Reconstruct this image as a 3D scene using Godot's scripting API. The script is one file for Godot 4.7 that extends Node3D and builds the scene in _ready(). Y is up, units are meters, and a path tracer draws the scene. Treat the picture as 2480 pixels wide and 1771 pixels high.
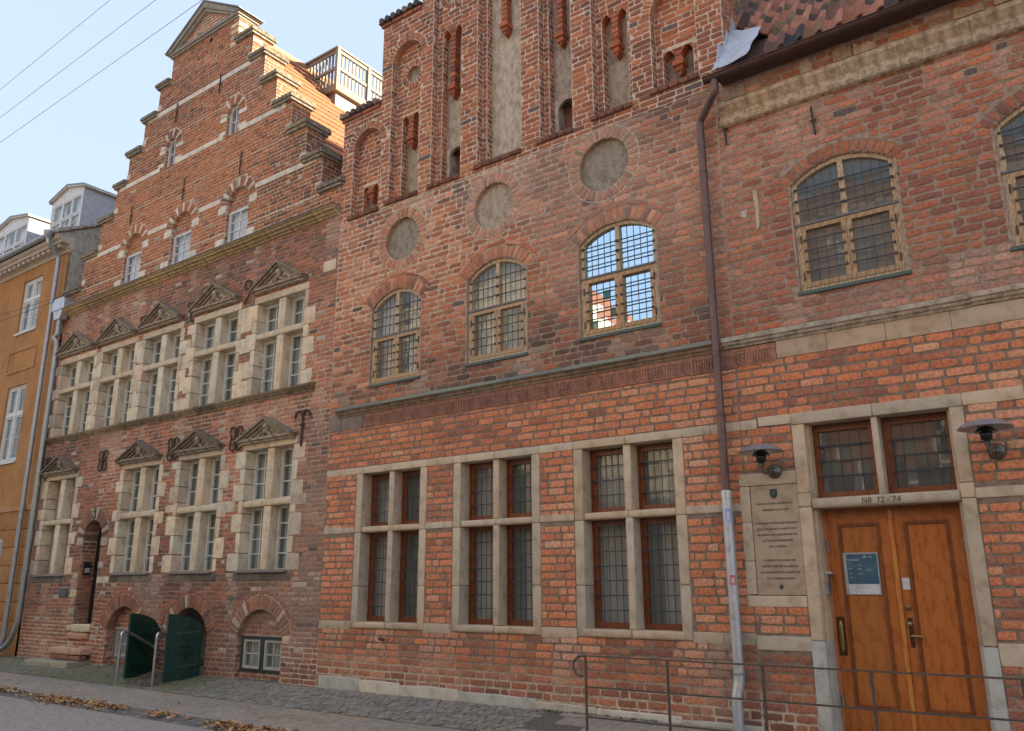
extends Node3D
# A street front of old brick houses: a gabled merchant's house, a stepped blind gable, a long wing with a double door.

const EYE := Vector3(0, 1.6, 9.7)
var M := {}
var rng := RandomNumberGenerator.new()
var na := FastNoiseLite.new()
var nb := FastNoiseLite.new()
var nc := FastNoiseLite.new()
var cam: Camera3D
var cam_inv: Transform3D
var taken := {}

# ------------------------------------------------------------------ mesh builder
class MB:
	var V := PackedVector3Array()
	var N := PackedVector3Array()
	var C := PackedColorArray()
	var I := PackedInt32Array()
	func tri(a: Vector3, b: Vector3, c: Vector3, col: Color) -> void:
		var n := (b - a).cross(c - a).normalized()
		var k := V.size()
		V.append(a); V.append(b); V.append(c)
		for i in 3:
			N.append(n); C.append(col)
		I.append(k); I.append(k + 2); I.append(k + 1)
	func quad(a: Vector3, b: Vector3, c: Vector3, d: Vector3, col: Color) -> void:
		var n := (b - a).cross(d - a).normalized()
		if n.length() < 0.5:
			n = (c - b).cross(d - b).normalized()
		var k := V.size()
		V.append(a); V.append(b); V.append(c); V.append(d)
		for i in 4:
			N.append(n); C.append(col)
		I.append(k); I.append(k + 2); I.append(k + 1)
		I.append(k); I.append(k + 3); I.append(k + 2)
	func obox(c: Vector3, x: Vector3, y: Vector3, z: Vector3, col: Color) -> void:
		# half axes
		quad(c - x - y + z, c + x - y + z, c + x + y + z, c - x + y + z, col)
		quad(c + x - y - z, c - x - y - z, c - x + y - z, c + x + y - z, col)
		quad(c + x - y + z, c + x - y - z, c + x + y - z, c + x + y + z, col)
		quad(c - x - y - z, c - x - y + z, c - x + y + z, c - x + y - z, col)
		quad(c - x + y + z, c + x + y + z, c + x + y - z, c - x + y - z, col)
		quad(c - x - y - z, c + x - y - z, c + x - y + z, c - x - y + z, col)
	func box(x0: float, x1: float, y0: float, y1: float, z0: float, z1: float, col: Color) -> void:
		obox(Vector3((x0 + x1) / 2, (y0 + y1) / 2, (z0 + z1) / 2), Vector3((x1 - x0) / 2, 0, 0), Vector3(0, (y1 - y0) / 2, 0), Vector3(0, 0, (z1 - z0) / 2), col)
	func bar(a: Vector3, b: Vector3, w: float, t: float, col: Color, side := Vector3(0, 0, 1)) -> void:
		# rectangular bar from a to b, thickness t along side, width w across
		var l := (b - a)
		var s := side.normalized()
		var w3 := l.cross(s).normalized()
		obox((a + b) / 2, w3 * w / 2, l / 2, s * t / 2, col)
	func tube(pts: Array, r: float, sides: int, col: Color, r1 := -1.0) -> void:
		var n := pts.size()
		var up := Vector3(0, 1, 0)
		var base := V.size()
		var prev := Vector3.ZERO
		for i in n:
			var t: Vector3
			if i == 0: t = pts[1] - pts[0]
			elif i == n - 1: t = pts[n - 1] - pts[n - 2]
			else: t = (pts[i + 1] - pts[i]).normalized() + (pts[i] - pts[i - 1]).normalized()
			t = t.normalized()
			var a := prev
			if i == 0:
				a = t.cross(up)
				if a.length() < 0.05: a = t.cross(Vector3(1, 0, 0))
			a = (a - t * a.dot(t)).normalized()
			prev = a
			var b := t.cross(a)
			var rr := r if r1 < 0.0 else lerpf(r, r1, float(i) / (n - 1))
			for s in sides:
				var ang := TAU * s / sides
				var d := a * cos(ang) + b * sin(ang)
				V.append(pts[i] + d * rr); N.append(d); C.append(col)
		for i in n - 1:
			for s in sides:
				var p := base + i * sides + s
				var q := base + i * sides + (s + 1) % sides
				I.append(p); I.append(p + sides); I.append(q)
				I.append(q); I.append(p + sides); I.append(q + sides)
		for e in 2:
			var k: int = 0 if e == 0 else n - 1
			var ctr: Vector3 = pts[k]
			for s in range(1, sides - 1):
				var a := V[base + k * sides]
				var b := V[base + k * sides + s]
				var c := V[base + k * sides + s + 1]
				if e == 0: tri(a, c, b, col)
				else: tri(a, b, c, col)
	func lathe(prof: Array, xf: Transform3D, seg: int, col: Color) -> void:
		# prof: Vector2(r, y)
		var base := V.size()
		var n := prof.size()
		for i in n:
			var p: Vector2 = prof[i]
			var t: Vector2 = (prof[mini(i + 1, n - 1)] - prof[maxi(i - 1, 0)]).normalized()
			for s in seg:
				var a := TAU * s / seg
				V.append(xf * Vector3(p.x * cos(a), p.y, p.x * sin(a)))
				N.append((xf.basis * Vector3(t.y * cos(a), -t.x, t.y * sin(a))).normalized())
				C.append(col)
		for i in n - 1:
			for s in seg:
				var p := base + i * seg + s
				var q := base + i * seg + (s + 1) % seg
				I.append(p); I.append(q); I.append(p + seg)
				I.append(q); I.append(q + seg); I.append(p + seg)
	func prism(poly: PackedVector2Array, xf: Transform3D, z0: float, z1: float, col: Color) -> void:
		var t := Geometry2D.triangulate_polygon(poly)
		var cw := Geometry2D.is_polygon_clockwise(poly)
		for i in range(0, t.size(), 3):
			var a := poly[t[i]]; var b := poly[t[i + 1]]; var c := poly[t[i + 2]]
			if (b - a).cross(c - a) < 0.0:
				var s := b; b = c; c = s
			tri(xf * Vector3(a.x, a.y, z1), xf * Vector3(b.x, b.y, z1), xf * Vector3(c.x, c.y, z1), col)
			tri(xf * Vector3(a.x, a.y, z0), xf * Vector3(c.x, c.y, z0), xf * Vector3(b.x, b.y, z0), col)
		for i in poly.size():
			var a := poly[i]; var b := poly[(i + 1) % poly.size()]
			if (Geometry2D.is_polygon_clockwise(poly)) != false:
				pass
			if _area(poly) < 0.0:
				var s := a; a = b; b = s
			quad(xf * Vector3(a.x, a.y, z0), xf * Vector3(b.x, b.y, z0), xf * Vector3(b.x, b.y, z1), xf * Vector3(a.x, a.y, z1), col)
	func _area(p: PackedVector2Array) -> float:
		var s := 0.0
		for i in p.size():
			s += p[i].cross(p[(i + 1) % p.size()])
		return s
	func block(o: Vector3, u: Vector3, v: Vector3, n: Vector3, w: float, h: float, d: float, bev: float, jit: float, top: float, col: Color, r: RandomNumberGenerator) -> void:
		# a brick or stone lying on a plane: o is its lower left corner on that plane; top scales the width of its upper edge
		var edge: Array[Vector3] = []
		var face: Array[Vector3] = []
		var outw: Array[Vector3] = []
		for i in 8:
			var fx: float = [0.0, 0.5, 1.0, 1.0, 1.0, 0.5, 0.0, 0.0][i]
			var fy: float = [0.0, 0.0, 0.0, 0.5, 1.0, 1.0, 1.0, 0.5][i]
			var corner := 1.0 if i % 2 == 0 else 0.0
			var wx := lerpf(1.0, top, fy)
			var jx := r.randf_range(-jit, jit) - (fx - 0.5) * 2.0 * corner * jit
			var jy := r.randf_range(-jit, jit) - (fy - 0.5) * 2.0 * corner * jit
			edge.append(o + u * (w / 2 + w * (fx - 0.5) * wx + jx) + v * (h * fy + jy) + n * (d - bev))
			face.append(o + u * (w / 2 + (w - 2 * bev) * (fx - 0.5) * wx + jx) + v * (lerpf(bev, h - bev, fy) + jy) + n * (d + r.randf_range(-jit, jit) * 0.4))
			outw.append((u * (fx - 0.5) * 2.0 + v * (fy - 0.5) * 2.0).normalized())
		for q in 4:
			var a := q * 2
			var b := (q * 2 + 2) % 8
			var sn: Vector3 = outw[q * 2 + 1]
			var k0 := V.size()
			V.append(edge[a] - n * (d - bev)); V.append(edge[b] - n * (d - bev)); V.append(edge[b]); V.append(edge[a])
			for i in 4:
				N.append(sn); C.append(col)
			I.append(k0); I.append(k0 + 2); I.append(k0 + 1)
			I.append(k0); I.append(k0 + 3); I.append(k0 + 2)
		var k := V.size()
		for i in 8:
			V.append(edge[i]); N.append((outw[i] + n * 0.8).normalized()); C.append(col)
		for i in 8:
			V.append(face[i]); N.append((n + outw[i] * 0.12).normalized()); C.append(col)
		V.append(o + u * w / 2 + v * h / 2 + n * (d + r.randf_range(-jit, jit) * 0.4)); N.append(n); C.append(col)
		for i in 8:
			var p := k + i
			var q := k + (i + 1) % 8
			I.append(p); I.append(p + 8); I.append(q)
			I.append(q); I.append(p + 8); I.append(q + 8)
		for i in 8:
			I.append(k + 8 + i); I.append(k + 16); I.append(k + 8 + (i + 1) % 8)
	func mesh() -> ArrayMesh:
		var a := []
		a.resize(Mesh.ARRAY_MAX)
		a[Mesh.ARRAY_VERTEX] = V
		a[Mesh.ARRAY_NORMAL] = N
		a[Mesh.ARRAY_COLOR] = C
		a[Mesh.ARRAY_INDEX] = I
		var m := ArrayMesh.new()
		m.add_surface_from_arrays(Mesh.PRIMITIVE_TRIANGLES, a)
		return m

# ------------------------------------------------------------------ nodes
func numbered(called: String) -> String:
	var k: int = taken.get(called, -1) + 1
	taken[called] = k
	return called if k == 0 else "%s_%03d" % [called, k]

func thing(called: String, label: String, category: String, base: Vector3, group := "") -> Node3D:
	var o := Node3D.new()
	o.name = numbered(called)
	add_child(o)
	o.position = base
	o.set_meta("label", label)
	o.set_meta("category", category)
	if group != "": o.set_meta("group", group)
	return o

func rooted(p: Node) -> Vector3:
	# where the frame of a node stands, all nodes unturned
	var s := Vector3.ZERO
	var q := p
	while q != self:
		s += (q as Node3D).position
		q = q.get_parent()
	return s

func mesh_part(parent: Node3D, called: String, m: Mesh, mat: Material) -> MeshInstance3D:
	# geometry given in world coordinates
	var o := MeshInstance3D.new()
	o.mesh = m
	o.material_override = mat
	o.name = called
	parent.add_child(o, true)
	if parent != self: o.position = -rooted(parent)
	return o

# how pale each material is: one factor on all of its colours
const PALENESS := {"brick": 1.3, "mortar": 1.28, "old_stone": 1.45, "stone": 1.5, "plaster": 1.4, "slab": 1.4, "cobble": 1.35, "asphalt": 1.35, "varnish": 1.2, "wood": 1.2, "ochre": 1.1, "tile": 1.15, "zinc": 1.2, "iron": 1.15}

func part(parent: Node3D, called: String, mb: MB, mat: String) -> MeshInstance3D:
	var k: float = PALENESS.get(mat, 1.0)
	if k != 1.0:
		for i in mb.C.size():
			var c := mb.C[i]
			mb.C[i] = Color(minf(c.r * k, 0.8), minf(c.g * k, 0.8), minf(c.b * k, 0.8))
	return mesh_part(parent, called, mb.mesh(), M[mat])

func sub(parent: Node3D, called: String) -> Node3D:
	var o := Node3D.new()
	o.name = called
	parent.add_child(o, true)
	return o

func solo(called: String, label: String, category: String, mb: MB, mat: String, group := "") -> MeshInstance3D:
	var o := part(self, numbered(called), mb, mat)
	o.set_meta("label", label)
	o.set_meta("category", category)
	if group != "": o.set_meta("group", group)
	return o

func struct(called: String, label: String, category: String, mb: MB, mat: String) -> MeshInstance3D:
	var o := solo(called, label, category, mb, mat)
	o.set_meta("kind", "structure")
	return o

func col3(r: float, g: float, b: float) -> Color:
	return Color(r, g, b)

func shown(p: Vector3, area: float) -> float:
	var q := cam_inv * p
	if q.z > -0.2: return 0.0
	var x: float = q.x / -q.z
	var y: float = q.y / -q.z
	if absf(x) > 0.64 or absf(y) > 0.455: return area / q.length_squared() * 0.01
	return area / q.length_squared()

# pieces: [o, u, v, n, w, h, d, bevel, jitter, top, color]; the 300 that show largest stand alone, the rest is one part
func lay(parent: Node3D, called: String, rest: String, pieces: Array, mat: String, most := 296) -> void:
	var order := []
	for i in pieces.size():
		var p: Array = pieces[i]
		var c: Vector3 = p[0] + p[1] * p[4] / 2 + p[2] * p[5] / 2
		var face: float = absf(p[3].dot((EYE - c).normalized()))
		order.append([shown(c, p[4] * p[5] * face), i])
	order.sort_custom(func(a, b): return a[0] > b[0] if a[0] != b[0] else a[1] < b[1])
	var all := MB.new()
	var r := RandomNumberGenerator.new()
	for k in order.size():
		var p: Array = pieces[order[k][1]]
		r.seed = 1000 + order[k][1]
		var mb := all
		if k < most: mb = MB.new()
		mb.block(p[0], p[1], p[2], p[3], p[4], p[5], p[6], p[7], p[8], p[9], p[10], r)
		if k < most: part(parent, called, mb, mat)
	if all.V.size() > 0:
		part(parent, rest, all, mat).set_meta("kind", "stuff")

# ------------------------------------------------------------------ brickwork
const FRONT := [Vector3.ZERO, Vector3(1, 0, 0), Vector3(0, 1, 0), Vector3(0, 0, 1)]   # origin, right, up, out

func blocked(op: Array, y: float, grow: float) -> Vector2:
	# the stretch of a course that an opening takes; y > x means nothing
	var none := Vector2(1, -1)
	match op[0]:
		"r":
			var inset := 0.02 if grow == 0.0 else 0.0
			if y >= op[2] + inset and y <= op[4] - inset: return Vector2(op[1], op[3])
		"c":
			var r: float = op[3] + (op[4] if grow > 0.0 else 0.0)
			var dy: float = y - op[2]
			if absf(dy) < r:
				var h := sqrt(r * r - dy * dy)
				return Vector2(op[1] - h, op[1] + h)
		"a":   # x0, x1, y0, spring, rise, ring
			if y < op[3]: return none
			if y <= op[4]: return Vector2(op[1], op[2])
			var w: float = (op[2] - op[1]) / 2
			var s: float = op[5]
			var r: float = (w * w + s * s) / (2 * s)
			var cx: float = (op[1] + op[2]) / 2
			var cy: float = op[4] + s - r
			var rr: float = r + (op[6] if grow > 0.0 else 0.0)
			if y - cy < rr:
				var h := sqrt(rr * rr - (y - cy) * (y - cy))
				if grow > 0.0 and w < r * 0.98: h = minf(h, maxf(w, (y - cy) * tan(asin(w / r))))
				return Vector2(cx - h, cx + h)
	return none

func gaps(x0: float, x1: float, y: float, opens: Array, grow: float) -> Array:
	var free := [Vector2(x0, x1)]
	for op in opens:
		var b := blocked(op, y, grow)
		if b.y < b.x: continue
		var next := []
		for f in free:
			if b.y <= f.x or b.x >= f.y: next.append(f); continue
			if b.x > f.x: next.append(Vector2(f.x, b.x))
			if b.y < f.y: next.append(Vector2(b.y, f.y))
		free = next
	return free

# s: {len, head, course, joint, pal, mortar, d, bev, jit}; opens as above; at: [origin, right, up, out]
func field(bricks: Array, mort: MB, at: Array, x0: float, x1: float, y0: float, y1: float, s: Dictionary, opens := []) -> void:
	var ch: float = s.course
	var j: float = s.joint
	var pal: Callable = s.pal
	var r0 := floori(y0 / ch + 0.001)
	var r1 := ceili(y1 / ch - 0.001)
	for r in range(r0, r1):
		var ya := maxf(r * ch, y0)
		var yb := minf((r + 1) * ch, y1)
		if yb - ya < 0.004: continue
		for k in 3:
			var ma := lerpf(ya, yb, k / 3.0)
			var mbb := lerpf(ya, yb, (k + 1) / 3.0)
			for g in gaps(x0, x1, (ma + mbb) / 2, opens, 0.0):
				var segs := maxi(1, ceili((g.y - g.x) / 1.5))
				for q in segs:
					var xa := lerpf(g.x, g.y, float(q) / segs)
					var xb := lerpf(g.x, g.y, float(q + 1) / segs)
					var mc: Color = s.mortar
					if s.has("mort_pal"): mc = (s.mort_pal as Callable).call((xa + xb) / 2, ma)
					mort.quad(at[0] + at[1] * xa + at[2] * ma, at[0] + at[1] * xb + at[2] * ma, at[0] + at[1] * xb + at[2] * mbb, at[0] + at[1] * xa + at[2] * mbb, mc)
		if yb - ya < 0.03: continue
		var rr := RandomNumberGenerator.new()
		rr.seed = r * 7919 + int(x0 * 131.0) + int(y0 * 17.0)
		var x: float = x0 - rr.randf() * s.len
		if s.get("cross", false): x = x0 - (0.0 if r % 2 == 0 else s.head * 0.75)
		var kind := rr.randi() % 3
		var free := gaps(x0, x1, (ya + yb) / 2, opens, 1.0)
		while x < x1:
			var is_head := kind == 2
			if s.get("cross", false): is_head = (kind % 2) == 1
			kind = (kind + 1) % (2 if s.get("cross", false) else 3)
			if rr.randf() < 0.06: is_head = not is_head
			var l: float = (s.head if is_head else s.len) * rr.randf_range(0.95, 1.05)
			for g in free:
				var a := maxf(x, g.x)
				var b := minf(x + l, g.y)
				# no slivers: a stub is taken by the brick before it
				if b - a < 0.05: continue
				if g.y - b < 0.055: b = g.y
				var w := b - a - j * rr.randf_range(0.85, 1.3)
				var h := yb - ya - j * rr.randf_range(0.85, 1.25)
				if w < 0.03: continue
				var wob: float = rr.randf_range(-0.004, 0.004) * s.get("wob", 1.0)
				var o: Vector3 = at[0] + at[1] * (a + j / 2) + at[2] * (ya + j / 2 + wob)
				var c: Color = pal.call(at[0].x + at[1].x * (a + b) / 2, ya, rr)
				bricks.append([o, at[1], at[2], at[3], w, h, s.d * rr.randf_range(0.75, 1.25), s.bev, s.jit, 1.0, c])
			x += l

# a ring of wedge shaped bricks round (cx, cy) from angle a0 to a1
func ring(bricks: Array, mort: MB, at: Array, cx: float, cy: float, r: float, thick: float, a0: float, a1: float, count: int, s: Dictionary, depth := 0.0, pick = null) -> void:
	var rr := RandomNumberGenerator.new()
	rr.seed = int(cx * 977.0) + int(cy * 331.0) + count
	var out: Vector3 = at[3]
	for i in count:
		var aa := lerpf(a0, a1, float(i) / count)
		var ab := lerpf(a0, a1, float(i + 1) / count)
		var am := (aa + ab) / 2
		var dirv: Vector3 = at[1] * cos(am) + at[2] * sin(am)
		var tang: Vector3 = at[1] * sin(am) - at[2] * cos(am)
		var wi: float = absf(ab - aa) * r - s.joint
		var wo: float = absf(ab - aa) * (r + thick) - s.joint
		var ctr: Vector3 = at[0] + at[1] * cx + at[2] * cy + dirv * (r + s.joint * 0.3)
		var c: Color = s.pal.call(at[0].x + at[1].x * cx, cy, rr)
		var stone := false
		if pick != null:
			var pc: Color = pick.call(i, count, rr)
			if pc.a > 0.5:
				c = pc
				stone = true
		var th: float = thick * rr.randf_range(0.94, 1.0) - s.joint * 0.5
		bricks.append([ctr - tang * wi / 2, tang, dirv, out, wi, th, s.d * rr.randf_range(0.95, 1.4) + 0.003, s.bev, s.jit, wo / wi, c])
		var e0: Vector3 = at[1] * cos(aa) + at[2] * sin(aa)
		var e1: Vector3 = at[1] * cos(ab) + at[2] * sin(ab)
		var q: Vector3 = at[0] + at[1] * cx + at[2] * cy + out * 0.0015
		mort.quad(q + e0 * r, q + e1 * r, q + e1 * (r + thick), q + e0 * (r + thick), s.mortar)
		if depth > 0.0:
			mort.quad(q + e0 * r, q + e1 * r, q + e1 * r - out * depth, q + e0 * r - out * depth, c.lerp(s.mortar, 0.3))

func arc_of(x0: float, x1: float, spring: float, rise: float) -> Array:
	# [cx, cy, r, half angle]
	var w := (x1 - x0) / 2
	var r := (w * w + rise * rise) / (2 * rise)
	return [(x0 + x1) / 2, spring + rise - r, r, asin(clampf(w / r, -1, 1)) if rise <= w else PI - asin(clampf(w / r, -1, 1))]

# the arch outline as points, left to right
func arc_pts(x0: float, x1: float, spring: float, rise: float, n: int) -> Array:
	var a := arc_of(x0, x1, spring, rise)
	var pts := []
	for i in n + 1:
		var t := lerpf(PI / 2 + a[3], PI / 2 - a[3], float(i) / n)
		pts.append(Vector2(a[0] + a[2] * cos(t), a[1] + a[2] * sin(t)))
	return pts

# brick or stone lined sides of an opening: left reveal faces right and so on
func reveal_side(bricks: Array, mort: MB, x: float, z: float, depth: float, y0: float, y1: float, face: float, s: Dictionary) -> void:
	# the side at x, from z back to z - depth; face +1: looks towards +x
	var at := [Vector3(x, 0, z), Vector3(0, 0, -1), Vector3(0, 1, 0), Vector3(1, 0, 0)] if face > 0.0 else [Vector3(x, 0, z - depth), Vector3(0, 0, 1), Vector3(0, 1, 0), Vector3(-1, 0, 0)]
	var t := s.duplicate()
	t.d = 0.004
	t.len = maxf(depth, 0.12) if depth < 0.2 else s.len
	if depth < 0.2:
		t.head = t.len
		t.cross = false
	field(bricks, mort, at, 0.0, depth, y0, y1, t)

# ------------------------------------------------------------------ textures and materials
func grain(seed_: int, freq: float, lo: float, hi: float, size := 512, stretch := Vector2.ONE, tint := Color.WHITE, fine := 0.35, contrast := 1.0, crust := 0.0) -> ImageTexture:
	# a seamless grey or tinted mottling, as a factor on the base colour
	var n := FastNoiseLite.new()
	n.seed = seed_
	n.noise_type = FastNoiseLite.TYPE_SIMPLEX
	n.frequency = freq
	n.fractal_octaves = 5
	n.fractal_gain = 0.6
	var f := n.get_seamless_image(size, size)
	n.seed = seed_ + 50
	n.frequency = 0.12
	n.fractal_octaves = 2
	var g := n.get_seamless_image(size, size)
	n.seed = seed_ + 90
	n.frequency = 0.009
	n.fractal_octaves = 6
	var k := n.get_seamless_image(size, size)
	var im := Image.create(size, size, true, Image.FORMAT_RGB8)
	for y in size:
		for x in size:
			var sx := int(x * stretch.x) % size
			var sy := int(y * stretch.y) % size
			var v := f.get_pixel(sx, sy).r * (1.0 - fine) + g.get_pixel(sx, sy).r * fine
			v = clampf((v - 0.5) * 1.6 * contrast + 0.5, 0.0, 1.0)
			var c := lerpf(lo, hi, v)
			# patches of dirt crust with ragged edges
			if crust > 0.0: c *= 1.0 - crust * smoothstep(0.5, 0.78, k.get_pixel(sx, sy).r)
			im.set_pixel(x, y, Color(c, lerpf(c * tint.g, c, v), lerpf(c * tint.b, c, v)))
	im.generate_mipmaps()
	return ImageTexture.create_from_image(im)

func bumps(seed_: int, freq: float, strength: float, size := 512, stretch := Vector2.ONE, oct := 5) -> ImageTexture:
	var n := FastNoiseLite.new()
	n.seed = seed_
	n.noise_type = FastNoiseLite.TYPE_SIMPLEX
	n.frequency = freq
	n.fractal_octaves = oct
	n.fractal_gain = 0.6
	var f := n.get_seamless_image(size, size)
	var im := Image.create(size, size, false, Image.FORMAT_RGBA8)
	for y in size:
		for x in size:
			var v := f.get_pixel(int(x * stretch.x) % size, int(y * stretch.y) % size).r
			im.set_pixel(x, y, Color(v, v, v, 1))
	im.bump_map_to_normal_map(strength)
	im.generate_mipmaps()
	return ImageTexture.create_from_image(im)

func vm(called: String, rough: float, tex: Texture2D = null, tscale := 1.0, nrm: Texture2D = null, nscale := 1.0, metal := 0.0) -> StandardMaterial3D:
	# a material whose base colour is the vertex colour times a world laid mottling
	var m := StandardMaterial3D.new()
	m.resource_name = called
	m.vertex_color_use_as_albedo = true
	m.roughness = rough
	m.metallic = metal
	m.uv1_triplanar = true
	m.uv1_world_triplanar = true
	m.uv1_scale = Vector3.ONE * tscale
	if tex: m.albedo_texture = tex
	if nrm:
		m.normal_enabled = true
		m.normal_texture = nrm
		m.normal_scale = nscale
	M[called] = m
	return m

func make_materials() -> void:
	var mott := grain(11, 0.012, 0.72, 1.2, 512, Vector2.ONE, Color(1, 0.97, 0.94), 0.45)
	var blot := grain(12, 0.006, 0.84, 1.12, 512, Vector2.ONE, Color(1, 0.98, 0.95), 0.35, 1.0)
	var pits := bumps(13, 0.03, 3.0)
	var soft := bumps(14, 0.012, 2.0)
	var wood := grain(15, 0.01, 0.62, 1.15, 512, Vector2(6, 1), Color(1, 0.95, 0.9), 0.3)
	var varn := grain(16, 0.004, 0.86, 1.1, 512, Vector2(3, 1), Color(1, 0.93, 0.84), 0.12, 1.0)
	var plas := bumps(17, 0.05, 6.0)
	vm("brick", 0.92, mott, 2.3, pits, 0.6)
	vm("mortar", 0.97, mott, 1.1, pits, 1.0)
	vm("stone", 0.9, blot, 0.9, soft, 0.5)
	vm("old_stone", 0.95, grain(28, 0.01, 0.7, 1.15, 512, Vector2.ONE, Color(1, 0.98, 0.95), 0.4, 1.1, 0.18), 1.4, pits, 0.9)
	vm("plaster", 0.97, grain(27, 0.008, 0.82, 1.1, 512, Vector2(2, 1), Color(1, 0.98, 0.95), 0.35, 1.0, 0.1), 0.7, plas, 1.0)
	vm("ochre", 0.93, grain(21, 0.004, 0.93, 1.05, 512, Vector2.ONE, Color(1, 0.98, 0.95), 0.2, 1.0, 0.06), 0.35, soft, 0.3)
	vm("wood", 0.55, wood, 1.6, soft, 0.2)
	var v := vm("varnish", 0.36, varn, 1.5, soft, 0.12)
	v.clearcoat_enabled = true
	v.clearcoat = 0.3
	v.clearcoat_roughness = 0.3
	vm("paint", 0.5, grain(22, 0.01, 0.9, 1.05), 1.0)
	vm("green_paint", 0.42, grain(26, 0.008, 0.7, 1.25), 1.2, soft, 0.25)
	vm("iron", 0.6, mott, 4.0, pits, 0.4, 0.3)
	vm("zinc", 0.42, blot, 1.3, soft, 0.2, 0.65)
	vm("steel", 0.28, null, 1.0, null, 1.0, 0.9)
	vm("brown_metal", 0.38, blot, 1.0, soft, 0.15, 0.25)
	vm("lead", 0.55, blot, 2.0, soft, 0.5, 0.1)
	vm("copper", 0.75, grain(23, 0.02, 0.6, 1.25), 3.0, soft, 0.4)
	vm("tile", 0.95, mott, 2.0, soft, 0.5)
	vm("slab", 0.9, mott, 1.0, pits, 0.6)
	vm("asphalt", 0.93, mott, 1.4, pits, 1.0)
	vm("cobble", 0.75, mott, 3.0, soft, 0.5)
	vm("cloth", 0.95, null)
	vm("dark", 0.9, null)
	vm("leaf", 0.7, null).backlight = Color(0.1, 0.07, 0.03)
	vm("brass", 0.35, mott, 3.0, null, 1.0, 0.8)
	vm("lamp", 0.25, null, 1.0, null, 1.0, 0.5)
	vm("far_wall", 0.95, blot, 0.4)
	vm("letters", 0.9, null)
	var g := StandardMaterial3D.new()
	g.resource_name = "glass"
	g.transparency = BaseMaterial3D.TRANSPARENCY_ALPHA
	g.albedo_color = Color(0.86, 0.92, 0.9, 0.12)
	g.roughness = 0.02
	g.metallic_specular = 0.75
	M.glass = g
	# thick old panes that mirror the street
	var gm := g.duplicate()
	gm.albedo_color = Color(0.86, 0.9, 0.92, 0.04)
	gm.metallic = 1.0
	M.mirror_glass = gm
	var gd := gm.duplicate()
	gd.albedo_color = Color(0.82, 0.9, 0.95, 0.13)
	M.sky_glass = gd
	var gt := g.duplicate()
	gt.albedo_color = Color(0.35, 0.75, 0.6, 0.35)
	M.green_glass = gt

func make_camera_and_light() -> void:
	cam = Camera3D.new()
	cam.name = "camera"
	add_child(cam)
	var yaw := 0.63104339
	var pitch := 0.25928611
	var roll := -0.00458025
	var f := Vector3(-sin(yaw) * cos(pitch), sin(pitch), -cos(yaw) * cos(pitch))
	var r := Vector3(cos(yaw), 0, -sin(yaw))
	var u := r.cross(f)
	var c := cos(roll)
	var s := sin(roll)
	cam.transform = Transform3D(Basis(r * c + u * s, u * c - r * s, -f), EYE)
	cam.fov = 2.0 * rad_to_deg(atan(885.5 / 1996.172))
	cam.near = 0.1
	cam.far = 900.0
	cam.current = true
	cam_inv = cam.transform.affine_inverse()
	var sky := ProceduralSkyMaterial.new()
	sky.sky_top_color = Color(0.468, 0.525, 0.61)
	sky.sky_horizon_color = Color(0.53, 0.57, 0.612)
	sky.sky_curve = 0.35
	sky.ground_bottom_color = Color(0.3, 0.3, 0.3)
	sky.ground_horizon_color = Color(0.7, 0.75, 0.8)
	sky.sky_energy_multiplier = 1.0
	sky.energy_multiplier = 1.0
	# thin veils of cloud
	var cn := FastNoiseLite.new()
	cn.seed = 5
	cn.frequency = 0.012
	cn.fractal_octaves = 5
	var cim := Image.create(512, 256, false, Image.FORMAT_RGBA8)
	for y in 256:
		var el := (0.5 - (y + 0.5) / 256.0) * PI
		for x in 512:
			var az := TAU * x / 512.0
			var d := Vector3(cos(el) * cos(az), sin(el) * 2.2, cos(el) * sin(az)) * 60.0
			var a := clampf((cn.get_noise_3d(d.x, d.y, d.z) - 0.02) * 0.3, 0.0, 0.1)
			cim.set_pixel(x, y, Color(a, a, a, 1.0))
	sky.sky_cover = ImageTexture.create_from_image(cim)
	sky.sky_cover_modulate = Color(0.8, 0.75, 0.7)
	var env := Environment.new()
	env.background_mode = Environment.BG_SKY
	env.sky = Sky.new()
	env.sky.sky_material = sky
	env.tonemap_mode = Environment.TONE_MAPPER_LINEAR
	env.tonemap_exposure = 3.4
	env.sdfgi_enabled = true
	env.ssao_enabled = true
	env.ssil_enabled = true
	var we := WorldEnvironment.new()
	we.name = "world_environment"
	we.environment = env
	add_child(we)
	# low afternoon sun along the street, a little behind the fronts
	var sun := DirectionalLight3D.new()
	sun.name = "sun"
	sun.light_energy = 1.6
	sun.light_angular_distance = 0.5
	sun.light_color = Color(1.0, 0.93, 0.82)
	sun.shadow_enabled = true
	add_child(sun)
	sun.look_at_from_position(Vector3.ZERO, -Vector3(0.72, 0.275, -0.62), Vector3.UP)

# ------------------------------------------------------------------ colours of the brickwork (linear)
func low(x: float, y: float) -> float:
	return na.get_noise_2d(x * 10.0, y * 14.0)

func mid(x: float, y: float) -> float:
	return nb.get_noise_2d(x * 10.0, y * 10.0)

func vary(c: Color, r: RandomNumberGenerator, a := 0.16) -> Color:
	var k := 1.0 + r.randf_range(-a, a)
	var h := r.randf_range(-0.06, 0.06)
	return Color(c.r * k * (1.0 + h), c.g * k, c.b * k * (1.0 - h))

func from(list: Array, t: float) -> Color:
	var q := clampf(t, 0.0, 0.999) * (list.size() - 1)
	var i := int(q)
	return list[i].lerp(list[i + 1], q - i)

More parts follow.
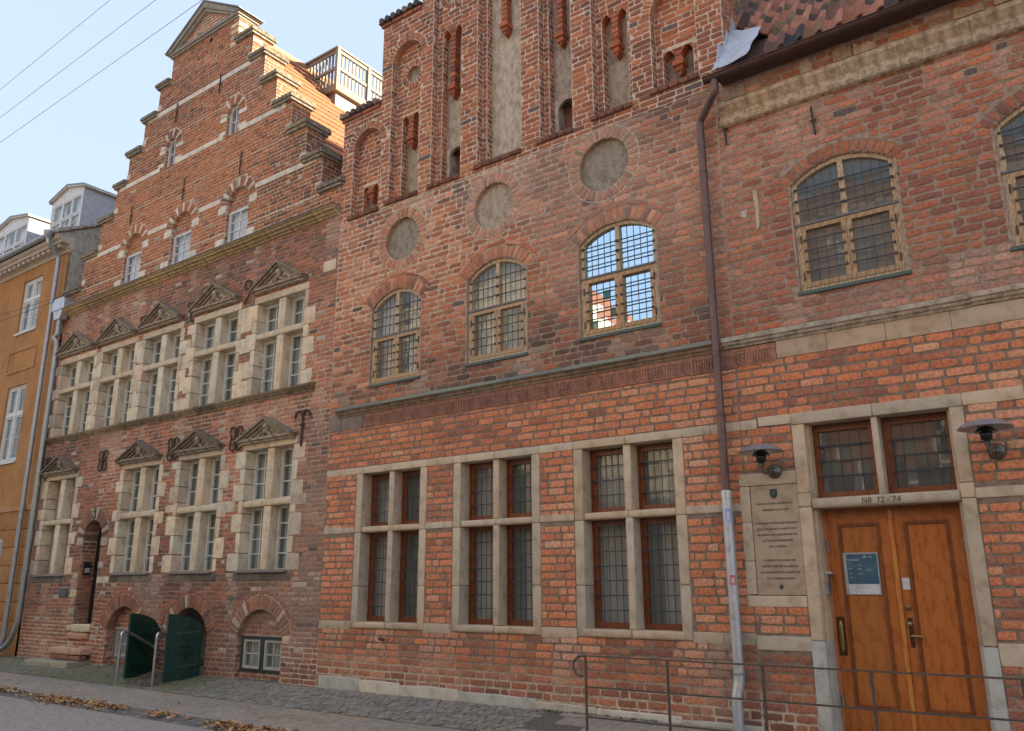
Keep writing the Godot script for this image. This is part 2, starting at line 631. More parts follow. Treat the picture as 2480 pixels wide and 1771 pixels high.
func weather(c: Color, x: float, y: float, r: RandomNumberGenerator, ledges: Array) -> Color:
	# patched repairs in newer or darker brick, and run-off below the ledges
	var p := nc.get_noise_2d(x * 10.0, y * 16.0)
	if p > 0.55: c = c.lerp(Color(0.44, 0.175, 0.085), 0.5)
	elif p < -0.62: c = c.lerp(Color(0.17, 0.1, 0.085), 0.45)
	for l in ledges:
		var d: float = l - y
		if d > 0.0 and d < 1.3:
			var s := na.get_noise_1d(x * 55.0 + l * 37.0)
			var k := (1.0 - d / 1.3)
			if s > 0.12: c = c.lerp(Color(0.5, 0.42, 0.34), clampf((s - 0.12) * 2.2, 0.0, 0.5) * k)
			elif s < -0.1: c = c.lerp(Color(0.1, 0.075, 0.065), clampf((-s - 0.1) * 2.5, 0.0, 0.65) * k)
	return c

const OLD := [Color(0.122, 0.079, 0.063), Color(0.244, 0.112, 0.074), Color(0.344, 0.132, 0.074), Color(0.445, 0.159, 0.078), Color(0.522, 0.250, 0.151)]
const NEW := [Color(0.333, 0.136, 0.086), Color(0.494, 0.184, 0.092), Color(0.574, 0.207, 0.097), Color(0.620, 0.260, 0.143), Color(0.643, 0.309, 0.182)]
const MER := [Color(0.140, 0.080, 0.062), Color(0.237, 0.104, 0.072), Color(0.334, 0.134, 0.081), Color(0.410, 0.149, 0.077), Color(0.453, 0.199, 0.126)]
const GAB := [Color(0.157, 0.071, 0.046), Color(0.250, 0.095, 0.050), Color(0.335, 0.120, 0.053), Color(0.390, 0.137, 0.053), Color(0.427, 0.156, 0.069)]

func pal_old(x: float, y: float, r: RandomNumberGenerator) -> Color:
	if r.randf() < 0.01: return vary(Color(0.14, 0.105, 0.095), r)
	var c := from(OLD, 0.5 + low(x, y) * 0.75 + r.randfn(0.0, 0.24))
	if x > -3.6: c = c.lerp(Color(0.36, 0.12, 0.075), 0.45)
	var w := clampf(mid(x, y) * 2.0 - 0.15, 0.0, 0.6)
	return vary(weather(c.lerp(Color(0.5, 0.31, 0.23), w * 0.8), x, y, r, [8.3, 5.0, 7.55] if x > -3.6 else [8.3, 4.95]), r)

func pal_gothic(x: float, y: float, r: RandomNumberGenerator) -> Color:
	if r.randf() < 0.012: return vary(Color(0.13, 0.1, 0.09), r)
	return vary(from([Color(0.172, 0.078, 0.063), Color(0.279, 0.105, 0.063), Color(0.386, 0.137, 0.068), Color(0.473, 0.178, 0.078)], 0.52 + low(x, y) * 0.5 + r.randfn(0.0, 0.22)), r)

func pal_new(x: float, y: float, r: RandomNumberGenerator) -> Color:
	var t := 0.5 + low(x, y) * 0.6 + r.randfn(0.0, 0.23)
	var c := from(NEW, t)
	# the courses by the pavement are dark and sooty
	var soot := clampf((0.62 - y) * 1.5 + mid(x, y) * 0.9 - 0.1, 0.0, 1.0)
	if y < 0.85: c = c.lerp(Color(0.19, 0.085, 0.065), soot * r.randf_range(0.55, 1.0))
	if x > -4.15 and x < -3.4 and y < 0.95: c = c.lerp(Color(0.13, 0.075, 0.07), 0.6)
	return vary(c, r, 0.12) if y > 1.2 else vary(weather(c, x, y, r, [0.95]), r, 0.12)

func pal_mer(x: float, y: float, r: RandomNumberGenerator) -> Color:
	if r.randf() < 0.03: return vary(Color(0.42, 0.34, 0.27), r)
	if r.randf() < 0.02: return vary(Color(0.14, 0.11, 0.1), r)
	var c := from(MER, 0.52 + low(x, y) * 0.65 + r.randfn(0.0, 0.2))
	if y < 0.85: c = c.lerp(Color(0.26, 0.11, 0.075), 0.4)
	# sooty quoins along the joint between the houses
	if x > -11.75 and y < 4.6: c = c.lerp(Color(0.12, 0.075, 0.07), 0.55 * r.randf_range(0.5, 1.0))
	var w := clampf(mid(x, y) * 1.8 - 0.15, 0.0, 0.55)
	return vary(weather(c.lerp(Color(0.43, 0.3, 0.23), w * 0.8), x, y, r, [8.4, 5.05, 1.75]), r)

func pal_gab(x: float, y: float, r: RandomNumberGenerator) -> Color:
	if r.randf() < 0.015: return vary(Color(0.36, 0.3, 0.24), r)
	var soot := clampf(absf(x + 16.3) * 0.16 - 0.3 + mid(x, y), 0.0, 0.7)
	return vary(weather(from(GAB, 0.58 + low(x, y) * 0.6 + r.randfn(0.0, 0.27)).lerp(Color(0.16, 0.09, 0.075), soot * 0.7), x, y, r, []), r)

func old_mortar(x: float, y: float) -> Color:
	# lime where it was never repointed, cement lower down
	var t := clampf((y - 5.6) * 0.35 + low(x, y) * 1.1 + (-7.0 - x) * 0.1, 0.0, 1.0)
	if x > -3.6: t *= 0.35
	return Color(0.31, 0.235, 0.175).lerp(Color(0.55, 0.455, 0.35), t)

func new_mortar(x: float, y: float) -> Color:
	var t := clampf((0.55 - y) * 2.5 + low(x, y) * 0.5, 0.0, 0.85)
	return Color(0.235, 0.18, 0.135).lerp(Color(0.56, 0.47, 0.36), t)

func mer_mortar(x: float, y: float) -> Color:
	var t := clampf(0.25 + low(x, y) * 1.2 + clampf((1.1 - y) * 1.2, 0.0, 0.8), 0.0, 1.0)
	return Color(0.29, 0.215, 0.165).lerp(Color(0.55, 0.46, 0.36), t)

const BUFF := Color(0.405, 0.33, 0.24)
const PALE := Color(0.49, 0.415, 0.305)

func buff(r: RandomNumberGenerator) -> Color:
	return vary(BUFF, r, 0.1)

func pale(r: RandomNumberGenerator) -> Color:
	var c := vary(PALE, r, 0.12)
	if r.randf() < 0.25: c = c.lerp(Color(0.5, 0.37, 0.29), 0.6)
	if r.randf() < 0.15: c = c.lerp(Color(0.3, 0.25, 0.2), 0.6)
	return c

# ------------------------------------------------------------------ windows
var quad_mesh: QuadMesh

func pane(parent: Node3D, x0: float, x1: float, y0: float, y1: float, z: float, tilt := 0.5, mat := "glass") -> void:
	var o := MeshInstance3D.new()
	o.mesh = quad_mesh
	o.material_override = M[mat]
	o.name = "pane"
	parent.add_child(o, true)
	var b := Basis.from_euler(Vector3(deg_to_rad(rng.randfn(0, tilt)), deg_to_rad(rng.randfn(0, tilt)), 0))
	o.transform = Transform3D(b * Basis.from_scale(Vector3(x1 - x0, y1 - y0, 1)), Vector3((x0 + x1) / 2, (y0 + y1) / 2, z) - rooted(parent))

# a closed dark room behind a window, with curtains drawn to the sides
func room(parent: Node3D, x0: float, x1: float, y0: float, y1: float, z: float, depth: float, wall: Color, curtain: Color, cover: float) -> void:
	var mb := MB.new()
	var zb := z - depth
	mb.quad(Vector3(x0, y0, zb), Vector3(x1, y0, zb), Vector3(x1, y1, zb), Vector3(x0, y1, zb), wall)
	mb.quad(Vector3(x0, y0, z), Vector3(x0, y0, zb), Vector3(x0, y1, zb), Vector3(x0, y1, z), wall)
	mb.quad(Vector3(x1, y0, zb), Vector3(x1, y0, z), Vector3(x1, y1, z), Vector3(x1, y1, zb), wall)
	mb.quad(Vector3(x0, y1, zb), Vector3(x1, y1, zb), Vector3(x1, y1, z), Vector3(x0, y1, z), wall)
	mb.quad(Vector3(x0, y0, z), Vector3(x1, y0, z), Vector3(x1, y0, zb), Vector3(x0, y0, zb), wall)
	part(parent, "room", mb, "dark")
	if cover > 0.0:
		for side in 2:
			var cm := MB.new()
			var w := (x1 - x0) * cover * 0.5
			var xa := x0 if side == 0 else x1 - w
			var n := maxi(6, int(w / 0.025))
			for i in n:
				var pa := Vector3(xa + w * i / n, 0, z - 0.1 + 0.022 * sin(i * 1.55) + rng.randf_range(0, 0.006))
				var pb := Vector3(xa + w * (i + 1) / n, 0, z - 0.1 + 0.022 * sin((i + 1) * 1.55))
				cm.quad(pa + Vector3(0, y0, 0), pb + Vector3(0, y0, 0), pb + Vector3(0, y1, 0), pa + Vector3(0, y1, 0), curtain)
			part(parent, "curtain", cm, "cloth")

func frame_box(mb: MB, x0: float, x1: float, y0: float, y1: float, w: float, z0: float, z1: float, c: Color) -> void:
	mb.box(x0, x0 + w, y0, y1, z0, z1, c)
	mb.box(x1 - w, x1, y0, y1, z0, z1, c)
	mb.box(x0 + w, x1 - w, y0, y0 + w, z0, z1, c)
	mb.box(x0 + w, x1 - w, y1 - w, y1, z0, z1, c)

# white casement with glazing bars, each pane on its own
func casement(parent: Node3D, x0: float, x1: float, y0: float, y1: float, z: float, cols: int, rows: int, c := Color(0.72, 0.72, 0.69)) -> void:
	var mb := MB.new()
	frame_box(mb, x0, x1, y0, y1, 0.048, z - 0.03, z + 0.02, c)
	var ix0 := x0 + 0.048
	var ix1 := x1 - 0.048
	var iy0 := y0 + 0.048
	var iy1 := y1 - 0.048
	for i in range(1, cols):
		var x := lerpf(ix0, ix1, float(i) / cols)
		mb.box(x - 0.011, x + 0.011, iy0, iy1, z - 0.015, z + 0.012, c)
	for i in range(1, rows):
		var y := lerpf(iy0, iy1, float(i) / rows)
		mb.box(ix0, ix1, y - 0.01, y + 0.01, z - 0.014, z + 0.01, c)
	part(parent, "casement", mb, "paint")
	for i in cols:
		for k in rows:
			pane(parent, lerpf(ix0, ix1, float(i) / cols), lerpf(ix0, ix1, float(i + 1) / cols), lerpf(iy0, iy1, float(k) / rows), lerpf(iy0, iy1, float(k + 1) / rows), z - 0.006, 0.35)

func stone(parent: Node3D, called: String, x0: float, x1: float, y0: float, y1: float, z0: float, z1: float, c: Color, bev := 0.012, jit := 0.003) -> void:
	var mb := MB.new()
	mb.block(Vector3(x0, y0, z0), Vector3(1, 0, 0), Vector3(0, 1, 0), Vector3(0, 0, 1), x1 - x0, y1 - y0, z1 - z0, bev, jit, 1.0, c, rng)
	part(parent, called, mb, "stone")

# triangular carved pediment over a window
func pediment(parent: Node3D, x0: float, x1: float, yb: float, ya: float, dark: float) -> void:
	var c := BUFF.lerp(Color(0.16, 0.125, 0.095), dark)
	var cx := (x0 + x1) / 2
	var mb := MB.new()
	mb.prism(PackedVector2Array([Vector2(x0 + 0.08, yb), Vector2(x1 - 0.08, yb), Vector2(cx, ya - 0.05)]), Transform3D.IDENTITY, -0.02, 0.05, c.lightened(0.08))
	part(parent, "tympanum", mb, "stone")
	var rk := MB.new()
	for s in [-1.0, 1.0]:
		var e := Vector2(x0 if s < 0 else x1, yb)
		var a := Vector2(cx, ya)
		for k in 3:
			var off := 0.0 - 0.042 * k
			var zz := 0.185 - 0.045 * k
			var d := (a - e).normalized()
			var nn := Vector2(d.y, -d.x) if s > 0 else Vector2(-d.y, d.x)
			var th := 0.045
			# the slope's stones, stepped back like a moulding
			var p0 := e + nn * off
			var p1 := Vector2(cx, ya + off * 1.35)
			rk.prism(PackedVector2Array([p0, p1, p1 - Vector2(0, th * 1.3), p0 - nn * th]), Transform3D.IDENTITY, -0.01, zz, c.darkened(0.12 * float(k == 1)) if k > 0 else c.darkened(0.25))
	part(parent, "raking_moulding", rk, "old_stone")
	var bs := MB.new()
	bs.box(x0 + 0.02, x1 - 0.02, yb - 0.05, yb, -0.01, 0.15, c)
	bs.box(x0 + 0.06, x1 - 0.06, yb - 0.09, yb - 0.05, -0.01, 0.1, c.lightened(0.1))
	part(parent, "base_moulding", bs, "old_stone")
	# carved head with scrolls in the triangle
	var hd := MB.new()
	var hy := yb + (ya - yb) * 0.40
	hd.lathe([Vector2(0.005, -0.1), Vector2(0.05, -0.085), Vector2(0.07, -0.02), Vector2(0.075, 0.03), Vector2(0.055, 0.09), Vector2(0.005, 0.11)], Transform3D(Basis.IDENTITY, Vector3(cx, hy, 0.09)), 10, c.lightened(0.12))
	hd.lathe([Vector2(0.005, 0.0), Vector2(0.02, 0.01), Vector2(0.012, 0.04), Vector2(0.002, 0.05)], Transform3D(Basis(Vector3(1, 0, 0), 0.3), Vector3(cx, hy - 0.02, 0.165)), 6, c)
	for s in [-1.0, 1.0]:
		hd.lathe([Vector2(0.004, -0.03), Vector2(0.03, 0.0), Vector2(0.004, 0.03)], Transform3D(Basis.IDENTITY, Vector3(cx + s * 0.075, hy + 0.05, 0.07)), 8, c)
		var pts := []
		for i in 9:
			var t := i / 8.0
			pts.append(Vector3(cx + s * (0.1 + t * 0.26), hy - 0.1 + 0.06 * sin(t * 7.0) * (1.0 - t * 0.6) - t * 0.02, 0.065))
		hd.tube(pts, 0.026, 6, c, 0.012)
		hd.tube([Vector3(cx + s * 0.05, hy - 0.09, 0.08), Vector3(cx + s * 0.15, hy - 0.14, 0.07)], 0.04, 6, c, 0.02)
	part(parent, "carved_head", hd, "old_stone")

# stone cross window of the merchant's house
func cross_window(h: Node3D, x0: float, x1: float, ys: float, yt: float, yh: float, rows_low: int, rows_up: int, ped: Array, dark: float, glazed := true) -> void:
	var w := sub(h, "window")
	var xm := (x0 + x1) / 2
	# toothed side stones
	for s in 2:
		var y := ys
		var k := rng.randi() % 2
		while y < yh - 0.02:
			var bh := minf(rng.randf_range(0.24, 0.4), yh - y)
			if yh - y - bh < 0.15: bh = yh - y
			var wide: float = [0.13, 0.31][k % 2] + rng.randf_range(-0.02, 0.03)
			k += 1
			var xa := x0 - wide if s == 0 else x1
			var xb := x0 if s == 0 else x1 + wide
			stone(w, "jamb_stone", xa, xb, y + 0.004, y + bh - 0.004, -0.27, 0.014 + rng.randf_range(0, 0.004), pale(rng))
			y += bh
	for s in 2:
		stone(w, "lintel_stone", x0 - 0.1 if s == 0 else xm + 0.003, xm - 0.003 if s == 0 else x1 + 0.1, yh + 0.004, yh + 0.15, -0.27, 0.018, pale(rng).lerp(Color(0.3, 0.25, 0.2), dark * 0.4))
	for k in 2:
		stone(w, "mullion", xm - 0.1, xm + 0.1, (ys if k == 0 else yt + 0.06), (yt - 0.06 if k == 0 else yh), -0.24, -0.012, vary(PALE, rng, 0.06), 0.03)
	for s in 2:
		stone(w, "transom", x0 + 0.002 if s == 0 else xm + 0.002, xm - 0.002 if s == 0 else x1 - 0.002, yt - 0.06, yt + 0.06, -0.25, 0.006, vary(PALE, rng, 0.06).lerp(Color(0.34, 0.28, 0.2), 0.3), 0.028)
	for s in 2:
		var a := x0 if s == 0 else xm + 0.1
		var b := xm - 0.1 if s == 0 else x1
		var zz := -0.235
		if glazed:
			casement(w, a, b, ys, yt - 0.06, zz, 2, rows_low)
			casement(w, a, b, yt + 0.06, yh, zz, 2, rows_up)
		else:
			var sh := MB.new()
			sh.box(a, b, ys, yt - 0.06, zz - 0.03, zz, Color(0.32, 0.26, 0.19))
			sh.box(a, b, yt + 0.06, yh, zz - 0.03, zz, Color(0.32, 0.26, 0.19))
			part(w, "shutter", sh, "paint")
	room(w, x0, x1, ys, yh, -0.275, 0.6, Color(0.16, 0.15, 0.13), Color(0.42, 0.42, 0.39), 0.75 + rng.randf() * 0.25)
	pediment(w, ped[0], ped[1], ped[2], ped[3], dark)

# stone framed office window with a wrought grille
func grille_bars(parent: Node3D, x0: float, x1: float, y0: float, y1: float, z: float, nv: int, nh: int) -> void:
	var mb := MB.new()
	var c := Color(0.07, 0.075, 0.085)
	for i in nv:
		var x := lerpf(x0, x1, (i + 1.0) / (nv + 1))
		mb.tube([Vector3(x, y0, z), Vector3(x, y1, z)], 0.0055, 5, c)
	for i in nh:
		var y := lerpf(y0, y1, (i + 1.0) / (nh + 1))
		mb.bar(Vector3(x0 - 0.03, y, z + 0.008), Vector3(x1 + 0.03, y, z + 0.008), 0.014, 0.012, c)
		for x in [x0 + 0.005, x1 - 0.005]:
			mb.box(x - 0.012, x + 0.012, y - 0.012, y + 0.012, z - 0.04, z + 0.02, c)
	part(parent, "grille", mb, "iron")

func office_window(h: Node3D, x0: float, x1: float, ys: float, yt: float, yh: float) -> void:
	var w := sub(h, "window")
	var xm := (x0 + x1) / 2
	for s in 2:
		for k in 3:
			var ya: float = [ys - 0.1, ys + 0.55, yt - 0.05][k]
			var yb: float = [ys + 0.55, yt - 0.05, yh + 0.004][k]
			stone(w, "jamb_stone", (x0 - 0.14) if s == 0 else x1, x0 if s == 0 else x1 + 0.14, ya + 0.002, yb - 0.002, -0.3, 0.016, buff(rng), 0.016, 0.0015)
	for s in 2:
		stone(w, "lintel_stone", x0 - 0.14 if s == 0 else xm + 0.002, xm - 0.002 if s == 0 else x1 + 0.14, yh + 0.004, yh + 0.115, -0.3, 0.016, buff(rng), 0.008, 0.0015)
		stone(w, "sill_stone", x0 - 0.04 if s == 0 else xm + 0.003, xm - 0.003 if s == 0 else x1 + 0.04, ys - 0.1, ys, -0.3, 0.05, buff(rng).darkened(0.08), 0.03, 0.002)
		stone(w, "transom", x0 + 0.001 if s == 0 else xm + 0.001, xm - 0.001 if s == 0 else x1 - 0.001, yt - 0.045, yt + 0.045, -0.29, 0.004, buff(rng), 0.025, 0.0015)
	for k in 2:
		stone(w, "mullion", xm - 0.055, xm + 0.055, ys if k == 0 else yt + 0.045, yt - 0.045 if k == 0 else yh, -0.29, -0.004, buff(rng), 0.024, 0.0015)
	var red := Color(0.2, 0.058, 0.02)
	for s in 2:
		var a := x0 if s == 0 else xm + 0.055
		var b := xm - 0.055 if s == 0 else x1
		for k in 2:
			var ya := ys if k == 0 else yt + 0.045
			var yb := yt - 0.045 if k == 0 else yh
			var mb := MB.new()
			frame_box(mb, a, b, ya, yb, 0.035, -0.31, -0.22, red.darkened(0.2))
			frame_box(mb, a + 0.035, b - 0.035, ya + 0.035, yb - 0.035, 0.042, -0.3, -0.235, vary(red, rng, 0.15))
			part(w, "casement", mb, "varnish")
			pane(w, a + 0.07, b - 0.07, ya + 0.07, yb - 0.07, -0.275, 0.25)
			grille_bars(w, a + 0.07, b - 0.07, ya + 0.04, yb - 0.04, -0.2, 4, 6 if k == 0 else 3)
	room(w, x0, x1, ys, yh, -0.32, 0.55, Color(0.22, 0.22, 0.2), Color(0.46, 0.45, 0.40), 0.6)

# arched oak window with leaded panes
func arched_window(h: Node3D, x0: float, x1: float, ys: float, ym: float, sp: float, rise: float, reflect_blue := 0, cover := 0.35, glazing := "mirror_glass") -> void:
	var w := sub(h, "window")
	var oak := Color(0.54, 0.42, 0.27)
	var fresh := Color(0.5, 0.28, 0.12)
	var xm := (x0 + x1) / 2
	var fw := 0.065
	var zf := -0.035
	var mb := MB.new()
	mb.box(x0, x0 + fw, ys, sp, -0.14, zf, vary(oak, rng, 0.1))
	mb.box(x1 - fw, x1, ys, sp, -0.14, zf, vary(oak, rng, 0.1))
	mb.box(x0 + fw, x1 - fw, ys, ys + 0.06, -0.14, zf - 0.002, oak)
	mb.box(xm - 0.032, xm + 0.032, ym, sp + rise - 0.03, -0.13, zf - 0.003, oak)
	var n := 18
	var po := arc_pts(x0, x1, sp, rise, n)
	var pi_ := arc_pts(x0 + fw, x1 - fw, sp, rise - fw * 0.9, n)
	for i in n:
		var xf := Transform3D.IDENTITY
		mb.prism(PackedVector2Array([po[i], po[i + 1], pi_[i + 1], pi_[i]]), xf, -0.14, zf, oak)
	part(w, "frame", mb, "wood")
	var tr := MB.new()
	tr.box(x0 - 0.01, x1 + 0.01, ym - 0.014, ym + 0.014, -0.13, zf + 0.02, Color(0.17, 0.17, 0.18))
	part(w, "weather_bar", tr, "lead")
	# two opening leaves below
	for s in 2:
		var a := x0 + fw if s == 0 else xm + 0.002
		var b := xm - 0.002 if s == 0 else x1 - fw
		var lm := MB.new()
		frame_box(lm, a, b, ys + 0.06, ym - 0.02, 0.058, -0.11, zf + 0.008, vary(fresh.lerp(oak, 0.35), rng, 0.12))
		part(w, "casement", lm, "wood")
		for yy in [ys + 0.2, ym - 0.2]:
			var hg := MB.new()
			var hx := a - 0.004 if s == 0 else b + 0.004
			hg.tube([Vector3(hx, yy - 0.05, zf + 0.012), Vector3(hx, yy + 0.05, zf + 0.012)], 0.011, 6, Color(0.1, 0.08, 0.06))
			part(w, "hinge", hg, "iron")
	# leads, bars and panes
	var lead := MB.new()
	var iron := MB.new()
	var lc := Color(0.11, 0.12, 0.13)
	var zg := -0.085
	var cols := 5
	for s in 2:
		for k in 2:
			var a := (x0 + fw if s == 0 else xm + 0.032) if k == 1 else (x0 + fw + 0.058 if s == 0 else xm + 0.06)
			var b := (xm - 0.032 if s == 0 else x1 - fw) if k == 1 else (xm - 0.06 if s == 0 else x1 - fw - 0.058)
			var ya := ym + 0.02 if k == 1 else ys + 0.118
			var yb := sp + rise if k == 1 else ym - 0.078
			var rows := 5 if k == 1 else 5
			var nc := cols if k == 1 else 4
			var inner := arc_of(x0 + fw, x1 - fw, sp, rise - fw * 0.9)
			for i in range(0, nc):
				var xa := lerpf(a, b, float(i) / nc)
				var xb := lerpf(a, b, (i + 1.0) / nc)
				var top := yb
				if k == 1:
					var far := maxf(absf(xa - xm), absf(xb - xm))
					top = inner[1] + sqrt(maxf(0.0, inner[2] * inner[2] - far * far)) + 0.012
				if i > 0:
					var tl: float = yb if k == 0 else inner[1] + sqrt(maxf(0.0, inner[2] * inner[2] - (xa - xm) * (xa - xm)))
					lead.box(xa - 0.004, xa + 0.004, ya, tl, zg - 0.004, zg + 0.006, lc)
				var step := (yb - ya) / rows
				for q in rows:
					var pa := ya + q * step
					var pb := minf(pa + step, top)
					if pb - pa < 0.03: continue
					var g := glazing
					if reflect_blue == 1 and s == 0 and k == 0 and (i * 3 + q * 5) % 7 == 0: g = "green_glass"
					pane(w, xa, xb, pa, pb + (0.05 if k == 1 and pb >= top - 0.001 else 0.0), zg, 0.22, g)
			for q in range(1, rows):
				var y := ya + (yb - ya) * q / rows
				if k == 1 and y > sp + rise * 0.35: continue
				iron.bar(Vector3(a - 0.035, y, zf + 0.012), Vector3(b + 0.035, y, zf + 0.012), 0.014, 0.012, Color(0.06, 0.065, 0.075))
				for x in [a - 0.02, b + 0.02]:
					iron.box(x - 0.014, x + 0.014, y - 0.014, y + 0.014, zf - 0.05, zf + 0.024, Color(0.06, 0.065, 0.075))
	part(w, "lead_bars", lead, "lead")
	part(w, "grille", iron, "iron")
	var cs := MB.new()
	cs.bar(Vector3(x0 - 0.03, ys - 0.02, -0.01), Vector3(x1 + 0.03, ys - 0.02, -0.01), 0.04, 0.1, Color(0.12, 0.165, 0.145))
	part(w, "sill", cs, "copper")
	room(w, x0 + 0.03, x1 - 0.03, ys, sp + rise - 0.02, -0.15, 0.7, Color(0.3, 0.29, 0.26), Color(0.72, 0.68, 0.56), cover)

# small window of the gable: white frame, brick reveal, arch above a brick field
func gable_window(h: Node3D, bricks: Array, mort: MB, x0: float, x1: float, y0: float, yt: float, spring: float, s: Dictionary) -> void:
	var w := sub(h, "window")
	var rise := (x1 - x0) / 2
	casement(w, x0 + 0.01, x1 - 0.01, y0, yt, -0.1, 2, 4)
	room(w, x0, x1, y0, yt, -0.135, 0.5, Color(0.3, 0.3, 0.3), Color(0.75, 0.76, 0.78), 1.0)
	# blind brick field over the frame
	field(bricks, mort, [Vector3(0, 0, -0.1), Vector3(1, 0, 0), Vector3(0, 1, 0), Vector3(0, 0, 1)], x0, x1, yt, spring + rise, s)
	reveal_side(bricks, mort, x0, 0.0, 0.1, y0, spring, 1.0, s)
	reveal_side(bricks, mort, x1, 0.0, 0.1, y0, spring, -1.0, s)

# iron wall anchor from strokes in the wall plane
func anchor(h: Node3D, strokes: Array, r := 0.022) -> void:
	var mb := MB.new()
	for st in strokes:
		var pts := []
		for p in st: pts.append(Vector3(p.x, p.y, 0.04))
		mb.tube(pts, r * 0.82, 6, Color(0.06, 0.046, 0.04))
	part(h, "wall_anchor", mb, "iron")

func arc2(cx: float, cy: float, r: float, a0: float, a1: float, n := 8) -> Array:
	var p := []
	for i in n + 1:
		var a := deg_to_rad(lerpf(a0, a1, float(i) / n))
		p.append(Vector2(cx + r * cos(a), cy + r * sin(a)))
	return p

# a moulded course along x, cut into stones; profile is (z, y)
func moulding(parent: Node3D, called: String, x0: float, x1: float, prof: Array, length: float, tone: Callable, mat := "old_stone") -> void:
	var n := maxi(1, roundi((x1 - x0) / length))
	var xf := Transform3D(Basis(Vector3(0, 0, 1), Vector3(0, 1, 0), Vector3(-1, 0, 0)), Vector3.ZERO)
	for i in n:
		var a := lerpf(x0, x1, float(i) / n) + (0.004 if i > 0 else 0.0)
		var b := lerpf(x0, x1, (i + 1.0) / n)
		var mb := MB.new()
		var dy := rng.randf_range(-0.006, 0.006)
		var pp := PackedVector2Array()
		for p in prof: pp.append(Vector2(p.x, p.y + dy))
		mb.prism(pp, xf, -b, -a, tone.call())
		part(parent, called, mb, mat)

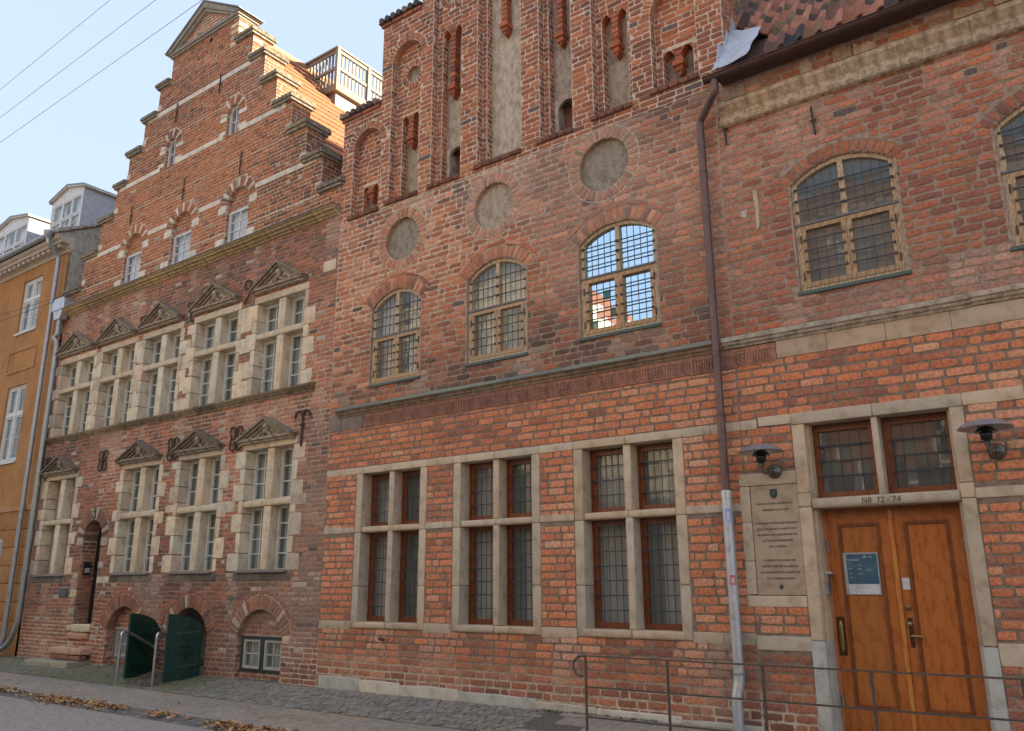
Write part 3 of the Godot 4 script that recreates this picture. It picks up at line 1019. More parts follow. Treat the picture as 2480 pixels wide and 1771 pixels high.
# ------------------------------------------------------------------ the merchant's house (left, stepped gable)
func merchant_house() -> void:
	var h := thing("gabled_house", "tall narrow brick house with a stepped gable, carved window pediments and white stone bands", "house", Vector3(-16.35, 0, 0))
	var bricks := []
	var mort := MB.new()
	var sm := {"len": 0.235, "head": 0.118, "course": 0.083, "joint": 0.016, "pal": pal_mer, "mortar": Color(0.34, 0.26, 0.19), "mort_pal": mer_mortar, "d": 0.007, "bev": 0.003, "jit": 0.004}
	var sg := {"len": 0.235, "head": 0.118, "course": 0.086, "joint": 0.018, "pal": pal_gab, "mortar": Color(0.5, 0.42, 0.32), "d": 0.009, "bev": 0.003, "jit": 0.0025, "cross": true}
	var lowx := [Vector2(-13.42, -12.03), Vector2(-15.6, -14.22), Vector2(-17.77, -16.39), Vector2(-21.25, -19.9)]
	var upx := [Vector2(-13.42, -11.98), Vector2(-15.52, -14.05), Vector2(-17.52, -16.1), Vector2(-19.38, -17.95), Vector2(-21.4, -19.79)]
	var op := []
	for v in lowx: op.append(["r", v.x, 1.85, v.y, 4.26])
	for v in upx: op.append(["r", v.x, 5.18, v.y, 7.24])
	op.append(["a", -19.25, -18.42, 0.58, 2.6, 0.45, 0.28])
	var cel := [Vector2(-17.8, -16.55), Vector2(-15.45, -14.2), Vector2(-13.3, -12.02)]
	for v in cel: op.append(["a", v.x, v.y, -0.4, 0.72, 0.47, 0.32])
	field(bricks, mort, FRONT, -21.65, -11.1, -0.2, 8.5, sm, op)
	# arches of the cellar and the door
	var old_stone := func(i, n, r): return vary(Color(0.42, 0.36, 0.28), r) if r.randf() < 0.1 else (vary(Color(0.12, 0.1, 0.09), r) if r.randf() < 0.1 else Color(0, 0, 0, 0))
	for k in 3:
		var v: Vector2 = cel[k]
		var a := arc_of(v.x, v.y, 0.72, 0.47)
		var sp := sm.duplicate()
		sp.mortar = Color(0.5, 0.41, 0.31) if k == 2 else Color(0.36, 0.27, 0.2)
		ring(bricks, mort, FRONT, a[0], a[1], a[2], 0.25, PI / 2 + a[3], PI / 2 - a[3], 24, sp, 0.25, old_stone)
		ring(bricks, mort, FRONT, a[0], a[1], a[2] + 0.25, 0.075, PI / 2 + a[3] * 0.98, PI / 2 - a[3] * 0.98, 11, sp)
		reveal_side(bricks, mort, v.x, 0.0, 0.24, -0.3, 0.72, 1.0, sm)
		reveal_side(bricks, mort, v.y, 0.0, 0.24, -0.3, 0.72, -1.0, sm)
	var da := arc_of(-19.25, -18.42, 2.6, 0.45)
	ring(bricks, mort, FRONT, da[0], da[1], da[2], 0.27, PI / 2 + da[3], PI / 2 - da[3], 19, sm, 0.34, old_stone)
	reveal_side(bricks, mort, -19.25, 0.0, 0.34, 0.5, 2.6, 1.0, sm)
	reveal_side(bricks, mort, -18.42, 0.0, 0.34, 0.5, 2.6, -1.0, sm)
	# odd stones let into the door jambs and the wall
	for q in [[-19.47, 2.5, 0.24, 0.16], [-18.42, 2.46, 0.26, 0.18], [-19.42, 1.74, 0.18, 0.14], [-19.5, 1.36, 0.26, 0.16], [-19.48, 0.98, 0.24, 0.15], [-18.42, 1.98, 0.22, 0.14], [-18.4, 1.66, 0.5, 0.14], [-17.9, 3.0, 0.2, 0.2], [-15.98, 3.05, 0.3, 0.16], [-14.1, 2.95, 0.45, 0.2], [-12.02, 2.98, 0.42, 0.2], [-11.85, 1.55, 0.4, 0.1], [-12.0, 0.62, 0.2, 0.13], [-18.2, 0.6, 0.13, 0.14], [-11.5, 7.3, 0.35, 0.22]]:
		stone(h, "wall_stone", q[0], q[0] + q[2], q[1], q[1] + q[3], -0.02, 0.02, pale(rng).lerp(Color(0.2, 0.17, 0.14), rng.randf() * 0.7), 0.01, 0.004)
	# sooty stones and lead under the lower windows
	for v in lowx:
		var lx: float = v.x - 0.12
		while lx < v.y + 0.1:
			var wd := rng.randf_range(0.3, 0.55)
			stone(h, "wall_stone", lx, minf(lx + wd, v.y + 0.14), 1.68, 1.82, -0.02, 0.018, Color(0.085, 0.075, 0.065).lerp(Color(0.3, 0.25, 0.2), rng.randf() * 0.4), 0.01, 0.003)
			lx += wd + 0.006
		var ld := MB.new()
		ld.bar(Vector3(v.x - 0.02, 1.835, 0.0), Vector3(v.y + 0.02, 1.835, 0.0), 0.025, 0.14, Color(0.2, 0.21, 0.22))
		part(h, "lead_sill", ld, "lead")
	# windows
	for k in 4:
		var v: Vector2 = lowx[k]
		cross_window(h, v.x, v.y, 1.85, 3.08, 4.1, 4, 3, [v.x - 0.16, v.y + 0.1, 4.3, 4.68], 0.75 if k > 0 else 0.4, k < 3)
	for k in 5:
		var v: Vector2 = upx[k]
		cross_window(h, v.x, v.y, 5.2, 6.38, 7.08, 4, 2, [v.x - 0.12, v.y + 0.08, 7.36, 7.82], 0.45)
	# pale stone filling between the upper windows
	for k in 4:
		var a: float = upx[k + 1].y + 0.14
		var b: float = upx[k].x - 0.14
		if b - a < 0.1: continue
		for y in [5.2, 5.62, 6.1, 6.55]:
			if rng.randf() < 0.72:
				stone(h, "wall_stone", a, b, y, y + rng.randf_range(0.2, 0.36), -0.02, 0.013, pale(rng).lerp(Color(0.28, 0.36, 0.28), 0.35 if (y < 5.3 and k > 1) else 0.0))
	# string course and gable cornice
	var sooty := func(): return vary(Color(0.30, 0.245, 0.165), rng, 0.2).lerp(Color(0.1, 0.085, 0.07), rng.randf() * 0.5)
	moulding(h, "string_course", -21.7, -11.55, [Vector2(-0.02, 5.03), Vector2(0.025, 5.03), Vector2(0.04, 5.07), Vector2(0.075, 5.075), Vector2(0.09, 5.1), Vector2(0.125, 5.12), Vector2(0.14, 5.155), Vector2(-0.02, 5.19)], 0.7, sooty)
	var warm := func(): return vary(Color(0.42, 0.32, 0.18), rng, 0.14).lerp(Color(0.14, 0.115, 0.08), rng.randf() * 0.35)
	moulding(h, "cornice_stone", -21.7, -11.15, [Vector2(-0.02, 8.4), Vector2(0.03, 8.4), Vector2(0.05, 8.43), Vector2(0.095, 8.44), Vector2(0.11, 8.475), Vector2(0.165, 8.485), Vector2(0.18, 8.52), Vector2(0.215, 8.535), Vector2(0.22, 8.56), Vector2(-0.02, 8.62)], 0.62, warm)
	var lead := MB.new()
	lead.quad(Vector3(-21.7, 8.572, 0.235), Vector3(-11.15, 8.572, 0.235), Vector3(-11.15, 8.64, -0.02), Vector3(-21.7, 8.64, -0.02), Color(0.12, 0.12, 0.12))
	lead.quad(Vector3(-21.7, 8.555, 0.237), Vector3(-11.15, 8.555, 0.237), Vector3(-11.15, 8.572, 0.235), Vector3(-21.7, 8.572, 0.235), Color(0.12, 0.12, 0.12))
	part(h, "cornice_lead", lead, "lead")
	# gable steps
	var top := [9.0, 9.82, 10.68, 11.5, 12.28, 13.07, 13.83]
	var xl := [-21.7, -20.95, -20.3, -19.72, -19.29, -18.72, -18.18]
	var xr := [-11.1, -11.73, -12.27, -12.81, -13.37, -13.87, -14.38]
	var gop := []
	var lw := [Vector2(-18.98, -18.17), Vector2(-16.94, -16.11), Vector2(-14.82, -14.03)]
	var gw := [Vector2(-17.6, -17.14), Vector2(-15.13, -14.68)]
	for v in lw: gop.append(["a", v.x, v.y, 8.4, 9.6, 0.4, 0.25])
	for v in gw: gop.append(["a", v.x, v.y, 11.4, 11.98, 0.24, 0.24])
	gop.append(["c", -16.1, 14.42, 0.06, 0.0])
	var y0 := 8.5
	for k in 7:
		field(bricks, mort, FRONT, xl[k], xr[k], y0, top[k], sg, gop)
		# the sides of the steps that look along the street
		if k > 0:
			var at := [Vector3(xr[k], 0, 0), Vector3(0, 0, -1), Vector3(0, 1, 0), Vector3(1, 0, 0)]
			field(bricks, mort, at, 0.0, 0.5, y0, top[k], sg)
			var at2 := [Vector3(xl[k], 0, -0.5), Vector3(0, 0, 1), Vector3(0, 1, 0), Vector3(-1, 0, 0)]
			field(bricks, mort, at2, 0.0, 0.5, y0, top[k], sg)
			stone(h, "wall_stone", xr[k] - 0.16, xr[k] + 0.014, y0 + 0.14, y0 + 0.3, -0.42, 0.016, pale(rng))
			stone(h, "wall_stone", xl[k] - 0.014, xl[k] + 0.16, y0 + 0.14, y0 + 0.3, -0.42, 0.016, pale(rng))
		# coping slabs
		var nx_l: float = xl[k + 1] if k < 6 else -17.72
		var nx_r: float = xr[k + 1] if k < 6 else -15.0
		for s in 2:
			var cm := MB.new()
			var c := vary(Color(0.22, 0.19, 0.135), rng, 0.15)
			var xa: float = xl[k] - 0.09 if s == 0 else nx_r
			var xb: float = nx_l if s == 0 else xr[k] + 0.09
			if k == 0 and s == 1: xb = -11.02
			cm.box(xa, xb, top[k] + 0.06, top[k] + 0.14, -0.58, 0.11, c)
			cm.box(xa + (0.035 if s == 0 else 0.0), xb - (0.035 if s == 1 else 0.0), top[k], top[k] + 0.06, -0.54, 0.075, c.lightened(0.06))
			cm.prism(PackedVector2Array([Vector2(xa, 0), Vector2(xb, 0), Vector2(xb, 0.03), Vector2(xa, 0.03)]), Transform3D(Basis.IDENTITY, Vector3(0, top[k] + 0.14, 0)), -0.55, 0.07, c.darkened(0.1))
			part(h, "coping_stone", cm, "old_stone")
		y0 = top[k]
	# head of the gable with its little pediment
	field(bricks, mort, FRONT, -17.72, -15.0, y0, 14.62, sg, gop)
	field(bricks, mort, [Vector3(-15.0, 0, 0), Vector3(0, 0, -1), Vector3(0, 1, 0), Vector3(1, 0, 0)], 0.0, 0.5, y0, 14.75, sg)
	for k in 5:
		stone(h, "wall_stone", -15.2 - rng.randf() * 0.1, -14.984, y0 + 0.17 * k + 0.02, y0 + 0.17 * k + 0.12, -0.35, 0.016, pale(rng))
	for k in 9:
		var ya := 14.68 + k * 0.086
		var ins := (ya + 0.05 - 14.68) / 0.83 * 1.36
		field(bricks, mort, FRONT, -17.68 + ins, -15.04 - ins, ya, ya + 0.086, sg)
	var pc := Color(0.2, 0.185, 0.15)
	var pm := MB.new()
	pm.box(-17.8, -14.92, 14.6, 14.68, -0.5, 0.1, pc)
	pm.box(-17.76, -14.96, 14.55, 14.6, -0.5, 0.06, pc.lightened(0.05))
	part(h, "base_moulding", pm, "stone")
	for s in [-1.0, 1.0]:
		var rm := MB.new()
		var e := Vector2(-16.36 + s * 1.5, 14.66)
		var ap := Vector2(-16.36, 15.56)
		rm.prism(PackedVector2Array([e, ap, ap - Vector2(0, 0.17), e + Vector2(-s * 0.2, 0)]), Transform3D.IDENTITY, -0.55, 0.13, pc)
		rm.prism(PackedVector2Array([e + Vector2(-s * 0.2, 0.0), ap - Vector2(0, 0.17), ap - Vector2(0, 0.24), e + Vector2(-s * 0.3, 0)]), Transform3D.IDENTITY, -0.1, 0.08, pc.lightened(0.08))
		rm.prism(PackedVector2Array([e + Vector2(s * 0.03, 0.01), ap + Vector2(0, 0.012), ap + Vector2(0, 0.04), e + Vector2(s * 0.03, 0.04)]), Transform3D.IDENTITY, -0.58, 0.16, Color(0.2, 0.22, 0.24))
		part(h, "raking_moulding", rm, "stone")
	# white stone bands
	for b in [[9.77, [-20.9, -19.2, -17.97, -17.16, -15.88, -15.08, -13.84, -11.9]], [11.4, [-19.6, -17.72, -17.12, -15.2, -14.6, -13.0]], [13.02, [-18.6, -14.0]]]:
		var xs: Array = b[1]
		for i in range(0, xs.size(), 2):
			var xa: float = xs[i]
			while xa < xs[i + 1] - 0.05:
				var xb := minf(xa + rng.randf_range(0.35, 0.8), xs[i + 1])
				stone(h, "band_stone", xa, xb - 0.004, b[0], b[0] + 0.125, -0.02, 0.018, vary(Color(0.50, 0.45, 0.375), rng, 0.1), 0.008, 0.003)
				xa = xb
	# windows of the gable
	var banded := func(i, n, r): return vary(Color(0.55, 0.49, 0.4), r, 0.1) if i % 3 == 0 else Color(0, 0, 0, 0)
	for v in lw:
		gable_window(h, bricks, mort, v.x, v.y, 8.55, 9.5, 9.6, sg)
		var a := arc_of(v.x, v.y, 9.6, 0.4)
		ring(bricks, mort, FRONT, a[0], a[1], a[2], 0.24, PI / 2 + a[3], PI / 2 - a[3], 19, sg, 0.1, banded)
		for s in 2:
			for y in [9.48, 8.72]:
				stone(h, "wall_stone", v.x - 0.3 if s == 0 else v.y - 0.0, v.x if s == 0 else v.y + 0.28, y, y + 0.17, -0.1, 0.018, vary(Color(0.5, 0.45, 0.37), rng, 0.1))
	for k in 2:
		var v: Vector2 = gw[k]
		var w := sub(h, "window")
		var fm := MB.new()
		var wc := Color(0.72, 0.72, 0.69)
		var po := arc_pts(v.x, v.y, 11.98, 0.23, 12)
		var pin := arc_pts(v.x + 0.045, v.y - 0.045, 11.98, 0.187, 12)
		for i in 12: fm.prism(PackedVector2Array([po[i], po[i + 1], pin[i + 1], pin[i]]), Transform3D.IDENTITY, -0.13, -0.08, wc)
		fm.box(v.x, v.x + 0.055, 11.4, 11.98, -0.13, -0.08, wc)
		fm.box(v.y - 0.045, v.y, 11.4, 11.98, -0.13, -0.08, wc)
		fm.box(v.x + 0.045, v.y - 0.045, 11.4, 11.45, -0.13, -0.08, wc)
		var xm := (v.x + v.y) / 2
		fm.box(xm - 0.012, xm + 0.012, 11.45, 12.17, -0.12, -0.09, wc)
		for y in [11.82]: fm.box(v.x + 0.045, v.y - 0.045, y - 0.01, y + 0.01, -0.12, -0.092, wc)
		part(w, "casement", fm, "paint")
		for q in 4:
			pane(w, v.x + 0.04, xm, 11.44 + q * 0.185, 11.62 + q * 0.185, -0.105)
			pane(w, xm, v.y - 0.04, 11.44 + q * 0.185, 11.62 + q * 0.185, -0.105)
		room(w, v.x, v.y, 11.4, 12.22, -0.14, 0.4, Color(0.2, 0.2, 0.22), Color(0.2, 0.21, 0.25), 1.0)
		var a := arc_of(v.x, v.y, 11.98, 0.23)
		ring(bricks, mort, FRONT, a[0], a[1], a[2], 0.22, PI / 2 + a[3], PI / 2 - a[3], 12, sg, 0.1, banded)
		reveal_side(bricks, mort, v.x, 0.0, 0.1, 11.4, 11.98, 1.0, sg)
		reveal_side(bricks, mort, v.y, 0.0, 0.1, 11.4, 11.98, -1.0, sg)
		for s in 2:
			for y in [11.5, 11.85]:
				stone(h, "wall_stone", v.x - 0.24 if s == 0 else v.y, v.x if s == 0 else v.y + 0.3, y, y + 0.11, -0.1, 0.018, vary(Color(0.5, 0.45, 0.37), rng, 0.1))
	# iron anchors: rods in the gable, scrolls and a year on the wall
	for q in [[-15.5, 12.7, 13.2], [-17.24, 12.6, 13.1], [-14.41, 10.27, 10.84], [-16.57, 10.28, 10.8], [-18.82, 10.27, 10.78]]:
		anchor(h, [[Vector2(q[0], q[1]), Vector2(q[0] + 0.02, q[2])], [Vector2(q[0] - 0.03, (q[1] + q[2]) / 2), Vector2(q[0] + 0.05, (q[1] + q[2]) / 2)]], 0.018)
	for q in [[-13.75, 4.37], [-15.9, 4.37], [-18.72, 4.38], [-21.42, 4.44]]:
		var st := []
		for s in [-1.0, 1.0]:
			st.append(arc2(q[0] + s * 0.1, q[1] + 0.15, 0.085, 90 - s * 110, 90 + s * 110))
			st.append(arc2(q[0] + s * 0.09, q[1] - 0.14, 0.09, -90 - s * 100, -90 + s * 110))
			st.append([Vector2(q[0] + s * 0.035, q[1] + 0.19), Vector2(q[0] + s * 0.03, q[1] - 0.17)])
			st.append([Vector2(q[0] + s * 0.17, q[1] + 0.1), Vector2(q[0] + s * 0.14, q[1] + 0.03), Vector2(q[0] + s * 0.17, q[1] - 0.12)])
		st.append([Vector2(q[0] - 0.1, q[1]), Vector2(q[0] + 0.1, q[1])])
		anchor(h, st, 0.021)
	anchor(h, [[Vector2(-11.8, 4.03), Vector2(-11.79, 4.6)], arc2(-11.9, 4.58, 0.1, 0, 200), arc2(-11.69, 4.58, 0.1, 180, -20), [Vector2(-11.86, 4.42), Vector2(-11.74, 4.42)]], 0.024)
	anchor(h, [arc2(-13.76, 7.56, 0.1, 0, 360, 12), [Vector2(-13.66, 7.54), Vector2(-13.68, 7.36), Vector2(-13.84, 7.16)]], 0.021)
	anchor(h, [[Vector2(-15.86, 7.5), Vector2(-15.84, 7.6), Vector2(-15.62, 7.58), Vector2(-15.74, 7.4), Vector2(-15.72, 7.18), Vector2(-15.64, 7.14)], [Vector2(-15.82, 7.42), Vector2(-15.66, 7.42)]], 0.021)
	anchor(h, [[Vector2(-17.58, 7.66), Vector2(-17.76, 7.64), Vector2(-17.77, 7.48)], arc2(-17.72, 7.37, 0.12, 110, -130)], 0.021)
	anchor(h, [[Vector2(-19.56, 7.24), Vector2(-19.55, 7.68)], [Vector2(-19.63, 7.24), Vector2(-19.48, 7.24)]], 0.021)
	# cellar light under the right arch, walled up above
	for k in [0, 2]:
		var v: Vector2 = cel[k]
		var zc := -0.2 if k == 0 else -0.1
		field(bricks, mort, [Vector3(0, 0, zc), Vector3(1, 0, 0), Vector3(0, 1, 0), Vector3(0, 0, 1)], v.x, v.y, -0.25, 1.22, sm, [["r", v.x + 0.06, 0.13, v.y - 0.04, 0.71]])
		var w := sub(h, "cellar_window")
		var mb := MB.new()
		var fc := Color(0.035, 0.05, 0.05) if k == 2 else Color(0.2, 0.21, 0.21)
		var xa := v.x + 0.06
		var xb := v.y - 0.04
		var xm := (xa + xb) / 2
		frame_box(mb, xa, xb, 0.12, 0.72, 0.05, zc - 0.06, zc + 0.03, fc)
		mb.box(xm - 0.05, xm + 0.05, 0.17, 0.67, zc - 0.05, zc + 0.025, fc)
		part(w, "frame", mb, "paint")
		for s in 2:
			var a := xa + 0.05 if s == 0 else xm + 0.05
			var b := xm - 0.05 if s == 0 else xb - 0.05
			casement(w, a, b, 0.17, 0.67, zc - 0.01, 2, 2, Color(0.5, 0.47, 0.4))
		room(w, xa, xb, 0.12, 0.72, zc - 0.07, 0.4, Color(0.12, 0.12, 0.11), Color(0.45, 0.42, 0.38), 0.9)
	lay(h, "brick", "brickwork", bricks, "brick")
	part(h, "mortar", mort, "mortar")
	# front door, deep in its arch
	var dr := sub(h, "door")
	var dm := MB.new()
	dm.box(-19.24, -18.43, 0.78, 3.06, -0.4, -0.34, Color(0.012, 0.022, 0.02))
	for x in [-19.1, -18.8]: dm.box(x, x + 0.24, 1.0, 2.6, -0.34, -0.325, Color(0.016, 0.028, 0.025))
	part(dr, "door_leaf", dm, "green_paint")
	var knob := MB.new()
	knob.lathe([Vector2(0.0, 0), Vector2(0.03, 0.01), Vector2(0.03, 0.04), Vector2(0.0, 0.055)], Transform3D(Basis(Vector3(1, 0, 0), PI / 2), Vector3(-19.17, 1.75, -0.33)), 10, Color(0.4, 0.3, 0.14))
	part(dr, "handle", knob, "brass")
	var num := MB.new()
	num.box(-18.92, -18.8, 3.08, 3.26, 0.0, 0.03, Color(0.09, 0.08, 0.06))
	part(h, "number_plate", num, "paint")
	lettering(h, "76", Vector3(-18.86, 3.17, 0.032), 0.09, Color(0.5, 0.42, 0.28))
	# cellar way behind the green leaves
	var cw := MB.new()
	var cc := Color(0.42, 0.36, 0.31)
	cw.box(-15.45, -14.2, -1.2, 1.2, -1.4, -1.3, Color(0.05, 0.045, 0.04))
	cw.quad(Vector3(-15.45, -1.3, -0.24), Vector3(-15.45, -1.3, -1.3), Vector3(-15.45, 1.2, -1.3), Vector3(-15.45, 1.2, -0.24), cc)
	cw.quad(Vector3(-14.2, -1.3, -1.3), Vector3(-14.2, -1.3, -0.24), Vector3(-14.2, 1.2, -0.24), Vector3(-14.2, 1.2, -1.3), cc)
	cw.quad(Vector3(-15.45, 1.19, -1.3), Vector3(-14.2, 1.19, -1.3), Vector3(-14.2, 1.19, -0.24), Vector3(-15.45, 1.19, -0.24), cc)
	part(h, "cellar_passage", cw, "plaster")
	# body and roof
	var wall := MB.new()
	wall.box(-21.65, -11.12, -0.3, 8.5, -10.0, -1.45, Color(0.25, 0.12, 0.08))
	wall.box(-21.65, -15.5, -0.3, 8.5, -1.45, -1.15, Color(0.25, 0.12, 0.08))
	wall.prism(PackedVector2Array([Vector2(-21.6, 8.5), Vector2(-11.16, 8.5), Vector2(-16.4, 15.2)]), Transform3D.IDENTITY, -9.9, -0.66, Color(0.25, 0.12, 0.08))
	part(h, "rear_wall", wall, "far_wall")
	var gb := MB.new()
	gb.box(-21.68, -11.12, 7.3, 8.5, -0.48, -0.34, Color(0.2, 0.1, 0.07))
	for k in 7:
		var yb: float = 8.5 if k == 0 else top[k - 1]
		gb.box(xl[k] + 0.01, xr[k] - 0.01, yb, top[k], -0.5, -0.36, Color(0.2, 0.1, 0.07))
	gb.box(-17.7, -15.02, 13.83, 14.6, -0.5, -0.36, Color(0.2, 0.1, 0.07))
	gb.prism(PackedVector2Array([Vector2(-17.7, 14.6), Vector2(-15.02, 14.6), Vector2(-16.36, 15.45)]), Transform3D.IDENTITY, -0.5, -0.36, Color(0.2, 0.1, 0.07))
	part(h, "gable_back", gb, "far_wall")
	# orange tiled slope towards the sun
	var tiles := []
	var slope := Vector3(5.3, -6.89, 0).normalized()
	var ups := -slope
	var outn := Vector3(6.89, 5.3, 0).normalized()
	var rr := RandomNumberGenerator.new()
	rr.seed = 77
	for i in 24:
		for k in 12:
			var o := Vector3(-11.1, 8.55, 0) + ups * (0.36 * i - 0.05) + Vector3(0, 0, -0.55 - 0.27 * k) + outn * 0.035
			var c := vary(Color(0.36, 0.155, 0.072), rr, 0.08)
			if rr.randf() < 0.03: c = Color(0.22, 0.17, 0.14)
			tiles.append([o, Vector3(0, 0, -1), (ups - outn * 0.085).normalized(), outn, 0.262, 0.37, 0.03, 0.01, 0.003, 1.0, c])
	lay(h, "roof_tile", "roof_tiles", tiles, "tile")
	var rf := MB.new()
	for s in [-1.0, 1.0]:
		rf.quad(Vector3(-16.4, 15.44, -0.6), Vector3(-16.4 + s * 5.3, 8.55, -0.6), Vector3(-16.4 + s * 5.3, 8.55, -10), Vector3(-16.4, 15.44, -10), Color(0.3, 0.12, 0.055))
	rf.tube([Vector3(-16.4, 15.46, -0.5), Vector3(-16.4, 15.46, -10)], 0.11, 8, Color(0.42, 0.3, 0.2))
	part(h, "roof", rf, "tile")

func lettering(parent: Node3D, text: String, at: Vector3, size: float, c: Color, depth := 0.004, face := "Droid Serif", weight := 700) -> void:
	var f := SystemFont.new()
	f.font_names = PackedStringArray([face])
	f.font_weight = weight
	var t := TextMesh.new()
	t.text = text
	t.font = f
	t.font_size = 48
	t.pixel_size = size / 48.0 * 1.35
	t.depth = depth
	t.horizontal_alignment = HORIZONTAL_ALIGNMENT_CENTER
	t.vertical_alignment = VERTICAL_ALIGNMENT_CENTER
	var m := StandardMaterial3D.new()
	m.albedo_color = c.linear_to_srgb()
	m.roughness = 0.8
	var o := MeshInstance3D.new()
	o.mesh = t
	o.material_override = m
	o.name = "lettering"
	parent.add_child(o, true)
	o.position = at - rooted(parent)

# ------------------------------------------------------------------ the house with the stepped blind gable (middle)
func roundel(h: Node3D, bricks: Array, mort: MB, cx: float, cy: float, r: float, thick: float, count: int, s: Dictionary, z: float, tone: Color) -> void:
	var at := [Vector3(0, 0, z), Vector3(1, 0, 0), Vector3(0, 1, 0), Vector3(0, 0, 1)]
	ring(bricks, mort, at, cx, cy, r, thick, 0.0, TAU, count, s, 0.1)
	var mb := MB.new()
	var pts := PackedVector2Array()
	for i in 28: pts.append(Vector2(cx + (r + 0.01) * cos(TAU * i / 28), cy + (r + 0.01) * sin(TAU * i / 28)))
	mb.prism(pts, Transform3D.IDENTITY, z - 0.14, z - 0.08, tone)
	part(h, "roundel_plaster", mb, "plaster")

func gothic_house() -> void:
	var h := thing("blind_gable_house", "brick house with tall blind niches in its stepped gable and three plaster roundels", "house", Vector3(-7.3, 0, 0))
	var bricks := []
	var mort := MB.new()
	var so := {"len": 0.275, "head": 0.135, "course": 0.096, "joint": 0.019, "pal": pal_old, "mortar": Color(0.36, 0.29, 0.22), "mort_pal": old_mortar, "d": 0.007, "bev": 0.004, "jit": 0.006}
	var sg := {"len": 0.275, "head": 0.13, "course": 0.093, "joint": 0.019, "pal": pal_gothic, "mortar": Color(0.56, 0.46, 0.35), "d": 0.009, "bev": 0.004, "jit": 0.0035}
	var sn := {"len": 0.285, "head": 0.14, "course": 0.1035, "joint": 0.021, "pal": pal_new, "mortar": Color(0.19, 0.145, 0.11), "mort_pal": new_mortar, "d": 0.007, "bev": 0.004, "jit": 0.0045, "wob": 0.4}
	var gx := [Vector2(-10.2, -8.9), Vector2(-8.07, -6.75), Vector2(-5.9, -4.54)]
	# ground floor between the stone bands
	var go := []
	for v in gx: go.append(["r", v.x - 0.14, 0.92, v.y + 0.14, 3.52])
	for b in [[0.9, 1.04], [2.43, 2.53], [3.4, 3.52]]: go.append(["r", -11.2, b[0], -3.6, b[1]])
	field(bricks, mort, FRONT, -11.1, -3.62, -0.15, 4.2, sn, go)
	var bands := [[0.9, 1.04, 0.85], [2.43, 2.53, 1.3], [3.4, 3.52, 1.1]]
	var stops := [-11.09, -10.34, -8.76, -8.21, -6.61, -6.04, -4.4, -3.62]
	for b in bands:
		for i in range(0, 8, 2):
			var n := 2 if i == 6 and b[2] < 1.2 else 1
			for q in n:
				stone(h, "band_stone", lerpf(stops[i], stops[i + 1], float(q) / n) + 0.002, lerpf(stops[i], stops[i + 1], (q + 1.0) / n) - 0.002, b[0] + 0.003, b[1] - 0.003, -0.1, 0.014, buff(rng).darkened(0.14 if b[0] < 1.0 else 0.0), 0.006, 0.0015)
	for v in gx: office_window(h, v.x, v.y, 1.03, 2.48, 3.4)
	# inscription frieze of weathered terracotta under the ledge
	var terra := Color(0.34, 0.17, 0.12)
	var x := -10.24
	while x < -3.1:
		var xe := minf(x + rng.randf_range(0.62, 0.86), -3.1)
		var mb := MB.new()
		var tc := vary(terra, rng, 0.14)
		mb.box(x + 0.004, xe - 0.004, 4.2, 4.44, -0.05, 0.014, tc)
		var q := x + 0.02
		while q < xe - 0.03:
			# upright strokes of the black letter, with slanted heads and feet
			var wl := rng.randi_range(1, 3)
			var hi := 0.0
			if rng.randf() < 0.22: hi = 0.035
			for k in wl:
				if q > xe - 0.03: break
				mb.box(q, q + 0.014, 4.235, 4.375 + (hi if k == 0 else 0.0), 0.014, 0.027, tc.lightened(0.04))
				mb.bar(Vector3(q - 0.002, 4.365, 0.021), Vector3(q + 0.024, 4.38, 0.021), 0.016, 0.012, tc.lightened(0.05))
				mb.bar(Vector3(q - 0.004, 4.245, 0.021), Vector3(q + 0.024, 4.232, 0.021), 0.014, 0.012, tc.lightened(0.05))
				q += 0.03
			if rng.randf() < 0.3: mb.bar(Vector3(q - 0.05, 4.3, 0.02), Vector3(q, 4.33, 0.02), 0.014, 0.011, tc)
			q += 0.012
		part(h, "inscribed_tile", mb, "plaster")
		x = xe
	for q in [[-11.1, -10.8], [-10.79, -10.25]]: stone(h, "wall_stone", q[0], q[1], 4.19, 4.47, -0.03, 0.012, Color(0.17, 0.14, 0.12), 0.008, 0.005)
	# ledge with copper cover
	var edge := func(): return vary(Color(0.25, 0.19, 0.14), rng, 0.15)
	moulding(h, "string_course", -10.86, -3.75, [Vector2(-0.02, 4.43), Vector2(0.03, 4.43), Vector2(0.04, 4.46), Vector2(0.065, 4.47), Vector2(0.075, 4.5), Vector2(0.1, 4.51), Vector2(0.1, 4.535), Vector2(-0.02, 4.55)], 1.1, edge)
	for i in 6:
		var a := -10.88 + i * 1.19
		var cm := MB.new()
		var cc: Color = [Color(0.25, 0.24, 0.2), Color(0.29, 0.29, 0.22), Color(0.28, 0.32, 0.23), Color(0.24, 0.24, 0.2), Color(0.3, 0.32, 0.24), Color(0.3, 0.29, 0.24)][i]
		cm.prism(PackedVector2Array([Vector2(-0.02, 4.555), Vector2(0.125, 4.525), Vector2(0.125, 4.545), Vector2(-0.02, 4.625)]), Transform3D(Basis(Vector3(0, 0, 1), Vector3(0, 1, 0), Vector3(-1, 0, 0)), Vector3.ZERO), -(a + 1.185), -a, cc)
		part(h, "ledge_cover", cm, "copper")
	# upper floor
	var aw := [[-10.13, -8.98, 4.91, 5.76, 6.3, 0.26], [-7.97, -6.81, 4.94, 5.81, 6.33, 0.26], [-5.86, -4.62, 4.98, 5.88, 6.4, 0.24]]
	var rd := [[-9.47, 7.48, 0.4], [-7.45, 7.53, 0.4], [-5.4, 7.6, 0.42]]
	var uo := []
	for a in aw: uo.append(["a", a[0], a[1], a[2] - 0.02, a[4], a[5], 0.2])
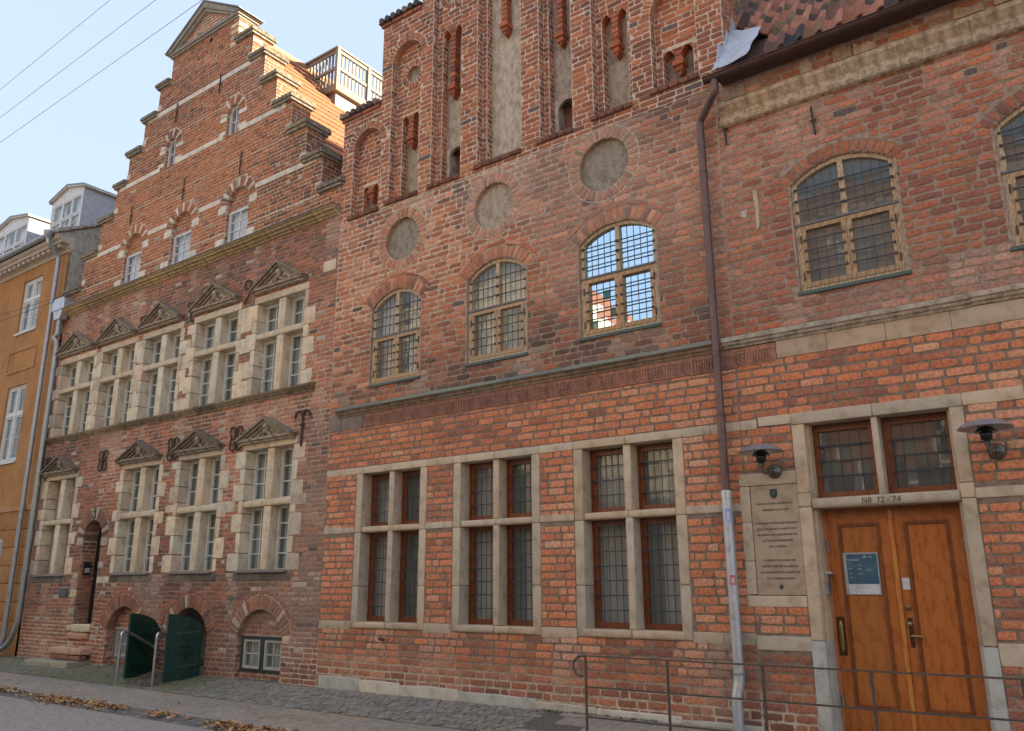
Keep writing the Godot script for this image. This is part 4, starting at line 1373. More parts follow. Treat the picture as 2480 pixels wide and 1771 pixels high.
	for r in rd: uo.append(["c", r[0], r[1], r[2], 0.17])
	field(bricks, mort, FRONT, -11.1, -3.62, 4.46, 8.2, so, uo)
	for a in aw:
		arched_window(h, a[0], a[1], a[2], a[3], a[4], a[5], 1 if a[0] > -6.0 else 0, 0.3 if a[0] > -6.0 else (1.0 if a[0] > -8.5 else 0.8), "sky_glass" if a[0] > -6.0 else "glass")
		var ar := arc_of(a[0], a[1], a[4], a[5])
		var so2 := so.duplicate()
		so2.mortar = Color(0.34, 0.265, 0.2)
		ring(bricks, mort, FRONT, ar[0], ar[1], ar[2], 0.2, PI / 2 + ar[3] * 1.02, PI / 2 - ar[3] * 1.02, 15, so2, 0.1)
		ring(bricks, mort, FRONT, ar[0], ar[1], ar[2] + 0.21, 0.07, PI / 2 + ar[3] * 1.05, PI / 2 - ar[3] * 1.05, 5, so2)
		for s in 2:
			var ex := MB.new()
			var xx: float = a[0] if s == 0 else a[1]
			ex.box(xx - (0.03 if s == 0 else -0.001), xx + (-0.001 if s == 0 else 0.03), a[2] - 0.03, a[4], -0.15, 0.008, Color(0.33, 0.26, 0.2))
			part(h, "mortar_edge", ex, "mortar")
	var tones := [Color(0.27, 0.235, 0.185), Color(0.36, 0.31, 0.24), Color(0.27, 0.24, 0.19)]
	for k in 3:
		var sr := so.duplicate()
		sr.mortar = Color(0.45, 0.37, 0.28)
		roundel(h, bricks, mort, rd[k][0], rd[k][1], rd[k][2], 0.17, 34, sr, 0.0, tones[k])
		ring(bricks, mort, FRONT, rd[k][0], rd[k][1], rd[k][2] + 0.17, 0.022, 0.0, TAU, 30, {"len": 0.1, "head": 0.1, "course": 0.1, "joint": 0.001, "pal": func(_a, _b, r): return vary(Color(0.46, 0.38, 0.29), r, 0.08), "mortar": Color(0.45, 0.37, 0.28), "d": 0.004, "bev": 0.002, "jit": 0.002})
	# gable: bays [outer x0, x1, sill, inner x0, x1]
	var bays := [[-10.83, -10.08, 8.27, -10.66, -10.27], [-9.86, -9.12, 8.3, -9.69, -9.29], [-8.84, -8.16, 8.32, -8.72, -8.28], [-7.8, -6.88, 8.36, -7.7, -6.98], [-6.52, -5.9, 8.39, -6.42, -6.0], [-5.53, -4.87, 8.44, -5.42, -4.98], [-4.53, -3.83, 8.5, -4.42, -3.95]]
	var crown := [10.0, 11.5, 13.2, 15.0, 13.2, 11.6, 10.1]
	var opens := []
	for k in 7:
		var b: Array = bays[k]
		var rise: float = (b[1] - b[0]) / 2
		opens.append(["a", b[0], b[1], b[2], crown[k] - rise, rise * 0.999, 0.15])
	var steps := [[-11.12, -3.44, 8.2, 10.34], [-10.13, -4.43, 10.34, 12.05], [-9.13, -5.42, 12.05, 13.8], [-8.12, -6.42, 13.8, 15.55]]
	for st in steps:
		field(bricks, mort, FRONT, st[0], st[1], st[2], st[3], sg, opens)
		field(bricks, mort, [Vector3(st[1], 0, 0), Vector3(0, 0, -1), Vector3(0, 1, 0), Vector3(1, 0, 0)], 0.0, 0.6, st[2], st[3], sg)
		field(bricks, mort, [Vector3(st[0], 0, -0.6), Vector3(0, 0, 1), Vector3(0, 1, 0), Vector3(-1, 0, 0)], 0.0, 0.6, st[2], st[3], sg)
	for i in 4:
		var st: Array = steps[i]
		for s in 2:
			var xa: float = st[0] if s == 0 else (steps[i + 1][1] if i < 3 else -7.27)
			var xb: float = (steps[i + 1][0] if i < 3 else -7.27) if s == 0 else st[1]
			# projecting course and the row of half round tiles on the step
			var q := xa - 0.03
			while q < xb:
				var w := minf(0.27, xb - q)
				bricks.append([Vector3(q, st[3] - 0.01, 0.0), Vector3(1, 0, 0), Vector3(0, 1, 0), Vector3(0, 0, 1), w - 0.012, 0.075, 0.045, 0.006, 0.003, 1.0, pal_gothic(q, st[3], rng)])
				q += 0.275
			q = xa - 0.05
			while q < xb:
				var tm := MB.new()
				var tc := vary(Color(0.1, 0.085, 0.08) if rng.randf() < 0.7 else Color(0.26, 0.2, 0.16), rng, 0.2)
				tm.tube([Vector3(q + 0.06, st[3] + 0.11, 0.1), Vector3(q + 0.06, st[3] + 0.21, -0.3)], 0.058, 8, tc, 0.05)
				tm.box(q - 0.02, q + 0.16, st[3] + 0.066, st[3] + 0.1, -0.6, 0.08, tc.darkened(0.2))
				part(h, "coping_tile", tm, "tile")
				q += 0.15
	# the niches behind
	for k in 7:
		var b: Array = bays[k]
		var z1 := -0.15
		var back := [Vector3(0, 0, z1), Vector3(1, 0, 0), Vector3(0, 1, 0), Vector3(0, 0, 1)]
		var rise: float = (b[1] - b[0]) / 2
		var sp: float = crown[k] - rise
		var ar := arc_of(b[0], b[1], sp, rise * 0.999)
		ring(bricks, mort, FRONT, ar[0], ar[1], ar[2], 0.14, PI, 0.0, 19, sg, 0.15)
		reveal_side(bricks, mort, b[0], 0.0, 0.15, b[2], sp, 1.0, sg)
		reveal_side(bricks, mort, b[1], 0.0, 0.15, b[2], sp, -1.0, sg)
		var im: float = (b[3] + b[4]) / 2
		var pairs := []      # slit pairs: [bottom of slits, top]
		var bo := []
		var tall: float = [8.9, 10.05, 11.45, 14.2, 13.0, 10.25, 9.18][k]
		var corb: float = [8.62, 9.42, 10.08, 10.85, 10.15, 9.52, 8.78][k]
		bo.append(["r", b[3], b[2], b[4], tall - 0.005])
		if k == 1: bo.append(["c", im + 0.04, 10.86, 0.17, 0.13])
		if k == 2: bo.append(["c", im, 12.15, 0.17, 0.13])
		field(bricks, mort, back, b[0], b[1], b[2], crown[k], sg, bo)
		if k == 1: roundel(h, bricks, mort, im + 0.04, 10.86, 0.17, 0.12, 18, sg, z1, Color(0.3, 0.26, 0.2))
		if k == 2: roundel(h, bricks, mort, im, 12.15, 0.17, 0.12, 18, sg, z1, Color(0.4, 0.36, 0.3))
		reveal_side(bricks, mort, b[3], z1, 0.15, b[2], tall - 0.03, 1.0, sg)
		reveal_side(bricks, mort, b[4], z1, 0.15, b[2], tall - 0.03, -1.0, sg)
		# plaster ground
		var pc: Color = [Color(0.26, 0.21, 0.17), Color(0.33, 0.28, 0.21), Color(0.4, 0.34, 0.26), Color(0.46, 0.41, 0.32), Color(0.36, 0.31, 0.25), Color(0.33, 0.285, 0.22), Color(0.27, 0.22, 0.18)][k]
		var pm := MB.new()
		var hole := k == 2 or k == 4
		var hy: float = b[2] + 0.78
		if not hole:
			pm.box(b[3] - 0.02, b[4] + 0.02, b[2] - 0.05, tall + 0.05, -0.36, -0.3, pc)
		else:
			pm.box(b[3] - 0.02, b[4] + 0.02, hy, tall + 0.05, -0.36, -0.3, pc)
			pm.box(b[3] - 0.02, b[3] + 0.06, b[2] - 0.05, hy, -0.36, -0.3, pc.lightened(0.25))
			var hp := arc_pts(b[3] + 0.06, b[4] - 0.01, hy - 0.17, 0.15, 10)
			for i in 10:
				pm.prism(PackedVector2Array([hp[i], hp[i + 1], Vector2(hp[i + 1].x, hy + 0.002), Vector2(hp[i].x, hy + 0.002)]), Transform3D.IDENTITY, -0.36, -0.3, pc)
			# the shaft behind the sound hole, whitewashed on one side
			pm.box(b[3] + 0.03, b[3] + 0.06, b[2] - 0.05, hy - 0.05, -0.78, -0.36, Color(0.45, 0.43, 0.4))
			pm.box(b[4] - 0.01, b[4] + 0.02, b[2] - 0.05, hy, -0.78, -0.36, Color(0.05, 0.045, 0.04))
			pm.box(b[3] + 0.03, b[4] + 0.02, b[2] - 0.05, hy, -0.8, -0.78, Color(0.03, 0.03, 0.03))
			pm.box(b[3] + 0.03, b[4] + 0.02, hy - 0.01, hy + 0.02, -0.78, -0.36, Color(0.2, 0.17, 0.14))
		part(h, "niche_plaster", pm, "plaster")
		# hanging mullion on its corbel, pointed heads of the twin slits
		var y := corb + 0.16
		while y < tall - 0.01:
			var hh := minf(0.09, tall - y)
			bricks.append([Vector3(im - 0.06, y, -0.3), Vector3(1, 0, 0), Vector3(0, 1, 0), Vector3(0, 0, 1), 0.12, hh - 0.006, 0.145, 0.008, 0.002, 1.0, pal_gothic(im, y, rng)])
			y += 0.093
		var cb := MB.new()
		var brk := Color(0.36, 0.12, 0.06)
		cb.box(im - 0.085, im + 0.085, corb + 0.08, corb + 0.16, -0.3, -0.125, vary(brk, rng))
		cb.box(im - 0.06, im + 0.06, corb, corb + 0.08, -0.3, -0.16, vary(brk, rng).darkened(0.1))
		cb.prism(PackedVector2Array([Vector2(im - 0.055, corb), Vector2(im + 0.055, corb), Vector2(im, corb - 0.09)]), Transform3D.IDENTITY, -0.3, -0.18, vary(brk, rng).darkened(0.2))
		part(h, "corbel", cb, "brick")
		for s in 2:
			var tp := MB.new()
			var xa: float = b[3] if s == 0 else im + 0.06
			var xb: float = im - 0.06 if s == 0 else b[4]
			var xmid := (xa + xb) / 2
			tp.prism(PackedVector2Array([Vector2(xa - 0.002, tall - 0.12), Vector2(xmid, tall - 0.005), Vector2(xb + 0.002, tall - 0.12), Vector2(xb + 0.002, tall + 0.02), Vector2(xa - 0.002, tall + 0.02)]), Transform3D.IDENTITY, -0.3, -0.152, vary(brk, rng))
			part(h, "slit_head", tp, "brick")
		# sloping sill of dark bricks
		var sx: float = b[0] - 0.05
		var n := 5
		for i in n:
			var w: float = (b[1] - b[0] + 0.06) / n
			bricks.append([Vector3(sx + i * w, b[2] - 0.085, -0.02), Vector3(1, 0, 0), Vector3(0, 1, 0), Vector3(0, 0, 1), w - 0.012, 0.08, 0.07, 0.01, 0.003, 1.0, vary(Color(0.17, 0.075, 0.05), rng, 0.25)])
		var sl := MB.new()
		sl.quad(Vector3(b[0], b[2], 0.0), Vector3(b[1], b[2], 0.0), Vector3(b[1], b[2] + 0.02, -0.32), Vector3(b[0], b[2] + 0.02, -0.32), Color(0.2, 0.12, 0.09))
		part(h, "niche_floor", sl, "brick")
	lay(h, "brick", "brickwork", bricks, "brick")
	part(h, "mortar", mort, "mortar")
	# rough plinth that sinks with the courses
	var x0 := -11.02
	while x0 < -3.63:
		var x1 := minf(x0 + rng.randf_range(0.8, 1.4), -3.62)
		var pt: float = 0.185 + (x0 + 10.9) * -0.021
		stone(h, "plinth_stone", x0, x1 + 0.02, -0.3, pt, -0.1, 0.045, vary(Color(0.40, 0.37, 0.31), rng, 0.12), 0.02, 0.008)
		x0 = x1
	# a rusty stub of iron and odd fixings
	var st2 := MB.new()
	st2.tube([Vector3(-9.62, 0.79, 0.0), Vector3(-9.62, 0.79, 0.07), Vector3(-9.5, 0.78, 0.08)], 0.022, 6, Color(0.09, 0.045, 0.03))
	part(h, "iron_stub", st2, "iron")
	# body behind
	var wall := MB.new()
	wall.box(-11.1, -3.5, -0.3, 8.2, -9.0, -0.95, Color(0.25, 0.12, 0.08))
	for s in steps: wall.box(s[0] + 0.01, s[1] - 0.01, s[2], s[3] - 0.02, -0.62, -0.5 if s[2] < 9.0 else -0.37, Color(0.25, 0.12, 0.08))
	wall.box(-11.1, -3.45, 8.1, 8.2, -0.95, -0.4, Color(0.25, 0.12, 0.08))
	wall.prism(PackedVector2Array([Vector2(-10.6, 8.2), Vector2(-3.9, 8.2), Vector2(-7.25, 13.6)]), Transform3D.IDENTITY, -9.0, -3.2, Color(0.3, 0.12, 0.08))
	part(h, "rear_wall", wall, "far_wall")

# ------------------------------------------------------------------ the long wing with the double door (right)
func long_house() -> void:
	var h := thing("long_brick_house", "long two storey brick house with pantiled roof, arched upper windows and double door", "house", Vector3(-1.5, 0, 0))
	var xe := 3.2
	var bricks := []
	var mort := MB.new()
	var so := {"len": 0.29, "head": 0.14, "course": 0.098, "joint": 0.02, "pal": pal_old, "mortar": Color(0.25, 0.19, 0.145), "mort_pal": old_mortar, "d": 0.007, "bev": 0.004, "jit": 0.007}
	var sn := {"len": 0.285, "head": 0.14, "course": 0.1035, "joint": 0.021, "pal": pal_new, "mortar": Color(0.19, 0.145, 0.11), "mort_pal": new_mortar, "d": 0.007, "bev": 0.004, "jit": 0.0045, "wob": 0.4}
	var go := []
	go.append(["r", -3.0, -0.5, -1.19, 3.52])
	go.append(["r", -3.7, 1.33, -2.98, 2.87])
	for b in [[0.86, 1.02], [3.4, 3.54]]: go.append(["r", -3.7, b[0], xe, b[1]])
	go.append(["r", -1.3, 2.43, xe, 2.54])
	go.append(["r", -3.7, 2.43, -3.4, 2.6])
	go.append(["r", -0.62, 0.8, -0.42, 3.5])
	field(bricks, mort, FRONT, -3.62, xe, -0.15, 4.25, sn, go)
	for q in [[-3.62, -2.99, 0.86, 1.02], [-3.4, -3.0, 3.42, 3.54], [-3.62, -3.41, 3.4, 3.52], [-1.19, -0.62, 3.4, 3.54], [-0.62, 0.5, 3.4, 3.54], [0.5, 1.9, 3.4, 3.54], [1.9, xe, 3.4, 3.54], [-1.19, -0.63, 2.43, 2.54], [-0.41, 1.2, 2.43, 2.54], [1.2, xe, 2.43, 2.54], [-1.19, -0.62, 0.8, 1.02], [-0.61, 1.0, 0.86, 1.02], [1.0, xe, 0.86, 1.02], [-0.62, -0.42, 1.02, 2.43], [-0.62, -0.42, 2.43, 3.4], [-3.69, -3.565, 2.3, 2.72], [-3.69, -3.565, 1.85, 2.3], [-3.69, -3.565, 1.47, 1.85], [-3.69, -3.0, 2.72, 2.87], [-3.69, -3.0, 1.33, 1.46]]:
		stone(h, "band_stone", q[0] + 0.002, q[1] - 0.002, q[2] + 0.002, q[3] - 0.002, -0.08, 0.015, buff(rng), 0.006, 0.0015)
	# stone frame of the door
	var w := sub(h, "door_frame")
	for s in 2:
		var xa := -3.0 if s == 0 else -1.325
		var xb := -2.855 if s == 0 else -1.19
		for q in [[-0.2, 0.98], [0.98, 2.44], [2.44, 2.6], [2.6, 3.4]]:
			var c := buff(rng) if q[0] > -0.1 else Color(0.36, 0.355, 0.32)
			stone(w, "jamb_stone", xa, xb, q[0] + 0.002, q[1] - 0.002, -0.3, 0.02, c, 0.012, 0.0015)
			var inn := MB.new()
			var xi := xb if s == 0 else xa - 0.035
			if q[0] < 2.4: inn.box(xi, xi + 0.035, q[0], minf(q[1], 2.42), -0.3, -0.06, c.darkened(0.06))
			else: inn.box(xi, xi + 0.03, maxf(q[0], 2.53), q[1], -0.3, -0.07, c.darkened(0.06))
			part(w, "jamb_moulding", inn, "stone")
	for s in 2: stone(w, "lintel_stone", -3.0 if s == 0 else -2.088, -2.092 if s == 0 else -1.19, 3.402, 3.54, -0.3, 0.022, buff(rng), 0.01, 0.0015)
	stone(w, "transom", -2.85, -1.33, 2.42, 2.53, -0.3, 0.03, buff(rng).darkened(0.06), 0.03, 0.0015)
	stone(w, "mullion", -2.125, -2.055, 2.53, 3.4, -0.3, -0.01, buff(rng), 0.02, 0.0015)
	var red := Color(0.2, 0.058, 0.02)
	for s in 2:
		var a := -2.85 if s == 0 else -2.055
		var b := -2.125 if s == 0 else -1.33
		var fl := sub(h, "transom_window")
		var mb := MB.new()
		frame_box(mb, a, b, 2.53, 3.4, 0.04, -0.3, -0.2, red.darkened(0.15))
		frame_box(mb, a + 0.04, b - 0.04, 2.57, 3.36, 0.04, -0.29, -0.215, vary(red, rng, 0.15))
		part(fl, "casement", mb, "varnish")
		var lead := MB.new()
		for i in 5:
			var xa := lerpf(a + 0.08, b - 0.08, i / 5.0)
			var xb := lerpf(a + 0.08, b - 0.08, (i + 1.0) / 5.0)
			if i > 0: lead.box(xa - 0.004, xa + 0.004, 2.61, 3.32, -0.262, -0.25, Color(0.09, 0.095, 0.1))
			for q in 4: pane(fl, xa, xb, 2.61 + q * 0.1775, 2.61 + (q + 1) * 0.1775, -0.256, 0.7, "glass")
		part(fl, "lead_bars", lead, "lead")
		for q in range(1, 4):
			var ir := MB.new()
			var y := 2.61 + q * 0.1775
			ir.bar(Vector3(a + 0.05, y, -0.2), Vector3(b - 0.05, y, -0.2), 0.014, 0.012, Color(0.06, 0.06, 0.07))
			part(fl, "grille_bar", ir, "iron")
		room(fl, a, b, 2.53, 3.4, -0.31, 0.5, Color(0.15, 0.12, 0.1), Color(0.3, 0.25, 0.2), 0.0)
	# double door of varnished wood
	var oak := Color(0.40, 0.133, 0.028)
	var fr := MB.new()
	for s in 2:
		var xa := -2.82 if s == 0 else -1.39
		fr.box(xa, xa + 0.035, -0.15, 2.42, -0.33, -0.235, oak.lightened(0.05))
	fr.box(-2.785, -1.39, 2.385, 2.42, -0.33, -0.235, oak.darkened(0.3))
	part(w, "timber_frame", fr, "varnish")
	for s in 2:
		var dr := sub(h, "door")
		var xa := -2.785 if s == 0 else -2.085
		var xb := -2.095 if s == 0 else -1.39
		var dz := -0.26
		var mb := MB.new()
		var c := vary(oak, rng, 0.08)
		mb.box(xa, xa + 0.115, -0.1, 2.385, -0.32, dz, c)
		mb.box(xb - 0.12, xb, -0.1, 2.385, -0.32, dz, c)
		mb.box(xa + 0.115, xb - 0.12, 2.25, 2.385, -0.32, dz - 0.001, c.darkened(0.08))
		mb.box(xa + 0.115, xb - 0.12, -0.1, 0.28, -0.32, dz - 0.001, c.darkened(0.06))
		part(dr, "leaf_frame", mb, "varnish")
		var mo := MB.new()
		frame_box(mo, xa + 0.115, xb - 0.12, 0.28, 2.25, 0.03, -0.32, dz + 0.008, Color(0.19, 0.06, 0.014))
		frame_box(mo, xa + 0.145, xb - 0.15, 0.31, 2.22, 0.014, -0.32, dz - 0.01, Color(0.26, 0.08, 0.018))
		part(dr, "moulding", mo, "varnish")
		var pn := MB.new()
		pn.box(xa + 0.159, xb - 0.164, 0.324, 2.206, -0.32, dz - 0.018, vary(oak, rng, 0.06))
		part(dr, "panel", pn, "varnish")
		if s == 1:
			var kn := MB.new()
			var br := Color(0.36, 0.26, 0.12)
			var face := Basis(Vector3(1, 0, 0), PI / 2)
			kn.lathe([Vector2(0.03, 0), Vector2(0.03, 0.018), Vector2(0.024, 0.022), Vector2(0.0, 0.023)], Transform3D(face, Vector3(-2.015, 1.34, dz)), 14, br)
			part(dr, "lock", kn, "brass")
			var pl := MB.new()
			pl.box(-2.035, -1.99, 0.93, 1.23, dz, dz + 0.006, Color(0.12, 0.085, 0.06))
			pl.lathe([Vector2(0.024, 0), Vector2(0.024, 0.03), Vector2(0.016, 0.036), Vector2(0.0, 0.037)], Transform3D(face, Vector3(-2.012, 1.17, dz + 0.006)), 14, Color(0.42, 0.38, 0.3))
			part(dr, "lock_plate", pl, "brass")
			var hd := MB.new()
			hd.tube([Vector3(-2.012, 1.05, dz + 0.006), Vector3(-2.012, 1.05, dz + 0.055), Vector3(-1.99, 1.05, dz + 0.062), Vector3(-1.885, 1.045, dz + 0.062)], 0.011, 8, Color(0.5, 0.38, 0.18))
			part(dr, "handle", hd, "brass")
			var nt := MB.new()
			nt.box(-2.045, -1.965, 1.525, 1.645, dz, dz + 0.004, Color(0.72, 0.72, 0.74))
			part(dr, "notice", nt, "paint")
			for q in [[1.61, 0.02], [1.585, 0.03], [1.56, 0.03]]: lettering(dr, "- -" if q[1] < 0.025 else "———", Vector3(-2.005, q[0], dz + 0.005), 0.012, Color(0.25, 0.35, 0.5), 0.001)
			var co := MB.new()
			co.box(-2.112, -2.066, -0.1, 2.385, dz - 0.01, dz + 0.022, Color(0.5, 0.2, 0.045))
			part(dr, "cover_strip", co, "varnish")
		else:
			var gp := MB.new()
			gp.box(-2.775, -2.69, 0.82, 1.23, dz, dz + 0.01, Color(0.16, 0.085, 0.04))
			gp.lathe([Vector2(0.012, 0.0), Vector2(0.026, 0.03), Vector2(0.028, 0.16), Vector2(0.026, 0.3), Vector2(0.012, 0.33)], Transform3D(Basis.IDENTITY, Vector3(-2.733, 0.86, dz + 0.018)), 10, Color(0.38, 0.27, 0.1))
			part(dr, "pull_plate", gp, "brass")
		for y in [0.35, 2.0]:
			var hg := MB.new()
			var hx := -2.79 if s == 0 else -1.388
			hg.tube([Vector3(hx, y - 0.07, -0.235), Vector3(hx, y + 0.07, -0.235)], 0.014, 8, Color(0.25, 0.26, 0.28))
			part(dr, "hinge", hg, "iron")
	var dbk := MB.new()
	dbk.box(-2.86, -1.32, -0.3, 3.5, -0.95, -0.86, Color(0.1, 0.08, 0.07))
	dbk.box(-2.83, -1.35, -0.15, 2.42, -0.36, -0.325, Color(0.1, 0.05, 0.02))
	dbk.box(-2.83, -1.35, -0.2, -0.1, -0.33, 0.06, Color(0.3, 0.29, 0.27))
	part(h, "threshold", dbk, "stone")
	lettering(h, "NR  72 - 74", Vector3(-2.1, 2.472, 0.032), 0.062, Color(0.07, 0.085, 0.06), 0.006, "Droid Sans", 400)
	# frieze stones and string course
	var fx := [-3.1, -2.5, -1.85, -1.18, -0.3, 0.7, 1.7, xe]
	for i in 7: stone(h, "frieze_stone", fx[i] + 0.002, fx[i + 1] - 0.002, 4.235, 4.455, -0.05, 0.014, vary(Color(0.36, 0.28, 0.205), rng, 0.08), 0.004, 0.001)
	var edge := func(): return vary(Color(0.42, 0.36, 0.28), rng, 0.06)
	moulding(h, "string_course", -3.75, xe, [Vector2(-0.02, 4.455), Vector2(0.03, 4.455), Vector2(0.04, 4.48), Vector2(0.07, 4.49), Vector2(0.08, 4.52), Vector2(0.105, 4.53), Vector2(0.11, 4.575), Vector2(-0.02, 4.625)], 1.5, edge)
	# upper floor
	var aw := [[-2.74, -1.53, 5.0, 5.88, 6.42, 0.24], [-0.5, 0.72, 5.02, 5.9, 6.44, 0.24]]
	var uo := []
	for a in aw: uo.append(["a", a[0], a[1], a[2] - 0.02, a[4], a[5], 0.22])
	field(bricks, mort, FRONT, -3.62, xe, 4.6, 7.58, so, uo)
	for a in aw:
		arched_window(h, a[0], a[1], a[2], a[3], a[4], a[5], 0, 0.0, "glass")
		var ar := arc_of(a[0], a[1], a[4], a[5])
		ring(bricks, mort, FRONT, ar[0], ar[1], ar[2], 0.17, PI / 2 + ar[3] * 1.05, PI / 2 - ar[3] * 1.05, 15, so, 0.1)
		for s in 2:
			var ex := MB.new()
			var xx: float = a[0] if s == 0 else a[1]
			ex.box(xx - (0.03 if s == 0 else -0.001), xx + (-0.001 if s == 0 else 0.03), a[2] - 0.03, a[4], -0.15, 0.008, Color(0.33, 0.26, 0.2))
			part(h, "mortar_edge", ex, "mortar")
	for q in [[-2.36, 7.0, 7.4], [-3.5, 7.25, 7.7]]:
		anchor(h, [[Vector2(q[0], q[1]), Vector2(q[0] - 0.02, q[2])], [Vector2(q[0] - 0.04, (q[1] + q[2]) / 2), Vector2(q[0] + 0.03, (q[1] + q[2]) / 2)]], 0.016)
	# plastered scars of old fixings
	var sc := MB.new()
	sc.prism(PackedVector2Array([Vector2(-3.22, 6.5), Vector2(-3.16, 6.5), Vector2(-3.15, 6.2), Vector2(-3.17, 5.98), Vector2(-3.21, 5.94), Vector2(-3.2, 6.2)]), Transform3D.IDENTITY, 0.0, 0.016, Color(0.46, 0.38, 0.26))
	sc.prism(PackedVector2Array([Vector2(-3.4, 6.25), Vector2(-3.3, 6.27), Vector2(-3.33, 6.15), Vector2(-3.4, 6.18)]), Transform3D.IDENTITY, 0.0, 0.015, Color(0.46, 0.4, 0.32))
	part(h, "plaster_patch", sc, "plaster")
	# cornice in two rolls, bricks above with remains of plaster
	var cor := func(): return vary(Color(0.43, 0.345, 0.25), rng, 0.16).lerp(Color(0.15, 0.12, 0.09), rng.randf() * 0.4)
	moulding(h, "cornice_stone", -3.55, xe, [Vector2(-0.02, 7.5), Vector2(0.05, 7.5), Vector2(0.085, 7.515), Vector2(0.1, 7.55), Vector2(0.085, 7.585), Vector2(0.06, 7.6), Vector2(0.07, 7.66), Vector2(0.13, 7.72), Vector2(0.16, 7.745), Vector2(0.17, 7.8), Vector2(-0.02, 7.83)], 0.75, cor)
	field(bricks, mort, FRONT, -3.62, xe, 7.58, 8.2, so)
	field(bricks, mort, [Vector3(0, 0, 0.12), Vector3(1, 0, 0), Vector3(0, 1, 0), Vector3(0, 0, 1)], -3.5, xe, 7.82, 8.1, so)
	var px := -3.45
	while px < xe:
		var pw := rng.randf_range(0.15, 0.5)
		if rng.randf() < 0.6:
			var pl := MB.new()
			var pp := PackedVector2Array()
			var top := rng.randf_range(7.9, 8.02)
			for i in 7: pp.append(Vector2(px + pw * i / 6.0, 7.83))
			for i in 7: pp.append(Vector2(px + pw * (6 - i) / 6.0, top + rng.randf_range(-0.06, 0.05)))
			pl.prism(pp, Transform3D.IDENTITY, 0.11, 0.145, vary(Color(0.36, 0.28, 0.21), rng, 0.2))
			part(h, "plaster_patch", pl, "plaster")
		px += pw + rng.randf_range(0.0, 0.3)
	lay(h, "brick", "brickwork", bricks, "brick")
	part(h, "mortar", mort, "mortar")
	var x0 := -3.62
	while x0 < xe:
		if x0 > -3.05 and x0 < -1.2: x0 = -1.19
		var x1 := minf(x0 + rng.randf_range(0.7, 1.1), -3.0 if x0 < -3.0 else xe)
		stone(h, "plinth_stone", x0, x1, -0.3, 0.02, -0.1, 0.045, vary(Color(0.40, 0.37, 0.31), rng, 0.12), 0.02, 0.008)
		x0 = x1 + 0.001
	# pantiled roof
	var rf := MB.new()
	rf.box(-3.46, xe, -0.3, 8.1, -8.6, -0.97, Color(0.25, 0.12, 0.08))
	rf.prism(PackedVector2Array([Vector2(0.34, 8.07), Vector2(-4.0, 13.3), Vector2(-8.6, 8.07)]), Transform3D(Basis(Vector3(0, 0, 1), Vector3(0, 1, 0), Vector3(-1, 0, 0)), Vector3.ZERO), -xe, 3.46, Color(0.12, 0.07, 0.05))
	rf.prism(PackedVector2Array([Vector2(-0.66, 8.07), Vector2(-0.66, 9.2), Vector2(-4.0, 13.3), Vector2(-8.6, 8.07)]), Transform3D(Basis(Vector3(0, 0, 1), Vector3(0, 1, 0), Vector3(-1, 0, 0)), Vector3.ZERO), 3.46, 4.95, Color(0.12, 0.07, 0.05))
	part(h, "roof", rf, "tile")
	var up := Vector3(0, 1.2, -1.0).normalized()
	var nn := Vector3(0, 1.0, 1.2).normalized()
	var all := MB.new()
	var tl := []
	for i in 22:
		for k in 35:
			var o := Vector3(-4.9 + 0.236 * k, 8.07, 0.4) + up * (0.262 * i) + nn * 0.02
			# the front tiles stop at the gable, those further up run on behind it
			if o.x < -3.42 and o.z > -0.62: continue
			if o.x < -3.0 and i < 4: continue
			tl.append([shown(o, 1.0), o])
	tl.sort_custom(func(p, q): return p[0] > q[0] if p[0] != q[0] else p[1].x < q[1].x)
	for e in tl.size():
		var tc := from([Color(0.05, 0.045, 0.045), Color(0.13, 0.075, 0.055), Color(0.34, 0.14, 0.085), Color(0.46, 0.21, 0.13)], rng.randf())
		if rng.randf() < 0.12: tc = tc.lerp(Color(0.1, 0.11, 0.05), 0.6)
		var mb := all
		if e < 290: mb = MB.new()
		pantile(mb, tl[e][1], Vector3(1, 0, 0), (up + nn * 0.14).normalized(), nn, vary(tc, rng, 0.15))
		if e < 290: part(h, "roof_tile", mb, "tile")
	part(h, "roof_tiles", all, "tile").set_meta("kind", "stuff")
	# lead sheets where the roof meets the gable
	var lf := MB.new()
	var c4 := [Vector3(-3.44, 8.04, 0.46), Vector3(-2.98, 8.07, 0.44), Vector3(-2.95, 8.9, -0.24), Vector3(-3.47, 9.24, -0.5)]
	var prev := []
	for i in 7:
		var row := []
		var v := i / 6.0
		for k in 6:
			var q := k / 5.0
			var p: Vector3 = c4[0].lerp(c4[1], q).lerp(c4[3].lerp(c4[2], q), v)
			row.append(p + nn * (0.07 + 0.05 * absf(q - 0.35) + 0.004 * sin(i * 2.3 + k * 1.7)) + Vector3(0.012 * sin(i * 1.9) * q, 0, 0))
		if i > 0:
			for k in 5: lf.quad(prev[k], prev[k + 1], row[k + 1], row[k], Color(0.52, 0.57, 0.64))
		prev = row
	lf.quad(Vector3(-3.435, 8.1, 0.42), Vector3(-3.425, 8.1, 0.42), Vector3(-3.425, 9.3, -0.5), Vector3(-3.43, 8.95, -0.1), Color(0.45, 0.48, 0.53))
	lf.prism(PackedVector2Array([Vector2(-0.42, 8.12), Vector2(0.5, 9.35), Vector2(0.4, 9.5), Vector2(0.2, 9.05), Vector2(0.1, 9.1), Vector2(-0.05, 8.7), Vector2(-0.25, 8.65)]), Transform3D(Basis(Vector3(0, 0, -1), Vector3(0, 1, 0), Vector3(1, 0, 0)), Vector3.ZERO), -3.438, -3.425, Color(0.45, 0.48, 0.53))
	part(h, "lead_flashing", lf, "lead")

